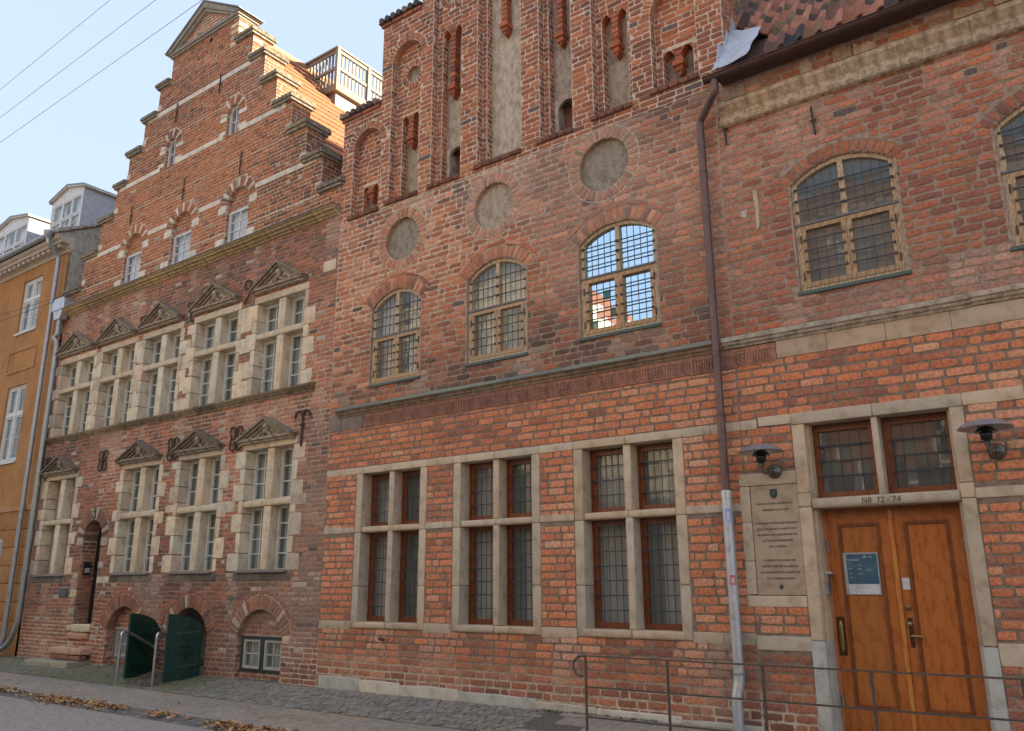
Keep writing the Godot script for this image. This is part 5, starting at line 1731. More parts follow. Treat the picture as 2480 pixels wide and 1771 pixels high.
func pantile(mb: MB, o: Vector3, u: Vector3, v: Vector3, n: Vector3, c: Color) -> void:
	var w := 0.262
	var l := 0.33
	var m := 8
	var t := 0.022
	var pr := []
	for i in m + 1:
		var s := float(i) / m
		pr.append(0.05 * sin(s * TAU * 0.98 + 2.6) + 0.02)
	for i in m:
		var a0 := u * (w * i / m)
		var a1 := u * (w * (i + 1) / m)
		var h0: Vector3 = n * pr[i]
		var h1: Vector3 = n * pr[i + 1]
		var tt := n * t
		# lower edge is cut in a slight tongue
		var e0 := v * (-0.045 * sin(PI * clampf((float(i) / m - 0.3) / 0.7, 0.0, 1.0)))
		var e1 := v * (-0.045 * sin(PI * clampf((float(i + 1) / m - 0.3) / 0.7, 0.0, 1.0)))
		mb.quad(o + a0 + h0 + tt + e0, o + a1 + h1 + tt + e1, o + a1 + h1 + tt + v * l, o + a0 + h0 + tt + v * l, c)
		mb.quad(o + a0 + h0 + e0, o + a1 + h1 + e1, o + a1 + h1 + tt + e1, o + a0 + h0 + tt + e0, c)

# ------------------------------------------------------------------ rendered fronts with pierced windows
func pierced(mb: MB, at: Array, x0: float, x1: float, y0: float, y1: float, depth: float, holes: Array, c: Color) -> void:
	var xs := [x0, x1]
	var ys := [y0, y1]
	for q in holes:
		xs.append(q[0]); xs.append(q[1]); ys.append(q[2]); ys.append(q[3])
	xs.sort()
	ys.sort()
	for i in xs.size() - 1:
		for k in ys.size() - 1:
			if xs[i + 1] - xs[i] < 0.001 or ys[k + 1] - ys[k] < 0.001: continue
			var cx: float = (xs[i] + xs[i + 1]) / 2
			var cy: float = (ys[k] + ys[k + 1]) / 2
			var inside := false
			for q in holes:
				if cx > q[0] and cx < q[1] and cy > q[2] and cy < q[3]: inside = true
			if inside: continue
			mb.quad(at[0] + at[1] * xs[i] + at[2] * ys[k], at[0] + at[1] * xs[i + 1] + at[2] * ys[k], at[0] + at[1] * xs[i + 1] + at[2] * ys[k + 1], at[0] + at[1] * xs[i] + at[2] * ys[k + 1], c)
	for q in holes:
		var p := [Vector2(q[0], q[2]), Vector2(q[1], q[2]), Vector2(q[1], q[3]), Vector2(q[0], q[3])]
		for i in 4:
			var a: Vector3 = at[0] + at[1] * p[i].x + at[2] * p[i].y
			var b: Vector3 = at[0] + at[1] * p[(i + 1) % 4].x + at[2] * p[(i + 1) % 4].y
			mb.quad(a, b, b - at[3] * depth, a - at[3] * depth, c)

func ochre_house() -> void:
	var h := thing("ochre_house", "ochre rendered house with white windows and dentil cornice at the left edge", "house", Vector3(-28, 0, 0))
	var oc := Color(0.42, 0.21, 0.075)
	var holes := []
	for x in [-23.84, -26.55, -29.3, -32.0]:
		holes.append([x - 0.56, x + 0.56, 8.46, 10.02])
		holes.append([x - 0.56, x + 0.56, 4.8, 6.9])
		holes.append([x - 0.56, x + 0.56, 0.9, 2.8])
	var mb := MB.new()
	pierced(mb, FRONT, -34.5, -21.76, 3.6, 10.4, 0.14, holes.filter(func(q): return q[2] > 3.0), oc)
	pierced(mb, [Vector3(0, 0, 0), FRONT[1], FRONT[2], FRONT[3]], -34.5, -21.76, -0.3, 3.45, 0.14, holes.filter(func(q): return q[2] < 3.0), oc.darkened(0.1))
	part(h, "front_wall", mb, "ochre")
	var bl := MB.new()
	bl.box(-34.5, -21.74, 3.45, 3.6, -0.1, 0.07, oc.lightened(0.05))
	bl.box(-34.5, -21.75, 3.38, 3.45, -0.1, 0.035, oc.darkened(0.05))
	part(h, "belt_course", bl, "ochre")
	# rusticated ground floor: each block on its own between grooves
	for r in 7:
		var ya := 0.35 + r * 0.44
		for k in 9:
			var xa := -33.6 + k * 1.37 - (0.68 if r % 2 == 0 else 0.0)
			var xb := minf(xa + 1.34, -21.77)
			var clash := false
			for q in holes:
				if q[2] < 3.0 and xb > q[0] - 0.02 and xa < q[1] + 0.02 and ya + 0.42 > q[2] and ya < q[3]:
					if xa < q[0] - 0.25: xb = q[0] - 0.02
					elif xb > q[1] + 0.25: xa = q[1] + 0.02
					else: clash = true
			if clash or xb - xa < 0.1: continue
			var bk := MB.new()
			bk.block(Vector3(xa, ya, 0), Vector3(1, 0, 0), Vector3(0, 1, 0), Vector3(0, 0, 1), xb - xa, 0.415, 0.03, 0.02, 0.001, 1.0, vary(oc.darkened(0.06), rng, 0.03), rng)
			part(h, "rusticated_block", bk, "ochre")
	for q in holes:
		var w := sub(h, "window")
		var fm := MB.new()
		var wc := Color(0.74, 0.74, 0.71)
		frame_box(fm, q[0], q[1], q[2], q[3], 0.06, -0.13, -0.05, wc)
		var ym: float = lerpf(q[2], q[3], 0.62)
		var xm: float = (q[0] + q[1]) / 2
		fm.box(xm - 0.04, xm + 0.04, q[2] + 0.06, q[3] - 0.06, -0.12, -0.045, wc)
		fm.box(q[0] + 0.06, q[1] - 0.06, ym - 0.04, ym + 0.04, -0.118, -0.043, wc)
		fm.box(q[0] - 0.04, q[1] + 0.04, q[2] - 0.06, q[2], -0.1, 0.05, wc.darkened(0.1))
		part(w, "frame", fm, "paint")
		for s in 2:
			var a: float = q[0] + 0.06 if s == 0 else xm + 0.04
			var b: float = xm - 0.04 if s == 0 else q[1] - 0.06
			casement(w, a, b, q[2] + 0.06, ym - 0.04, -0.09, 1, 2)
			casement(w, a, b, ym + 0.04, q[3] - 0.06, -0.09, 1, 1)
		room(w, q[0], q[1], q[2], q[3], -0.135, 0.6, Color(0.3, 0.3, 0.3), Color(0.72, 0.74, 0.78), 1.0 if q[2] > 7.0 else 0.5)
	# sunk panel between the storeys
	for x in [-23.84, -26.55]:
		var pn := MB.new()
		frame_box(pn, x - 0.8, x + 0.85, 7.3, 7.95, 0.05, 0.0, 0.025, oc.lightened(0.03))
		part(h, "panel_frame", pn, "ochre")
	# cornice
	var cream := func(): return vary(Color(0.5, 0.45, 0.36), rng, 0.05)
	moulding(h, "cornice", -34.5, -21.72, [Vector2(-0.02, 10.34), Vector2(0.04, 10.34), Vector2(0.06, 10.39), Vector2(0.09, 10.4), Vector2(0.09, 10.5), Vector2(0.3, 10.515), Vector2(0.32, 10.57), Vector2(0.38, 10.6), Vector2(0.42, 10.66), Vector2(-0.02, 10.68)], 12.0, cream, "paint")
	for k in 30:
		var x := -22.0 - k * 0.29
		var dm := MB.new()
		dm.box(x - 0.08, x + 0.08, 10.42, 10.502, 0.085, 0.26, Color(0.55, 0.5, 0.42))
		part(h, "dentil", dm, "paint")
	var gt := MB.new()
	var prof := PackedVector2Array()
	for i in 9: prof.append(Vector2(0.5 + 0.08 * cos(PI + PI * i / 8), 10.75 + 0.09 * sin(PI + PI * i / 8)))
	for i in 9: prof.append(Vector2(0.5 + 0.07 * cos(TAU - PI * i / 8), 10.755 + 0.08 * sin(TAU - PI * i / 8)))
	gt.prism(prof, Transform3D(Basis(Vector3(0, 0, 1), Vector3(0, 1, 0), Vector3(-1, 0, 0)), Vector3.ZERO), 22.15, 34.5, Color(0.33, 0.36, 0.4))
	part(h, "gutter", gt, "zinc")
	# party wall with verge tiles, roof behind
	var fw := MB.new()
	var side := Transform3D(Basis(Vector3(0, 0, -1), Vector3(0, 1, 0), Vector3(1, 0, 0)), Vector3.ZERO)
	fw.prism(PackedVector2Array([Vector2(0.0, 8.0), Vector2(6, 8.0), Vector2(6, 13.9), Vector2(-0.42, 10.86), Vector2(-0.42, 10.66), Vector2(-0.1, 10.5), Vector2(0.0, 10.3)]), side, -21.95, -21.74, Color(0.34, 0.325, 0.28))
	part(h, "party_wall", fw, "plaster")
	for k in 9:
		var vt := MB.new()
		var o := Vector3(-21.98, 10.74 + k * 0.172, 0.42 - k * 0.32)
		vt.obox(o + Vector3(0.13, 0.07, -0.16), Vector3(0.14, 0, 0), Vector3(0, 0.016, 0.006), Vector3(0, -0.08, 0.18), vary(Color(0.16, 0.09, 0.075), rng, 0.2))
		part(h, "verge_tile", vt, "tile")
	var rf := MB.new()
	rf.quad(Vector3(-34.5, 10.72, 0.42), Vector3(-21.9, 10.72, 0.42), Vector3(-21.9, 14.2, -6), Vector3(-34.5, 14.2, -6), Color(0.13, 0.07, 0.06))
	rf.quad(Vector3(-21.9, 14.2, -6), Vector3(-34.5, 14.2, -6), Vector3(-34.5, 10, -12), Vector3(-21.9, 10, -12), Color(0.13, 0.07, 0.06))
	rf.box(-34.5, -21.96, -0.3, 10.6, -11.5, -0.8, oc)
	part(h, "roof", rf, "tile")
	# two lead clad dormers
	for k in 2:
		var xa := -24.78 - k * 3.4 - (0.0 if k == 0 else 0.55)
		var xb := -22.88 - k * 3.4
		var z := -0.6
		var d := sub(h, "dormer")
		var bm := MB.new()
		var zc := Color(0.46, 0.49, 0.53)
		bm.box(xb - 0.03, xb, 11.3, 12.9, -4.0, z, zc)
		part(d, "cheek", bm, "paint")
		bm = MB.new()
		bm.box(xa, xa + 0.03, 11.3, 12.9, -4.0, z, zc)
		part(d, "cheek", bm, "paint")
		var fm := MB.new()
		var wc := Color(0.74, 0.74, 0.71)
		pierced(fm, [Vector3(0, 0, z), FRONT[1], FRONT[2], FRONT[3]], xa, xb, 11.3, 12.86, 0.05, [[xa + 0.1, xb - 0.1, 11.55, 12.66]], wc)
		fm.prism(PackedVector2Array([Vector2(xa, 12.86), Vector2(xb, 12.86), Vector2((xa + xb) / 2, 13.12)]), Transform3D.IDENTITY, z - 0.08, z - 0.002, wc)
		part(d, "front", fm, "paint")
		var wd: float = (xb - xa - 0.2) / 3.0
		for i in 3:
			casement(d, xa + 0.1 + i * wd, xa + 0.1 + (i + 1) * wd, 11.55, 12.08, z - 0.03, 1, 2)
			casement(d, xa + 0.1 + i * wd, xa + 0.1 + (i + 1) * wd, 12.1, 12.66, z - 0.03, 1, 1)
		room(d, xa + 0.04, xb - 0.04, 11.5, 12.7, z - 0.07, 0.7, Color(0.45, 0.46, 0.48), Color(0.7, 0.72, 0.75), 0.7)
		var rm := MB.new()
		var xm := (xa + xb) / 2
		for s in [-1.0, 1.0]:
			var xx: float = xm + s * ((xb - xa) / 2 + 0.09)
			rm.prism(PackedVector2Array([Vector2(xm, 13.13), Vector2(xx, 12.87), Vector2(xx, 12.9), Vector2(xm, 13.165)]), Transform3D.IDENTITY, -4.2, z + 0.1, Color(0.36, 0.39, 0.44))
			rm.prism(PackedVector2Array([Vector2(xm, 13.07), Vector2(xx, 12.82), Vector2(xx, 12.87), Vector2(xm, 13.13)]), Transform3D.IDENTITY, -4.1, z + 0.08, Color(0.6, 0.57, 0.5))
		part(d, "roof", rm, "lead")

# ------------------------------------------------------------------ ground
func gy(z: float) -> float:
	if z < 1.1: return -0.12 * z
	return -0.132 - 0.015 * (z - 1.1)

func ground() -> void:
	var g := MB.new()
	g.quad(Vector3(-450, -0.36, 450), Vector3(450, -0.36, 450), Vector3(450, -0.36, -450), Vector3(-450, -0.36, -450), Color(0.16, 0.15, 0.13))
	struct("ground", "wide flat ground under the street and houses", "ground", g, "asphalt")
	var road := MB.new()
	for i in 22:
		var xa := -60.0 + i * 5.0
		road.quad(Vector3(xa, -0.185, 2.8), Vector3(xa, -0.11, 6.5), Vector3(xa + 5, -0.11, 6.5), Vector3(xa + 5, -0.185, 2.8), Color(0.30, 0.265, 0.24))
		road.quad(Vector3(xa, -0.11, 6.5), Vector3(xa, -0.18, 10.7), Vector3(xa + 5, -0.18, 10.7), Vector3(xa + 5, -0.11, 6.5), Color(0.30, 0.265, 0.24))
		road.quad(Vector3(xa, -0.235, 2.38), Vector3(xa, -0.235, 2.8), Vector3(xa + 5, -0.235, 2.8), Vector3(xa + 5, -0.235, 2.38), Color(0.09, 0.085, 0.08))
	struct("road", "grey brown street with a gutter of dropped leaves", "road", road, "asphalt")
	# pavement: bed, slabs, setts along the walls, kerb
	var p := Node3D.new()
	p.name = "pavement"
	add_child(p)
	p.position = Vector3(-11, 0, 1.2)
	p.set_meta("kind", "structure")
	p.set_meta("label", "pavement of grey concrete slabs with a strip of setts by the walls")
	p.set_meta("category", "pavement")
	var bed := MB.new()
	var bc := Color(0.12, 0.105, 0.085)
	for q in [[-60.0, -15.25, -0.3, 1.0], [-14.3, 30.0, -0.3, 1.0], [-60.0, 30.0, 1.0, 1.1], [-60.0, 30.0, 1.1, 2.25]]:
		bed.quad(Vector3(q[0], gy(q[3]) - 0.014, q[3]), Vector3(q[1], gy(q[3]) - 0.014, q[3]), Vector3(q[1], gy(q[2]) - 0.014, q[2]), Vector3(q[0], gy(q[2]) - 0.014, q[2]), bc)
	part(p, "pavement_bed", bed, "asphalt")
	var slabs := []
	var rr := RandomNumberGenerator.new()
	rr.seed = 31
	for r in 7:
		var za := 2.235 - r * 0.34
		var zb := za - 0.335
		var v := Vector3(0, gy(zb) - gy(za), zb - za)
		var x := -34.0 - rr.randf() * 0.8
		while x < 6.0:
			var w := 0.83
			var keep := r < 3 or x > -6.6 + r * 0.05
			if keep:
				slabs.append([Vector3(x, gy(za) - 0.02, za), Vector3(1, 0, 0), v.normalized(), v.normalized().cross(Vector3(1, 0, 0)) * -1.0, w - 0.008, v.length() - 0.006, 0.022 + rr.randf_range(-0.003, 0.003), 0.004, 0.0015, 1.0, vary(Color(0.27, 0.23, 0.185), rr, 0.07)])
			x += w
	lay(p, "paving_slab", "paving_slabs", slabs, "slab")
	var setts := []
	for r in 10:
		var za := 1.12 - r * 0.108
		var x := -34.0
		while x < -6.4 - r * 0.02:
			var w := rr.randf_range(0.09, 0.17)
			var zj := za + rr.randf_range(-0.01, 0.01)
			if not (x > -15.4 and x < -14.28 and zj < 1.08) and not (x > -20.1 and x < -18.2 and zj < 0.55):
				var moss := clampf(mid(x * 0.5, zj) * 1.5 + (0.35 if x < -13.5 else 0.0) - 0.1, 0.0, 0.75)
				setts.append([Vector3(x, gy(za) - 0.03, zj), Vector3(1, 0, 0), Vector3(0, 0.12, -1).normalized(), Vector3(0, 1, 0.12).normalized(), w - 0.012, 0.096, 0.034 + rr.randf_range(-0.006, 0.008), 0.014, 0.006, 1.0, vary(Color(0.215, 0.195, 0.165), rr, 0.2).lerp(Color(0.1, 0.11, 0.045), moss)])
			x += w
	lay(p, "cobble", "cobbles", setts, "cobble")
	var x := -40.0
	var kr := 0
	while x < 10.0:
		var w := rr.randf_range(0.9, 1.3)
		var km := MB.new()
		km.block(Vector3(x, -0.4, 2.39), Vector3(1, 0, 0), Vector3(0, 0, -1), Vector3(0, 1, 0), w - 0.008, 0.145, 0.4 + gy(2.4) + 0.006 + rr.randf_range(-0.003, 0.003), 0.012, 0.003, 1.0, vary(Color(0.27, 0.25, 0.215), rr, 0.08), rr)
		part(p, "kerb_stone", km, "slab")
		x += w
	# rows of setts in the gutter
	var gut := []
	for r in 4:
		x = -26.0
		while x < 2.0:
			var w := rr.randf_range(0.1, 0.19)
			gut.append([Vector3(x, -0.24, 2.495 + r * 0.1), Vector3(1, 0, 0), Vector3(0, 0, -1), Vector3(0, 1, 0), w - 0.012, 0.088, 0.05 + rr.randf_range(-0.006, 0.006), 0.014, 0.005, 1.0, vary(Color(0.15, 0.145, 0.14), rr, 0.25)])
			x += w
	lay(p, "gutter_sett", "gutter_setts", gut, "cobble", 290)
	# cellar pit with its steps
	var pit := MB.new()
	var sc := Color(0.3, 0.27, 0.225)
	pit.quad(Vector3(-15.25, -1.4, 1.0), Vector3(-14.3, -1.4, 1.0), Vector3(-14.3, -0.13, 1.0), Vector3(-15.25, -0.13, 1.0), sc)
	pit.quad(Vector3(-15.25, -1.4, -0.3), Vector3(-15.25, -1.4, 1.0), Vector3(-15.25, -0.13, 1.0), Vector3(-15.25, 0, -0.3), sc)
	pit.quad(Vector3(-14.3, -1.4, 1.0), Vector3(-14.3, -1.4, -0.3), Vector3(-14.3, 0, -0.3), Vector3(-14.3, -0.13, 1.0), sc)
	part(p, "pit_wall", pit, "plaster")
	for k in 5: 
		var st := MB.new()
		st.box(-15.25, -14.3, -1.4, -0.3 - 0.2 * k, 0.73 - 0.27 * k, 1.0 - 0.27 * k, Color(0.3, 0.28, 0.24))
		part(p, "pit_step", st, "stone")

# curled dead leaf
func leaf(mb: MB, at: Vector3, size: float, yaw: float, tip: float, c: Color, r: RandomNumberGenerator) -> void:
	var b := Basis.from_euler(Vector3(tip, yaw, r.randf_range(-0.5, 0.5)))
	var curl := r.randf_range(0.1, 0.5) * size
	var p := [Vector3(-0.5, 0, 0), Vector3(-0.2, 0.0, 0.26), Vector3(0.2, 0.0, 0.22), Vector3(0.5, 0, 0), Vector3(0.2, 0.0, -0.22), Vector3(-0.2, 0.0, -0.26)]
	var q := []
	for v in p:
		var w: Vector3 = v * size
		w.y = curl * (absf(v.z) * 2.2 + v.x * v.x * 1.2)
		q.append(at + b * w)
	mb.tri(q[0], q[1], q[5], c)
	mb.quad(q[1], q[2], q[4], q[5], c)
	mb.tri(q[2], q[3], q[4], c)

func leaf_tone(r: RandomNumberGenerator) -> Color:
	return vary(from([Color(0.22, 0.1, 0.045), Color(0.38, 0.17, 0.06), Color(0.52, 0.26, 0.09), Color(0.55, 0.37, 0.22), Color(0.56, 0.34, 0.09)], r.randf()), r, 0.15)

func leaves() -> void:
	var r := RandomNumberGenerator.new()
	r.seed = 8
	var all := MB.new()
	for i in 4600:
		var x := -19.0 + r.randf() * 14.0
		var dense := clampf(0.35 + na.get_noise_1d(x * 22.0) * 1.5 + (0.35 if x > -11.8 else 0.0), 0.04, 1.0)
		if r.randf() > dense: continue
		var z := 2.43 + absf(r.randfn(0.0, 0.2))
		leaf(all, Vector3(x, -0.175 + r.randf() * 0.05, z), r.randf_range(0.04, 0.085), r.randf() * TAU, r.randf_range(-0.7, 0.7), leaf_tone(r), r)
	var o := solo("fallen_leaves", "drift of brown and orange fallen leaves lying in the gutter along the kerb", "leaves", all, "leaf")
	o.set_meta("kind", "stuff")
	var spots := [[-17.6, 1.9], [-16.9, 1.35], [-16.2, 1.95], [-15.9, 1.3], [-13.0, 1.5], [-12.9, 0.6], [-12.6, 2.1], [-11.9, 1.95], [-11.4, 1.0], [-11.0, 0.7], [-10.6, 1.65], [-10.3, 0.75], [-9.9, 2.0], [-9.4, 1.3], [-9.1, 0.6], [-8.9, 2.1], [-8.4, 1.5], [-8.2, 0.9], [-7.8, 1.9], [-7.4, 1.15], [-7.0, 0.8], [-6.6, 1.3], [-16.0, 3.4], [-14.5, 3.7], [-13.6, 3.1], [-12.4, 3.6], [-11.6, 3.2], [-10.8, 3.5], [-13.0, 4.3], [-9.5, 3.1]]
	for q in spots:
		var mb := MB.new()
		var y := gy(q[1]) + 0.022 if q[1] < 2.3 else -0.165
		leaf(mb, Vector3(q[0], y, q[1]), r.randf_range(0.07, 0.12), r.randf() * TAU, r.randf_range(-0.15, 0.15), leaf_tone(r), r)
		var road: bool = q[1] > 2.4
		solo("fallen_leaf", "single dry leaf lying loose on the street" if road else "single dry leaf lying loose on the pavement", "leaf", mb, "leaf", "leaves scattered on the street" if road else "leaves scattered on the pavement")
	# weeds at the foot of the wall
	var wd := MB.new()
	for i in 900:
		var x: float
		var z: float
		if i < 420: x = r.randf_range(-6.6, -4.9); z = 0.05 + absf(r.randfn(0, 0.03))
		elif i < 650: x = r.randf_range(-21.3, -20.2); z = 0.05 + absf(r.randfn(0, 0.12))
		else: x = r.randf_range(-18.2, -15.5); z = 0.1 + absf(r.randfn(0.25, 0.25))
		var b := Vector3(x, gy(z) - 0.005, z)
		var l := r.randf_range(0.015, 0.05)
		var d := Vector3(r.randf_range(-0.7, 0.7), 1, r.randf_range(-0.3, 0.9)).normalized() * l
		var s := Vector3(r.randf_range(-1, 1), 0, r.randf_range(-1, 1)).normalized() * 0.006
		wd.tri(b - s, b + s, b + d, vary(Color(0.07, 0.11, 0.03), r, 0.4))
	var wo := solo("weeds", "low green weeds and moss growing at the foot of the walls", "weeds", wd, "leaf")
	wo.set_meta("kind", "stuff")

# ------------------------------------------------------------------ things on and before the fronts
func cellar_leaf(label: String, hinge: Vector3, free: Vector3, inner: bool) -> void:
	var t := thing("cellar_door", label, "door leaf", hinge, "green leaves of the cellar door")
	var u := Vector3(free.x - hinge.x, 0, free.z - hinge.z)
	var w := u.length()
	u = u.normalized()
	var n := u.cross(Vector3.UP)
	var g := Color(0.012, 0.06, 0.04) if inner else Color(0.025, 0.075, 0.06)
	var out := 1.0
	for k in 5:
		var mb := MB.new()
		var poly := PackedVector2Array()
		var a := w * k / 5.0 + 0.001
		var b := w * (k + 1) / 5.0 - 0.001
		poly.append(Vector2(a, 0)); poly.append(Vector2(b, 0))
		for i in 5:
			var x := lerpf(b, a, i / 4.0)
			var s := 1.0 - x / w
			poly.append(Vector2(x, 0.80 + 0.36 * sqrt(maxf(0.0, 1.0 - s * s * 0.98))))
		mb.prism(poly, Transform3D(Basis(u, Vector3.UP, n), hinge), -0.02, 0.02 + 0.002 * (k % 2), vary(g, rng, 0.15))
		part(t, "plank", mb, "green_paint")
	var side := -n
	var face := 0.024
	var at := Transform3D(Basis(u, Vector3.UP, side * (1.0 if inner else 1.0)), hinge)
	if inner:
		for y in [0.22, 0.8]:
			var mb := MB.new()
			mb.obox(hinge + u * w * 0.5 + Vector3(0, y, 0) + side * 0.035, u * w * 0.46, Vector3(0, 0.055, 0), side * 0.014, vary(g, rng, 0.1))
			part(t, "ledge", mb, "green_paint")
		var br := MB.new()
		br.bar(hinge + u * 0.08 + Vector3(0, 0.25, 0) + side * 0.035, hinge + u * (w - 0.1) + Vector3(0, 0.78, 0) + side * 0.035, 0.09, 0.026, g, side)
		part(t, "brace", br, "green_paint")
	else:
		for y in [0.24, 0.82]:
			var mb := MB.new()
			mb.obox(hinge + u * (w * 0.32) + Vector3(0, y, 0) + side * 0.026, u * (w * 0.42), Vector3(0, 0.016, 0), side * 0.005, g.lightened(0.04))
			for x in [0.15, 0.4, 0.6]: mb.lathe([Vector2(0.014, 0), Vector2(0.01, 0.008), Vector2(0.0, 0.01)], Transform3D(Basis(u, side, -u.cross(side) * -1.0), hinge + u * x + Vector3(0, y, 0) + side * 0.03), 6, g.lightened(0.03))
			part(t, "strap_hinge", mb, "green_paint")
		# wrought cross
		var cr := MB.new()
		var c := hinge + u * (w * 0.45) + Vector3(0, 0.52, 0) + side * 0.032
		var ic := Color(0.02, 0.035, 0.035)
		cr.tube([c + Vector3(0, 0.2, 0), c + Vector3(0, -0.2, 0)], 0.012, 6, ic)
		for y in [0.06, -0.07]: cr.tube([c + Vector3(0, y - 0.012, 0) - u * 0.13, c + Vector3(0, y, 0), c + Vector3(0, y + 0.012, 0) + u * 0.13], 0.012, 6, ic)
		for e in [Vector3(0, 0.2, 0), Vector3(0, -0.2, 0), u * 0.13 + Vector3(0, 0.07, 0), u * -0.13 + Vector3(0, 0.05, 0), u * 0.13 + Vector3(0, -0.06, 0), u * -0.13 + Vector3(0, -0.08, 0)]:
			cr.lathe([Vector2(0.001, -0.014), Vector2(0.017, 0), Vector2(0.001, 0.014)], Transform3D(Basis.IDENTITY, c + e), 6, Color(0.06, 0.09, 0.085))
		part(t, "iron_cross", cr, "green_paint")
	for y in [0.24, 0.82]:
		var hg := MB.new()
		hg.tube([hinge + Vector3(0, y - 0.04, 0), hinge + Vector3(0, y + 0.04, 0)], 0.018, 8, Color(0.02, 0.025, 0.025))
		hg.bar(hinge + Vector3(0, y, 0.0), Vector3(hinge.x + (0.12 if not inner else 0.06), hinge.y + y, -0.01), 0.03, 0.012, Color(0.02, 0.025, 0.025), Vector3(0, 0, 1) if not inner else Vector3(1, 0, 0))
		part(t, "hinge", hg, "green_paint")

func bend(pts: Array, r: float, steps := 5) -> Array:
	# rounds the corners of a polyline
	var out := [pts[0]]
	for i in range(1, pts.size() - 1):
		var a: Vector3 = pts[i]
		var d0: Vector3 = (pts[i - 1] - a)
		var d1: Vector3 = (pts[i + 1] - a)
		var rr := minf(r, minf(d0.length(), d1.length()) * 0.45)
		var p0 := a + d0.normalized() * rr
		var p1 := a + d1.normalized() * rr
		for k in steps + 1:
			var t := float(k) / steps
			out.append(p0.lerp(a, t).lerp(a.lerp(p1, t), t))
	out.append(pts[pts.size() - 1])
	return out

func handrail(label: String, foot: Vector3, low: Vector3) -> void:
	var t := thing("handrail", label, "handrail", foot, "steel handrails of the cellar steps")
	var top := foot + Vector3(0.0, 0.9, 0)
	var mb := MB.new()
	mb.tube(bend([foot + Vector3(0, -0.05, 0), top + Vector3(0, 0.03, 0), top + (low - top) * 0.22 + Vector3(0, 0.06, 0), low], 0.12, 7), 0.024, 12, Color(0.55, 0.55, 0.55))
	part(t, "tube", mb, "steel")
	var cl := MB.new()
	for q in [foot + Vector3(0, 0.76, 0), foot + Vector3(0, 0.74, 0)]: cl.tube([q, q + Vector3(0, 0.006, 0)], 0.0255, 12, Color(0.25, 0.25, 0.25))
	part(t, "joint", cl, "steel")

func wall_lamp(label: String, at: Vector3) -> void:
	var t := thing("wall_lamp", label, "lamp", Vector3(at.x + 0.04, at.y - 0.13, 0), "wall lamps beside the double door")
	var ax := Transform3D(Basis.IDENTITY, at)
	var sh := MB.new()
	var grey := Color(0.36, 0.37, 0.41)
	sh.lathe([Vector2(0.255, -0.002), Vector2(0.225, 0.03), Vector2(0.17, 0.06), Vector2(0.1, 0.082), Vector2(0.03, 0.092), Vector2(0.0, 0.093)], ax, 28, grey)
	sh.lathe([Vector2(0.0, 0.088), Vector2(0.1, 0.077), Vector2(0.17, 0.055), Vector2(0.222, 0.026), Vector2(0.255, -0.002)], ax, 28, Color(0.62, 0.6, 0.56))
	part(t, "upper_shade", sh, "lamp")
	var md := MB.new()
	var dk := Color(0.035, 0.04, 0.038)
	md.lathe([Vector2(0.105, -0.045), Vector2(0.085, -0.015), Vector2(0.055, 0.012), Vector2(0.03, 0.022), Vector2(0.0, 0.024)], ax, 20, dk)
	md.lathe([Vector2(0.0, 0.018), Vector2(0.05, 0.006), Vector2(0.08, -0.02), Vector2(0.105, -0.045)], ax, 20, Color(0.5, 0.49, 0.46))
	for a in 3:
		var d := Vector3(cos(a * TAU / 3 + 0.4), 0, sin(a * TAU / 3 + 0.4))
		md.tube([at + d * 0.07 + Vector3(0, -0.005, 0), at + d * 0.075 + Vector3(0, 0.075, 0)], 0.004, 5, dk)
	part(t, "middle_shade", md, "lamp")
	var bd := MB.new()
	bd.lathe([Vector2(0.0, -0.125), Vector2(0.05, -0.12), Vector2(0.056, -0.075), Vector2(0.062, -0.04), Vector2(0.03, -0.03), Vector2(0.0, -0.03)], ax, 18, dk)
	bd.lathe([Vector2(0.026, -0.17), Vector2(0.028, -0.12), Vector2(0.0, -0.118)], ax, 14, Color(0.07, 0.075, 0.07))
	part(t, "lamp_holder", bd, "lamp")
	var arm := MB.new()
	arm.tube(bend([at + Vector3(0, -0.15, 0), at + Vector3(0.0, -0.24, -0.02), Vector3(at.x + 0.03, at.y - 0.24, 0.03)], 0.07), 0.014, 8, Color(0.16, 0.15, 0.13))
	part(t, "arm", arm, "lamp")
	var pl := MB.new()
	pl.lathe([Vector2(0.085, 0.0), Vector2(0.085, 0.02), Vector2(0.07, 0.04), Vector2(0.035, 0.055), Vector2(0.03, 0.085), Vector2(0.0, 0.09)], Transform3D(Basis(Vector3(1, 0, 0), PI / 2), Vector3(at.x + 0.04, at.y - 0.2, 0.012)), 22, Color(0.15, 0.135, 0.11))
	part(t, "wall_plate", pl, "lamp")

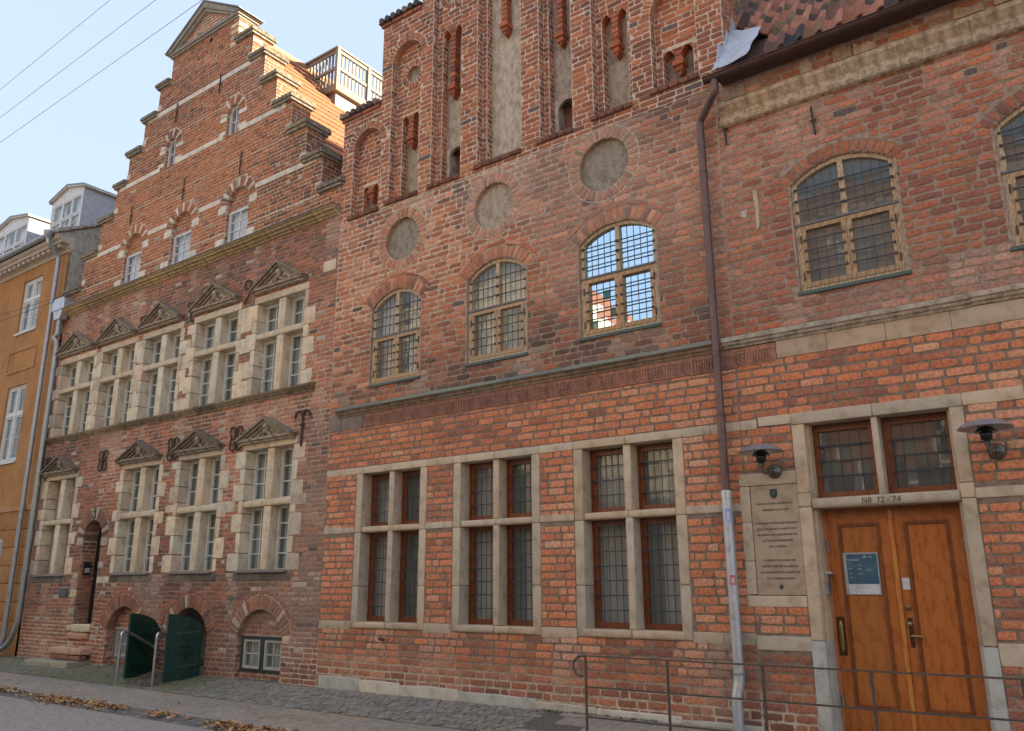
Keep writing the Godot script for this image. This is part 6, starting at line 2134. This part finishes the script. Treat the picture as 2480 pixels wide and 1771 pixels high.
func plaque() -> void:
	var t := thing("memorial_plaque", "sandstone memorial plaque with carved inscription, small green coat of arms on top", "plaque", Vector3(-3.28, 1.46, 0.0))
	var mb := MB.new()
	mb.block(Vector3(-3.562, 1.463, -0.05), Vector3(1, 0, 0), Vector3(0, 1, 0), Vector3(0, 0, 1), 0.56, 1.255, 0.052, 0.006, 0.001, 1.0, Color(0.33, 0.265, 0.19), rng)
	part(t, "slab", mb, "stone")
	var c := Color(0.1, 0.085, 0.06)
	var lines := [["DENNE GAARD ER BYGGET", 425], ["OMKRING AAR 1550", 495], ["—", 565], ["EFTER EN VEKSLENDE SKÆBNE", 643], ["BLEV GAARDEN I AARET 1919", 707], ["SKÆNKET TIL HELSINGØR BY", 771], ["AF TOBAKSFABRIKANT", 835], ["H.P. LUMBYE", 900], ["—", 973], ["I AARENE 1933-1936 LOD", 1050], ["HELSINGØR BY GAARDEN", 1115], ["ISTANDSÆTTE OG INDRETTE", 1180], ["TIL DOMMERGAARD", 1245]]
	for l in lines: lettering(t, l[0], Vector3(-3.28, 2.71 - (l[1] - 225) * 0.00104, 0.0035), 0.023, c, 0.003)
	var sh := MB.new()
	sh.prism(PackedVector2Array([Vector2(-3.322, 2.668), Vector2(-3.322, 2.6), Vector2(-3.312, 2.575), Vector2(-3.28, 2.556), Vector2(-3.248, 2.575), Vector2(-3.238, 2.6), Vector2(-3.238, 2.668)]), Transform3D.IDENTITY, 0.0, 0.012, Color(0.045, 0.11, 0.085))
	sh.box(-3.3, -3.26, 2.61, 2.635, 0.012, 0.016, Color(0.1, 0.17, 0.13))
	sh.box(-3.285, -3.275, 2.59, 2.655, 0.012, 0.017, Color(0.1, 0.17, 0.13))
	part(t, "coat_of_arms", sh, "copper")
	var st := MB.new()
	for k in 4:
		var a := PI * k / 4
		var d := Vector3(cos(a), sin(a), 0) * 0.026
		st.bar(Vector3(-3.28, 1.555, 0.006) - d, Vector3(-3.28, 1.555, 0.006) + d, 0.009, 0.006 + 0.0005 * k, Color(0.06, 0.075, 0.08))
	part(t, "star", st, "iron")

func notice_board() -> void:
	var t := thing("notice_board", "aluminium framed blue and white notice fixed on the left door leaf", "notice board", Vector3(-2.455, 1.47, -0.27))
	var z := -0.262
	var mb := MB.new()
	mb.box(-2.642, -2.268, 1.468, 1.925, -0.28, z, Color(0.42, 0.44, 0.45))
	part(t, "frame", mb, "paint")
	var bl := MB.new()
	bl.box(-2.606, -2.282, 1.582, 1.908, z, z + 0.003, Color(0.05, 0.13, 0.2))
	part(t, "blue_sheet", bl, "paint")
	var wh := MB.new()
	wh.box(-2.606, -2.282, 1.474, 1.582, z, z + 0.003, Color(0.66, 0.67, 0.7))
	part(t, "white_sheet", wh, "paint")
	var tx := MB.new()
	var wc := Color(0.6, 0.66, 0.7)
	var zz := z + 0.0045
	# crest and a two line name at the top right
	for i in 8:
		var a := TAU * i / 8
		tx.box(-2.408 + 0.009 * cos(a) - 0.004, -2.408 + 0.009 * cos(a) + 0.004, 1.877 + 0.011 * sin(a) - 0.004, 1.877 + 0.011 * sin(a) + 0.004, zz, zz + 0.001 + i * 0.0001, wc)
	part(t, "crest", tx, "paint")
	var rows := [["HELSINGØR", -2.352, 1.883, 0.008], ["KOMMUNE", -2.352, 1.871, 0.008], ["Borgerrådgiveren", -2.53, 1.853, 0.013], ["og administration", -2.53, 1.838, 0.011], ["Åbent", -2.575, 1.806, 0.008], ["Telefon", -2.47, 1.798, 0.008], ["Mandag", -2.575, 1.755, 0.008], ["kl. 9 - 15", -2.572, 1.742, 0.008], ["Torsdag", -2.575, 1.705, 0.008], ["kl. 9 - 17", -2.572, 1.692, 0.008], ["Fredag", -2.572, 1.655, 0.008], ["Indgang", -2.47, 1.755, 0.008], ["fra gården", -2.466, 1.74, 0.008], ["Sal og kontor", -2.46, 1.7, 0.008], ["1. sal", -2.475, 1.685, 0.008], ["Kontakt", -2.38, 1.755, 0.008], ["Skriv eller ring", -2.37, 1.742, 0.008], ["til kontoret", -2.373, 1.727, 0.008]]
	for q in rows: lettering(t, q[0], Vector3(q[1], q[2], zz), q[3], wc, 0.0008, "Droid Sans", 400)
	var ln := MB.new()
	ln.box(-2.59, -2.3, 1.778, 1.7795, zz, zz + 0.001, wc)
	part(t, "rule", ln, "paint")
	for q in [["Henvendelse kan også ske", 1.555], ["ved skranken i stueetagen", 1.54], ["alle hverdage", 1.5]]: lettering(t, q[0], Vector3(-2.47, q[1], zz), 0.0075, Color(0.35, 0.36, 0.38), 0.0008, "Droid Sans", 400)

func sticker(t: Node3D, c: Vector3, r: float, h: float, a0: float, a1: float, col: Color) -> void:
	var mb := MB.new()
	for i in 6:
		var a := lerpf(a0, a1, i / 6.0)
		var b := lerpf(a0, a1, (i + 1) / 6.0)
		mb.quad(c + Vector3(r * cos(a), 0, r * sin(a)), c + Vector3(r * cos(b), 0, r * sin(b)), c + Vector3(r * cos(b), h, r * sin(b)), c + Vector3(r * cos(a), h, r * sin(a)), col)
	part(t, "sticker", mb, "paint")

func pipes() -> void:
	# brown gutter over the wing and its downpipe
	var g := thing("roof_gutter", "brown half round gutter along the eave of the pantiled roof", "gutter", Vector3(-3.6, 8.0, 0.45))
	var prof := PackedVector2Array()
	for i in 11: prof.append(Vector2(0.43 + 0.062 * cos(PI + PI * i / 10), 8.055 + 0.065 * sin(PI + PI * i / 10)))
	for i in 11: prof.append(Vector2(0.43 + 0.054 * cos(TAU - PI * i / 10), 8.058 + 0.057 * sin(TAU - PI * i / 10)))
	var gm := MB.new()
	var bc := Color(0.085, 0.047, 0.036)
	gm.prism(prof, Transform3D(Basis(Vector3(0, 0, 1), Vector3(0, 1, 0), Vector3(-1, 0, 0)), Vector3.ZERO), -3.3, 3.6, bc)
	gm.tube([Vector3(-3.6, 8.056, 0.496), Vector3(3.3, 8.056, 0.496)], 0.01, 8, bc)
	part(g, "trough", gm, "brown_metal")
	for k in 7:
		var sm := MB.new()
		var x := -3.1 + k * 0.9
		for i in 10:
			var a := PI + PI * i / 10
			var b := PI + PI * (i + 1) / 10
			sm.quad(Vector3(x - 0.015, 8.055 + 0.068 * sin(a), 0.43 + 0.065 * cos(a)), Vector3(x + 0.015, 8.055 + 0.068 * sin(a), 0.43 + 0.065 * cos(a)), Vector3(x + 0.015, 8.055 + 0.068 * sin(b), 0.43 + 0.065 * cos(b)), Vector3(x - 0.015, 8.055 + 0.068 * sin(b), 0.43 + 0.065 * cos(b)), bc.darkened(0.2))
		part(g, "bracket", sm, "brown_metal")
	var p := thing("downpipe", "downpipe between the houses, brown above and galvanised with stickers below", "downpipe", Vector3(-3.81, 0, 0.12))
	var up := MB.new()
	var pc := Color(0.17, 0.105, 0.095)
	up.tube(bend([Vector3(-3.46, 8.02, 0.42), Vector3(-3.46, 7.84, 0.42), Vector3(-3.81, 7.66, 0.13), Vector3(-3.81, 2.6, 0.13)], 0.06, 4), 0.05, 16, pc)
	part(p, "upper_pipe", up, "brown_metal")
	var lo := MB.new()
	lo.tube(bend([Vector3(-3.81, 2.66, 0.13), Vector3(-3.81, 0.52, 0.13), Vector3(-3.84, 0.36, 0.17), Vector3(-3.84, -0.12, 0.17)], 0.1, 5), 0.062, 18, Color(0.5, 0.53, 0.55))
	lo.tube([Vector3(-3.81, 2.6, 0.13), Vector3(-3.81, 2.675, 0.13)], 0.068, 18, Color(0.55, 0.58, 0.6))
	part(p, "lower_pipe", lo, "zinc")
	for y in [6.9, 4.35, 3.6, 0.6]:
		var cl := MB.new()
		cl.tube([Vector3(-3.81, y - 0.012, 0.13), Vector3(-3.81, y + 0.012, 0.13)], 0.055 if y > 3 else 0.068, 16, pc.darkened(0.2) if y > 3 else Color(0.3, 0.3, 0.31))
		cl.bar(Vector3(-3.81, y, 0.1), Vector3(-3.81, y, 0.0), 0.02, 0.02, Color(0.1, 0.08, 0.07), Vector3(1, 0, 0))
		part(p, "clamp", cl, "iron")
	var c := Vector3(-3.81, 0, 0.13)
	for q in [[2.3, 0.16, 0.5, 1.7, Color(0.35, 0.45, 0.72)], [2.32, 0.1, 0.9, 1.4, Color(0.7, 0.72, 0.78)], [2.1, 0.07, 0.8, 1.6, Color(0.72, 0.72, 0.72)], [1.86, 0.07, 1.2, 1.9, Color(0.7, 0.7, 0.7)], [1.58, 0.11, 0.5, 1.7, Color(0.6, 0.2, 0.22)], [1.6, 0.06, 0.75, 1.4, Color(0.75, 0.5, 0.5)], [1.4, 0.08, 0.7, 1.6, Color(0.66, 0.68, 0.7)], [1.06, 0.07, 0.4, 1.1, Color(0.68, 0.7, 0.7)]]:
		sticker(p, c + Vector3(0, q[0], 0), 0.0635 + (0.0006 if q[1] < 0.1 else 0.0), q[1], q[2], q[3], q[4])
	# zinc pipes of the ochre house
	var a := thing("downpipe", "long grey zinc downpipe on the ochre front", "downpipe", Vector3(-22.13, 0, 0.12), "zinc downpipes at the ochre house")
	var zc := Color(0.33, 0.36, 0.40)
	var am := MB.new()
	am.tube(bend([Vector3(-22.1, 10.72, 0.5), Vector3(-22.1, 10.5, 0.5), Vector3(-22.13, 10.2, 0.15), Vector3(-22.13, 0.35, 0.15), Vector3(-22.2, 0.1, 0.22), Vector3(-22.35, 0.0, 0.3)], 0.12, 4), 0.055, 14, zc)
	am.lathe([Vector2(0.06, 0.0), Vector2(0.14, 0.12), Vector2(0.15, 0.2), Vector2(0.13, 0.2)], Transform3D(Basis.IDENTITY, Vector3(-22.1, 10.62, 0.5)), 14, zc)
	part(a, "pipe", am, "zinc")
	for y in [9.5, 7.2, 5.2, 3.2, 1.4]:
		var cl := MB.new()
		cl.tube([Vector3(-22.13, y - 0.015, 0.15), Vector3(-22.13, y + 0.015, 0.15)], 0.062, 14, zc.darkened(0.2))
		part(a, "collar", cl, "zinc")
	var b := thing("downpipe", "second zinc downpipe with a box head at the edge of the gabled brick house", "downpipe", Vector3(-21.6, 0, 0.13), "zinc downpipes at the ochre house")
	var bm := MB.new()
	bm.tube(bend([Vector3(-21.55, 8.4, 0.16), Vector3(-21.55, 7.9, 0.16), Vector3(-21.65, 7.82, 0.2), Vector3(-21.52, 7.7, 0.15), Vector3(-21.5, 0.7, 0.15), Vector3(-21.75, 0.25, 0.2), Vector3(-22.3, 0.02, 0.3)], 0.2, 5), 0.06, 14, Color(0.3, 0.33, 0.34))
	part(b, "pipe", bm, "zinc")
	var bx := MB.new()
	bx.prism(PackedVector2Array([Vector2(-21.85, 8.55), Vector2(-21.2, 8.55), Vector2(-21.2, 8.75), Vector2(-21.3, 8.86), Vector2(-21.75, 8.86), Vector2(-21.85, 8.75)]), Transform3D.IDENTITY, -0.25, 0.26, Color(0.45, 0.48, 0.5))
	bx.prism(PackedVector2Array([Vector2(-21.7, 8.3), Vector2(-21.4, 8.3), Vector2(-21.3, 8.55), Vector2(-21.8, 8.55)]), Transform3D.IDENTITY, 0.06, 0.24, Color(0.42, 0.45, 0.47))
	part(b, "box_head", bx, "zinc")
	for y in [7.0, 5.6, 4.0, 2.0]:
		var cl := MB.new()
		cl.tube([Vector3(-21.5, y - 0.02, 0.15), Vector3(-21.5, y + 0.02, 0.15)], 0.068, 14, zc.darkened(0.1))
		part(b, "collar", cl, "zinc")

func railing() -> void:
	var t := thing("railing", "low brown painted iron railing with three rails before the double door", "railing", Vector3(-4.95, -0.11, 1.6))
	var c := Color(0.12, 0.1, 0.088)
	for x in [-4.95, -3.98, -2.99, -2.01, -0.86, 0.3, 1.4]:
		var mb := MB.new()
		mb.box(x - 0.012, x + 0.012, -0.13, 0.835, 1.592, 1.608, c)
		part(t, "post", mb, "iron")
	for y in [0.84, 0.525, 0.225]:
		var mb := MB.new()
		mb.box(-4.96, 1.45, y - 0.005, y + 0.01, 1.585, 1.615, c)
		part(t, "rail", mb, "iron")
	var cu := MB.new()
	cu.tube([Vector3(-4.94, 0.846, 1.6), Vector3(-5.04, 0.835, 1.6), Vector3(-5.1, 0.78, 1.6), Vector3(-5.11, 0.71, 1.6), Vector3(-5.07, 0.65, 1.6), Vector3(-5.0, 0.63, 1.6)], 0.014, 8, c)
	part(t, "scroll", cu, "iron")

func small_things() -> void:
	var ic := thing("intercom", "grey keypad entry box with a small hood on the left jamb of double door", "intercom", Vector3(-2.82, 1.48, -0.12))
	var mb := MB.new()
	mb.box(-2.82, -2.79, 1.47, 1.7, -0.21, -0.11, Color(0.36, 0.38, 0.4))
	part(ic, "box", mb, "zinc")
	var hd := MB.new()
	hd.prism(PackedVector2Array([Vector2(-2.82, 1.7), Vector2(-2.73, 1.69), Vector2(-2.735, 1.705), Vector2(-2.82, 1.74)]), Transform3D.IDENTITY, -0.225, -0.095, Color(0.5, 0.47, 0.42))
	part(ic, "hood", hd, "zinc")
	for i in 4:
		for k in 3:
			var bt := MB.new()
			bt.box(-2.79, -2.784, 1.5 + i * 0.035, 1.522 + i * 0.035, -0.195 + k * 0.027, -0.175 + k * 0.027, Color(0.1, 0.1, 0.11))
			part(ic, "button", bt, "paint")
	var i2 := thing("intercom", "dark bell panel with two white name strips inside the arched doorway", "intercom", Vector3(-19.24, 1.85, -0.15))
	var m2 := MB.new()
	m2.box(-19.25, -19.2, 1.84, 2.13, -0.24, -0.09, Color(0.03, 0.03, 0.035))
	part(i2, "box", m2, "paint")
	for k in 2:
		var s := MB.new()
		s.box(-19.2, -19.196, 1.9 + k * 0.05, 1.935 + k * 0.05, -0.225, -0.105, Color(0.7, 0.7, 0.7))
		part(i2, "name_strip", s, "paint")
	var pl := thing("wall_plate", "small dark green metal plate on the brick wall left of the arched doorway", "plate", Vector3(-19.78, 1.45, 0.02))
	var m3 := MB.new()
	m3.block(Vector3(-19.98, 1.35, 0.012), Vector3(1, 0, 0), Vector3(0, 1, 0), Vector3(0, 0, 1), 0.4, 0.2, 0.012, 0.004, 0.0, 1.0, Color(0.05, 0.07, 0.07), rng)
	part(pl, "plate", m3, "paint")
	for k in 3:
		var l := MB.new()
		l.box(-19.86, -19.68, 1.385 + k * 0.045, 1.397 + k * 0.045, 0.024, 0.0255, Color(0.16, 0.19, 0.18))
		part(pl, "text_line", l, "paint")
	# door steps of the merchant's house
	var labels := ["mossy low stone slab, lowest step of the arched doorway", "reddish stone step in the middle of the arched doorway's stair", "narrow upper stone step against the wall below the arched doorway", "pale threshold stone at the foot of the dark arched door"]
	var dims := [[-20.1, -18.25, -0.12, 0.07, 0.0, 0.55, Color(0.26, 0.24, 0.18)], [-19.6, -18.25, 0.17, 0.33, 0.0, 0.28, Color(0.4, 0.25, 0.17)], [-19.3, -18.45, 0.47, 0.62, -0.05, 0.09, Color(0.36, 0.2, 0.13)], [-19.45, -18.45, 0.625, 0.8, -0.34, 0.03, Color(0.46, 0.38, 0.27)]]
	for k in 4:
		var d: Array = dims[k]
		var st := MB.new()
		st.block(Vector3(d[0], d[3] - 0.002 - (d[3] - d[2]), d[4]), Vector3(1, 0, 0), Vector3(0, 1, 0), Vector3(0, 0, 1), d[1] - d[0], d[3] - d[2] - 0.003, d[5] - d[4], 0.035, 0.012, 1.0, d[6], rng)
		solo("stone_step", labels[k], "step", st, "stone", "steps of the arched doorway")
	var rs := thing("step_riser", "row of bricks carrying the reddish middle step of the arched doorway", "brick riser", Vector3(-18.9, 0.07, 0.13))
	for k in 10:
		var rb := MB.new()
		rb.block(Vector3(-19.55 + k * 0.128, 0.07, 0.1), Vector3(1, 0, 0), Vector3(0, 1, 0), Vector3(0, 0, 1), 0.118, 0.095, 0.15, 0.006, 0.003, 1.0, pal_mer(-19.5, 0.3, rng), rng)
		part(rs, "brick", rb, "brick")
	# roof terrace behind the stepped gable
	var t := thing("roof_terrace", "timber balustraded roof terrace on a pale box behind the orange tiles", "terrace", Vector3(-15.8, 13, -5))
	var bx := MB.new()
	bx.box(-16.6, -15.12, 12.5, 14.24, -7.5, -3.12, Color(0.27, 0.26, 0.235))
	part(t, "clad_box", bx, "paint")
	var dk := MB.new()
	dk.box(-16.75, -15.0, 14.24, 14.36, -7.6, -3.02, Color(0.3, 0.24, 0.16))
	part(t, "deck", dk, "wood")
	var wc := Color(0.27, 0.25, 0.2)
	for q in [[-15.06, -3.08], [-15.06, -4.2], [-15.06, -5.35], [-15.06, -6.5], [-16.6, -3.08]]:
		var ps := MB.new()
		ps.box(q[0] - 0.05, q[0] + 0.05, 14.25, 15.52, q[1] - 0.05, q[1] + 0.05, wc)
		part(t, "post", ps, "wood")
	for y in [14.44, 14.95, 15.46]:
		var r1 := MB.new()
		r1.box(-16.55, -15.11, y - 0.045, y + 0.045, -3.1, -3.06, wc)
		part(t, "rail", r1, "wood")
		var r2 := MB.new()
		r2.box(-15.08, -15.04, y - 0.045, y + 0.045, -7.5, -3.13, wc)
		part(t, "rail", r2, "wood")
	var tr := MB.new()
	tr.box(-16.65, -15.0, 15.52, 15.56, -3.15, -3.0, wc.lightened(0.1))
	tr.box(-15.14, -15.0, 15.52, 15.56, -7.5, -3.16, wc.lightened(0.1))
	part(t, "hand_rail", tr, "wood")
	for i in 11:
		var s := MB.new()
		s.box(-16.5 + i * 0.13, -16.44 + i * 0.13, 14.3, 15.44, -3.13, -3.105, wc.darkened(0.2))
		part(t, "slat", s, "wood")
	for i in 32:
		var s := MB.new()
		s.box(-15.11, -15.085, 14.3, 15.44, -3.32 - i * 0.13, -3.25 - i * 0.13, wc.darkened(0.1))
		part(t, "slat", s, "wood")
	# overhead wires
	var dirw := Vector3(-0.99482, 0.080436, -0.0621597)
	var ws := ["uppermost thin overhead wire crossing the sky at top left", "middle thin overhead wire crossing the sky at left", "lowest thin overhead wire crossing the sky beside the stepped gable"]
	var from_ := [Vector3(-21.0, 13.6, 2.6), Vector3(-20.7, 12.7, 2.6), Vector3(-20.4, 11.93, 2.6)]
	for k in 3:
		var wm := MB.new()
		var pts := []
		for i in 15: pts.append(from_[k] + dirw * (26.0 - i * 5.0))
		wm.tube(pts, 0.0055, 5, Color(0.36, 0.37, 0.4))
		solo("overhead_wire", ws[k], "wire", wm, "paint", "overhead wires at the left")
	for k in 2:
		var wm := MB.new()
		var a := Vector3(-21.1, 8.95 - k * 0.06, 0.16)
		var b := Vector3(-33.0, 9.5 + k * -0.5, 0.62)
		var pts := []
		for i in 9:
			var q := i / 8.0
			pts.append(a.lerp(b, q) - Vector3(0, 0.3 * q * (1.0 - q), 0))
		wm.tube(pts, 0.007, 5, Color(0.03, 0.03, 0.03))
		solo("service_cable", ["upper black cable running from the brick gable across the ochre front", "lower black cable running from the brick gable across the ochre front"][k], "cable", wm, "paint", "black cables before the ochre front")

# ------------------------------------------------------------------ across the street and further along: seen in the panes, and they shade the street
func far_house(called: String, label: String, x0: float, x1: float, z: float, height: float, ridge: float, c: Color, facing: float, bays: int, storeys: int, roof_c: Color) -> void:
	var h := thing(called, label, "house", Vector3((x0 + x1) / 2, 0, z))
	var at := FRONT.duplicate()
	at[0] = Vector3(0, 0, z)
	if facing < 0.0:
		at = [Vector3(0, 0, z), Vector3(-1, 0, 0), Vector3(0, 1, 0), Vector3(0, 0, -1)]
	var a := x0 if facing > 0.0 else -x1
	var b := x1 if facing > 0.0 else -x0
	var holes := []
	for i in bays:
		for k in storeys:
			var cx := lerpf(a, b, (i + 0.5) / bays)
			var y := 0.9 + k * (height - 0.6) / storeys
			holes.append([cx - 0.55, cx + 0.55, y, y + 1.75])
	var mb := MB.new()
	pierced(mb, at, a, b, -0.35, height, 0.16, holes, c)
	part(h, "wall", mb, "far_wall")
	for q in holes:
		var w := sub(h, "window")
		var fm := MB.new()
		var o: Vector3 = at[0] - at[3] * 0.1
		var cc := Color(0.7, 0.7, 0.67)
		for e in [[q[0], q[0] + 0.06, q[2], q[3]], [q[1] - 0.06, q[1], q[2], q[3]], [q[0], q[1], q[2], q[2] + 0.06], [q[0], q[1], q[3] - 0.06, q[3]], [(q[0] + q[1]) / 2 - 0.04, (q[0] + q[1]) / 2 + 0.04, q[2], q[3]], [q[0], q[1], q[2] + 1.08, q[2] + 1.15]]:
			fm.obox(o + at[1] * (e[0] + e[1]) / 2 + at[2] * (e[2] + e[3]) / 2, at[1] * (e[1] - e[0]) / 2, at[2] * (e[3] - e[2]) / 2, at[3] * 0.03, cc)
		fm.obox(at[0] - at[3] * 0.0 + at[1] * (q[0] + q[1]) / 2 + at[2] * (q[2] - 0.05), at[1] * 0.62, at[2] * 0.05, at[3] * 0.06, cc)
		part(w, "frame", fm, "paint")
		var gm := MB.new()
		var g0: Vector3 = at[0] - at[3] * 0.11
		gm.quad(g0 + at[1] * q[0] + at[2] * q[2], g0 + at[1] * q[1] + at[2] * q[2], g0 + at[1] * q[1] + at[2] * q[3], g0 + at[1] * q[0] + at[2] * q[3], Color.WHITE)
		part(w, "pane", gm, "glass")
		var bk := MB.new()
		var g1: Vector3 = at[0] - at[3] * 0.16
		bk.quad(g1 + at[1] * q[0] + at[2] * q[2], g1 + at[1] * q[1] + at[2] * q[2], g1 + at[1] * q[1] + at[2] * q[3], g1 + at[1] * q[0] + at[2] * q[3], Color(0.08, 0.08, 0.08))
		part(w, "backing", bk, "dark")
	var body := MB.new()
	var zb := z - 9.0 * facing
	body.box(x0, x1, -0.35, height - 0.01, minf(z - 0.17 * facing, zb), maxf(z - 0.17 * facing, zb), c)
	body.box(x0, x1, height - 0.35, height, minf(z, z + 0.25 * facing), maxf(z, z + 0.25 * facing), c.lightened(0.15))
	part(h, "body", body, "far_wall")
	var rf := MB.new()
	var prof := PackedVector2Array([Vector2(z + 0.35 * facing, height), Vector2((z + zb) / 2, ridge), Vector2(zb, height)])
	rf.prism(prof, Transform3D(Basis(Vector3(0, 0, 1), Vector3(0, 1, 0), Vector3(-1, 0, 0)), Vector3.ZERO), -x1, -x0, roof_c)
	part(h, "roof", rf, "tile")

func surroundings() -> void:
	var red := Color(0.3, 0.12, 0.075)
	far_house("cream_house", "tall cream rendered house across the street, mirrored in the office windows", -23.0, -16.4, 13.6, 12.6, 13.6, Color(0.74, 0.68, 0.53), -1.0, 4, 4, red)
	far_house("low_cream_house", "low cream house across the street, between the tall cream and the red brick house", -16.4, -7.6, 13.6, 8.2, 9.8, Color(0.76, 0.70, 0.56), -1.0, 4, 3, red)
	far_house("red_house", "tall red brick house across the street, mirrored in the panes above the double door", -7.6, 1.0, 13.6, 12.2, 15.0, Color(0.27, 0.125, 0.085), -1.0, 5, 4, red)
	far_house("white_house", "white rendered house across the street at its right end", 1.0, 16.0, 13.6, 8.6, 11.5, Color(0.78, 0.75, 0.68), -1.0, 6, 3, red)
	far_house("yellow_house", "yellow rendered house across the street at its left end", -42.0, -23.0, 13.6, 9.4, 13.0, Color(0.72, 0.58, 0.34), -1.0, 7, 3, red)
	far_house("plain_house", "plain pale house next along the street, right of the long brick house", 3.3, 18.0, -0.05, 8.6, 12.4, Color(0.55, 0.5, 0.42), 1.0, 5, 3, red)
	far_house("grey_house", "grey rendered house further along the street on the right", 18.1, 36.0, -0.05, 9.6, 13.4, Color(0.4, 0.4, 0.4), 1.0, 6, 3, red)

func _ready() -> void:
	rng.seed = 4242
	na.seed = 3
	na.frequency = 0.018
	na.fractal_octaves = 3
	nb.seed = 9
	nb.frequency = 0.011
	nb.fractal_octaves = 4
	nc.seed = 21
	nc.noise_type = FastNoiseLite.TYPE_CELLULAR
	nc.cellular_return_type = FastNoiseLite.RETURN_CELL_VALUE
	nc.frequency = 0.055
	quad_mesh = QuadMesh.new()
	quad_mesh.size = Vector2(1, 1)
	make_camera_and_light()
	make_materials()
	ground()
	merchant_house()
	gothic_house()
	long_house()
	ochre_house()
	surroundings()
	cellar_leaf("green plank cellar door leaf showing its inner face with braces, left of the pair", Vector3(-15.78, -0.07, 0.03), Vector3(-15.47, -0.07, 0.82), true)
	cellar_leaf("green plank cellar door leaf with a wrought iron cross, right of the pair", Vector3(-14.31, -0.06, 0.03), Vector3(-14.255, -0.06, 0.79), false)
	handrail("left of two bent steel handrails at the cellar steps", Vector3(-15.25, -0.12, 1.08), Vector3(-15.42, 0.15, -0.25))
	handrail("right of two bent steel handrails at the cellar steps, with a sticker", Vector3(-14.33, -0.12, 0.93), Vector3(-14.55, 0.12, -0.3))
	pipes()
	wall_lamp("wall lamp over the sandstone plaque, left of the double door", Vector3(-3.28, 3.07, 0.33))
	wall_lamp("wall lamp on the brick right of the double door", Vector3(-0.98, 3.09, 0.33))
	plaque()
	notice_board()
	railing()
	small_things()
	leaves()
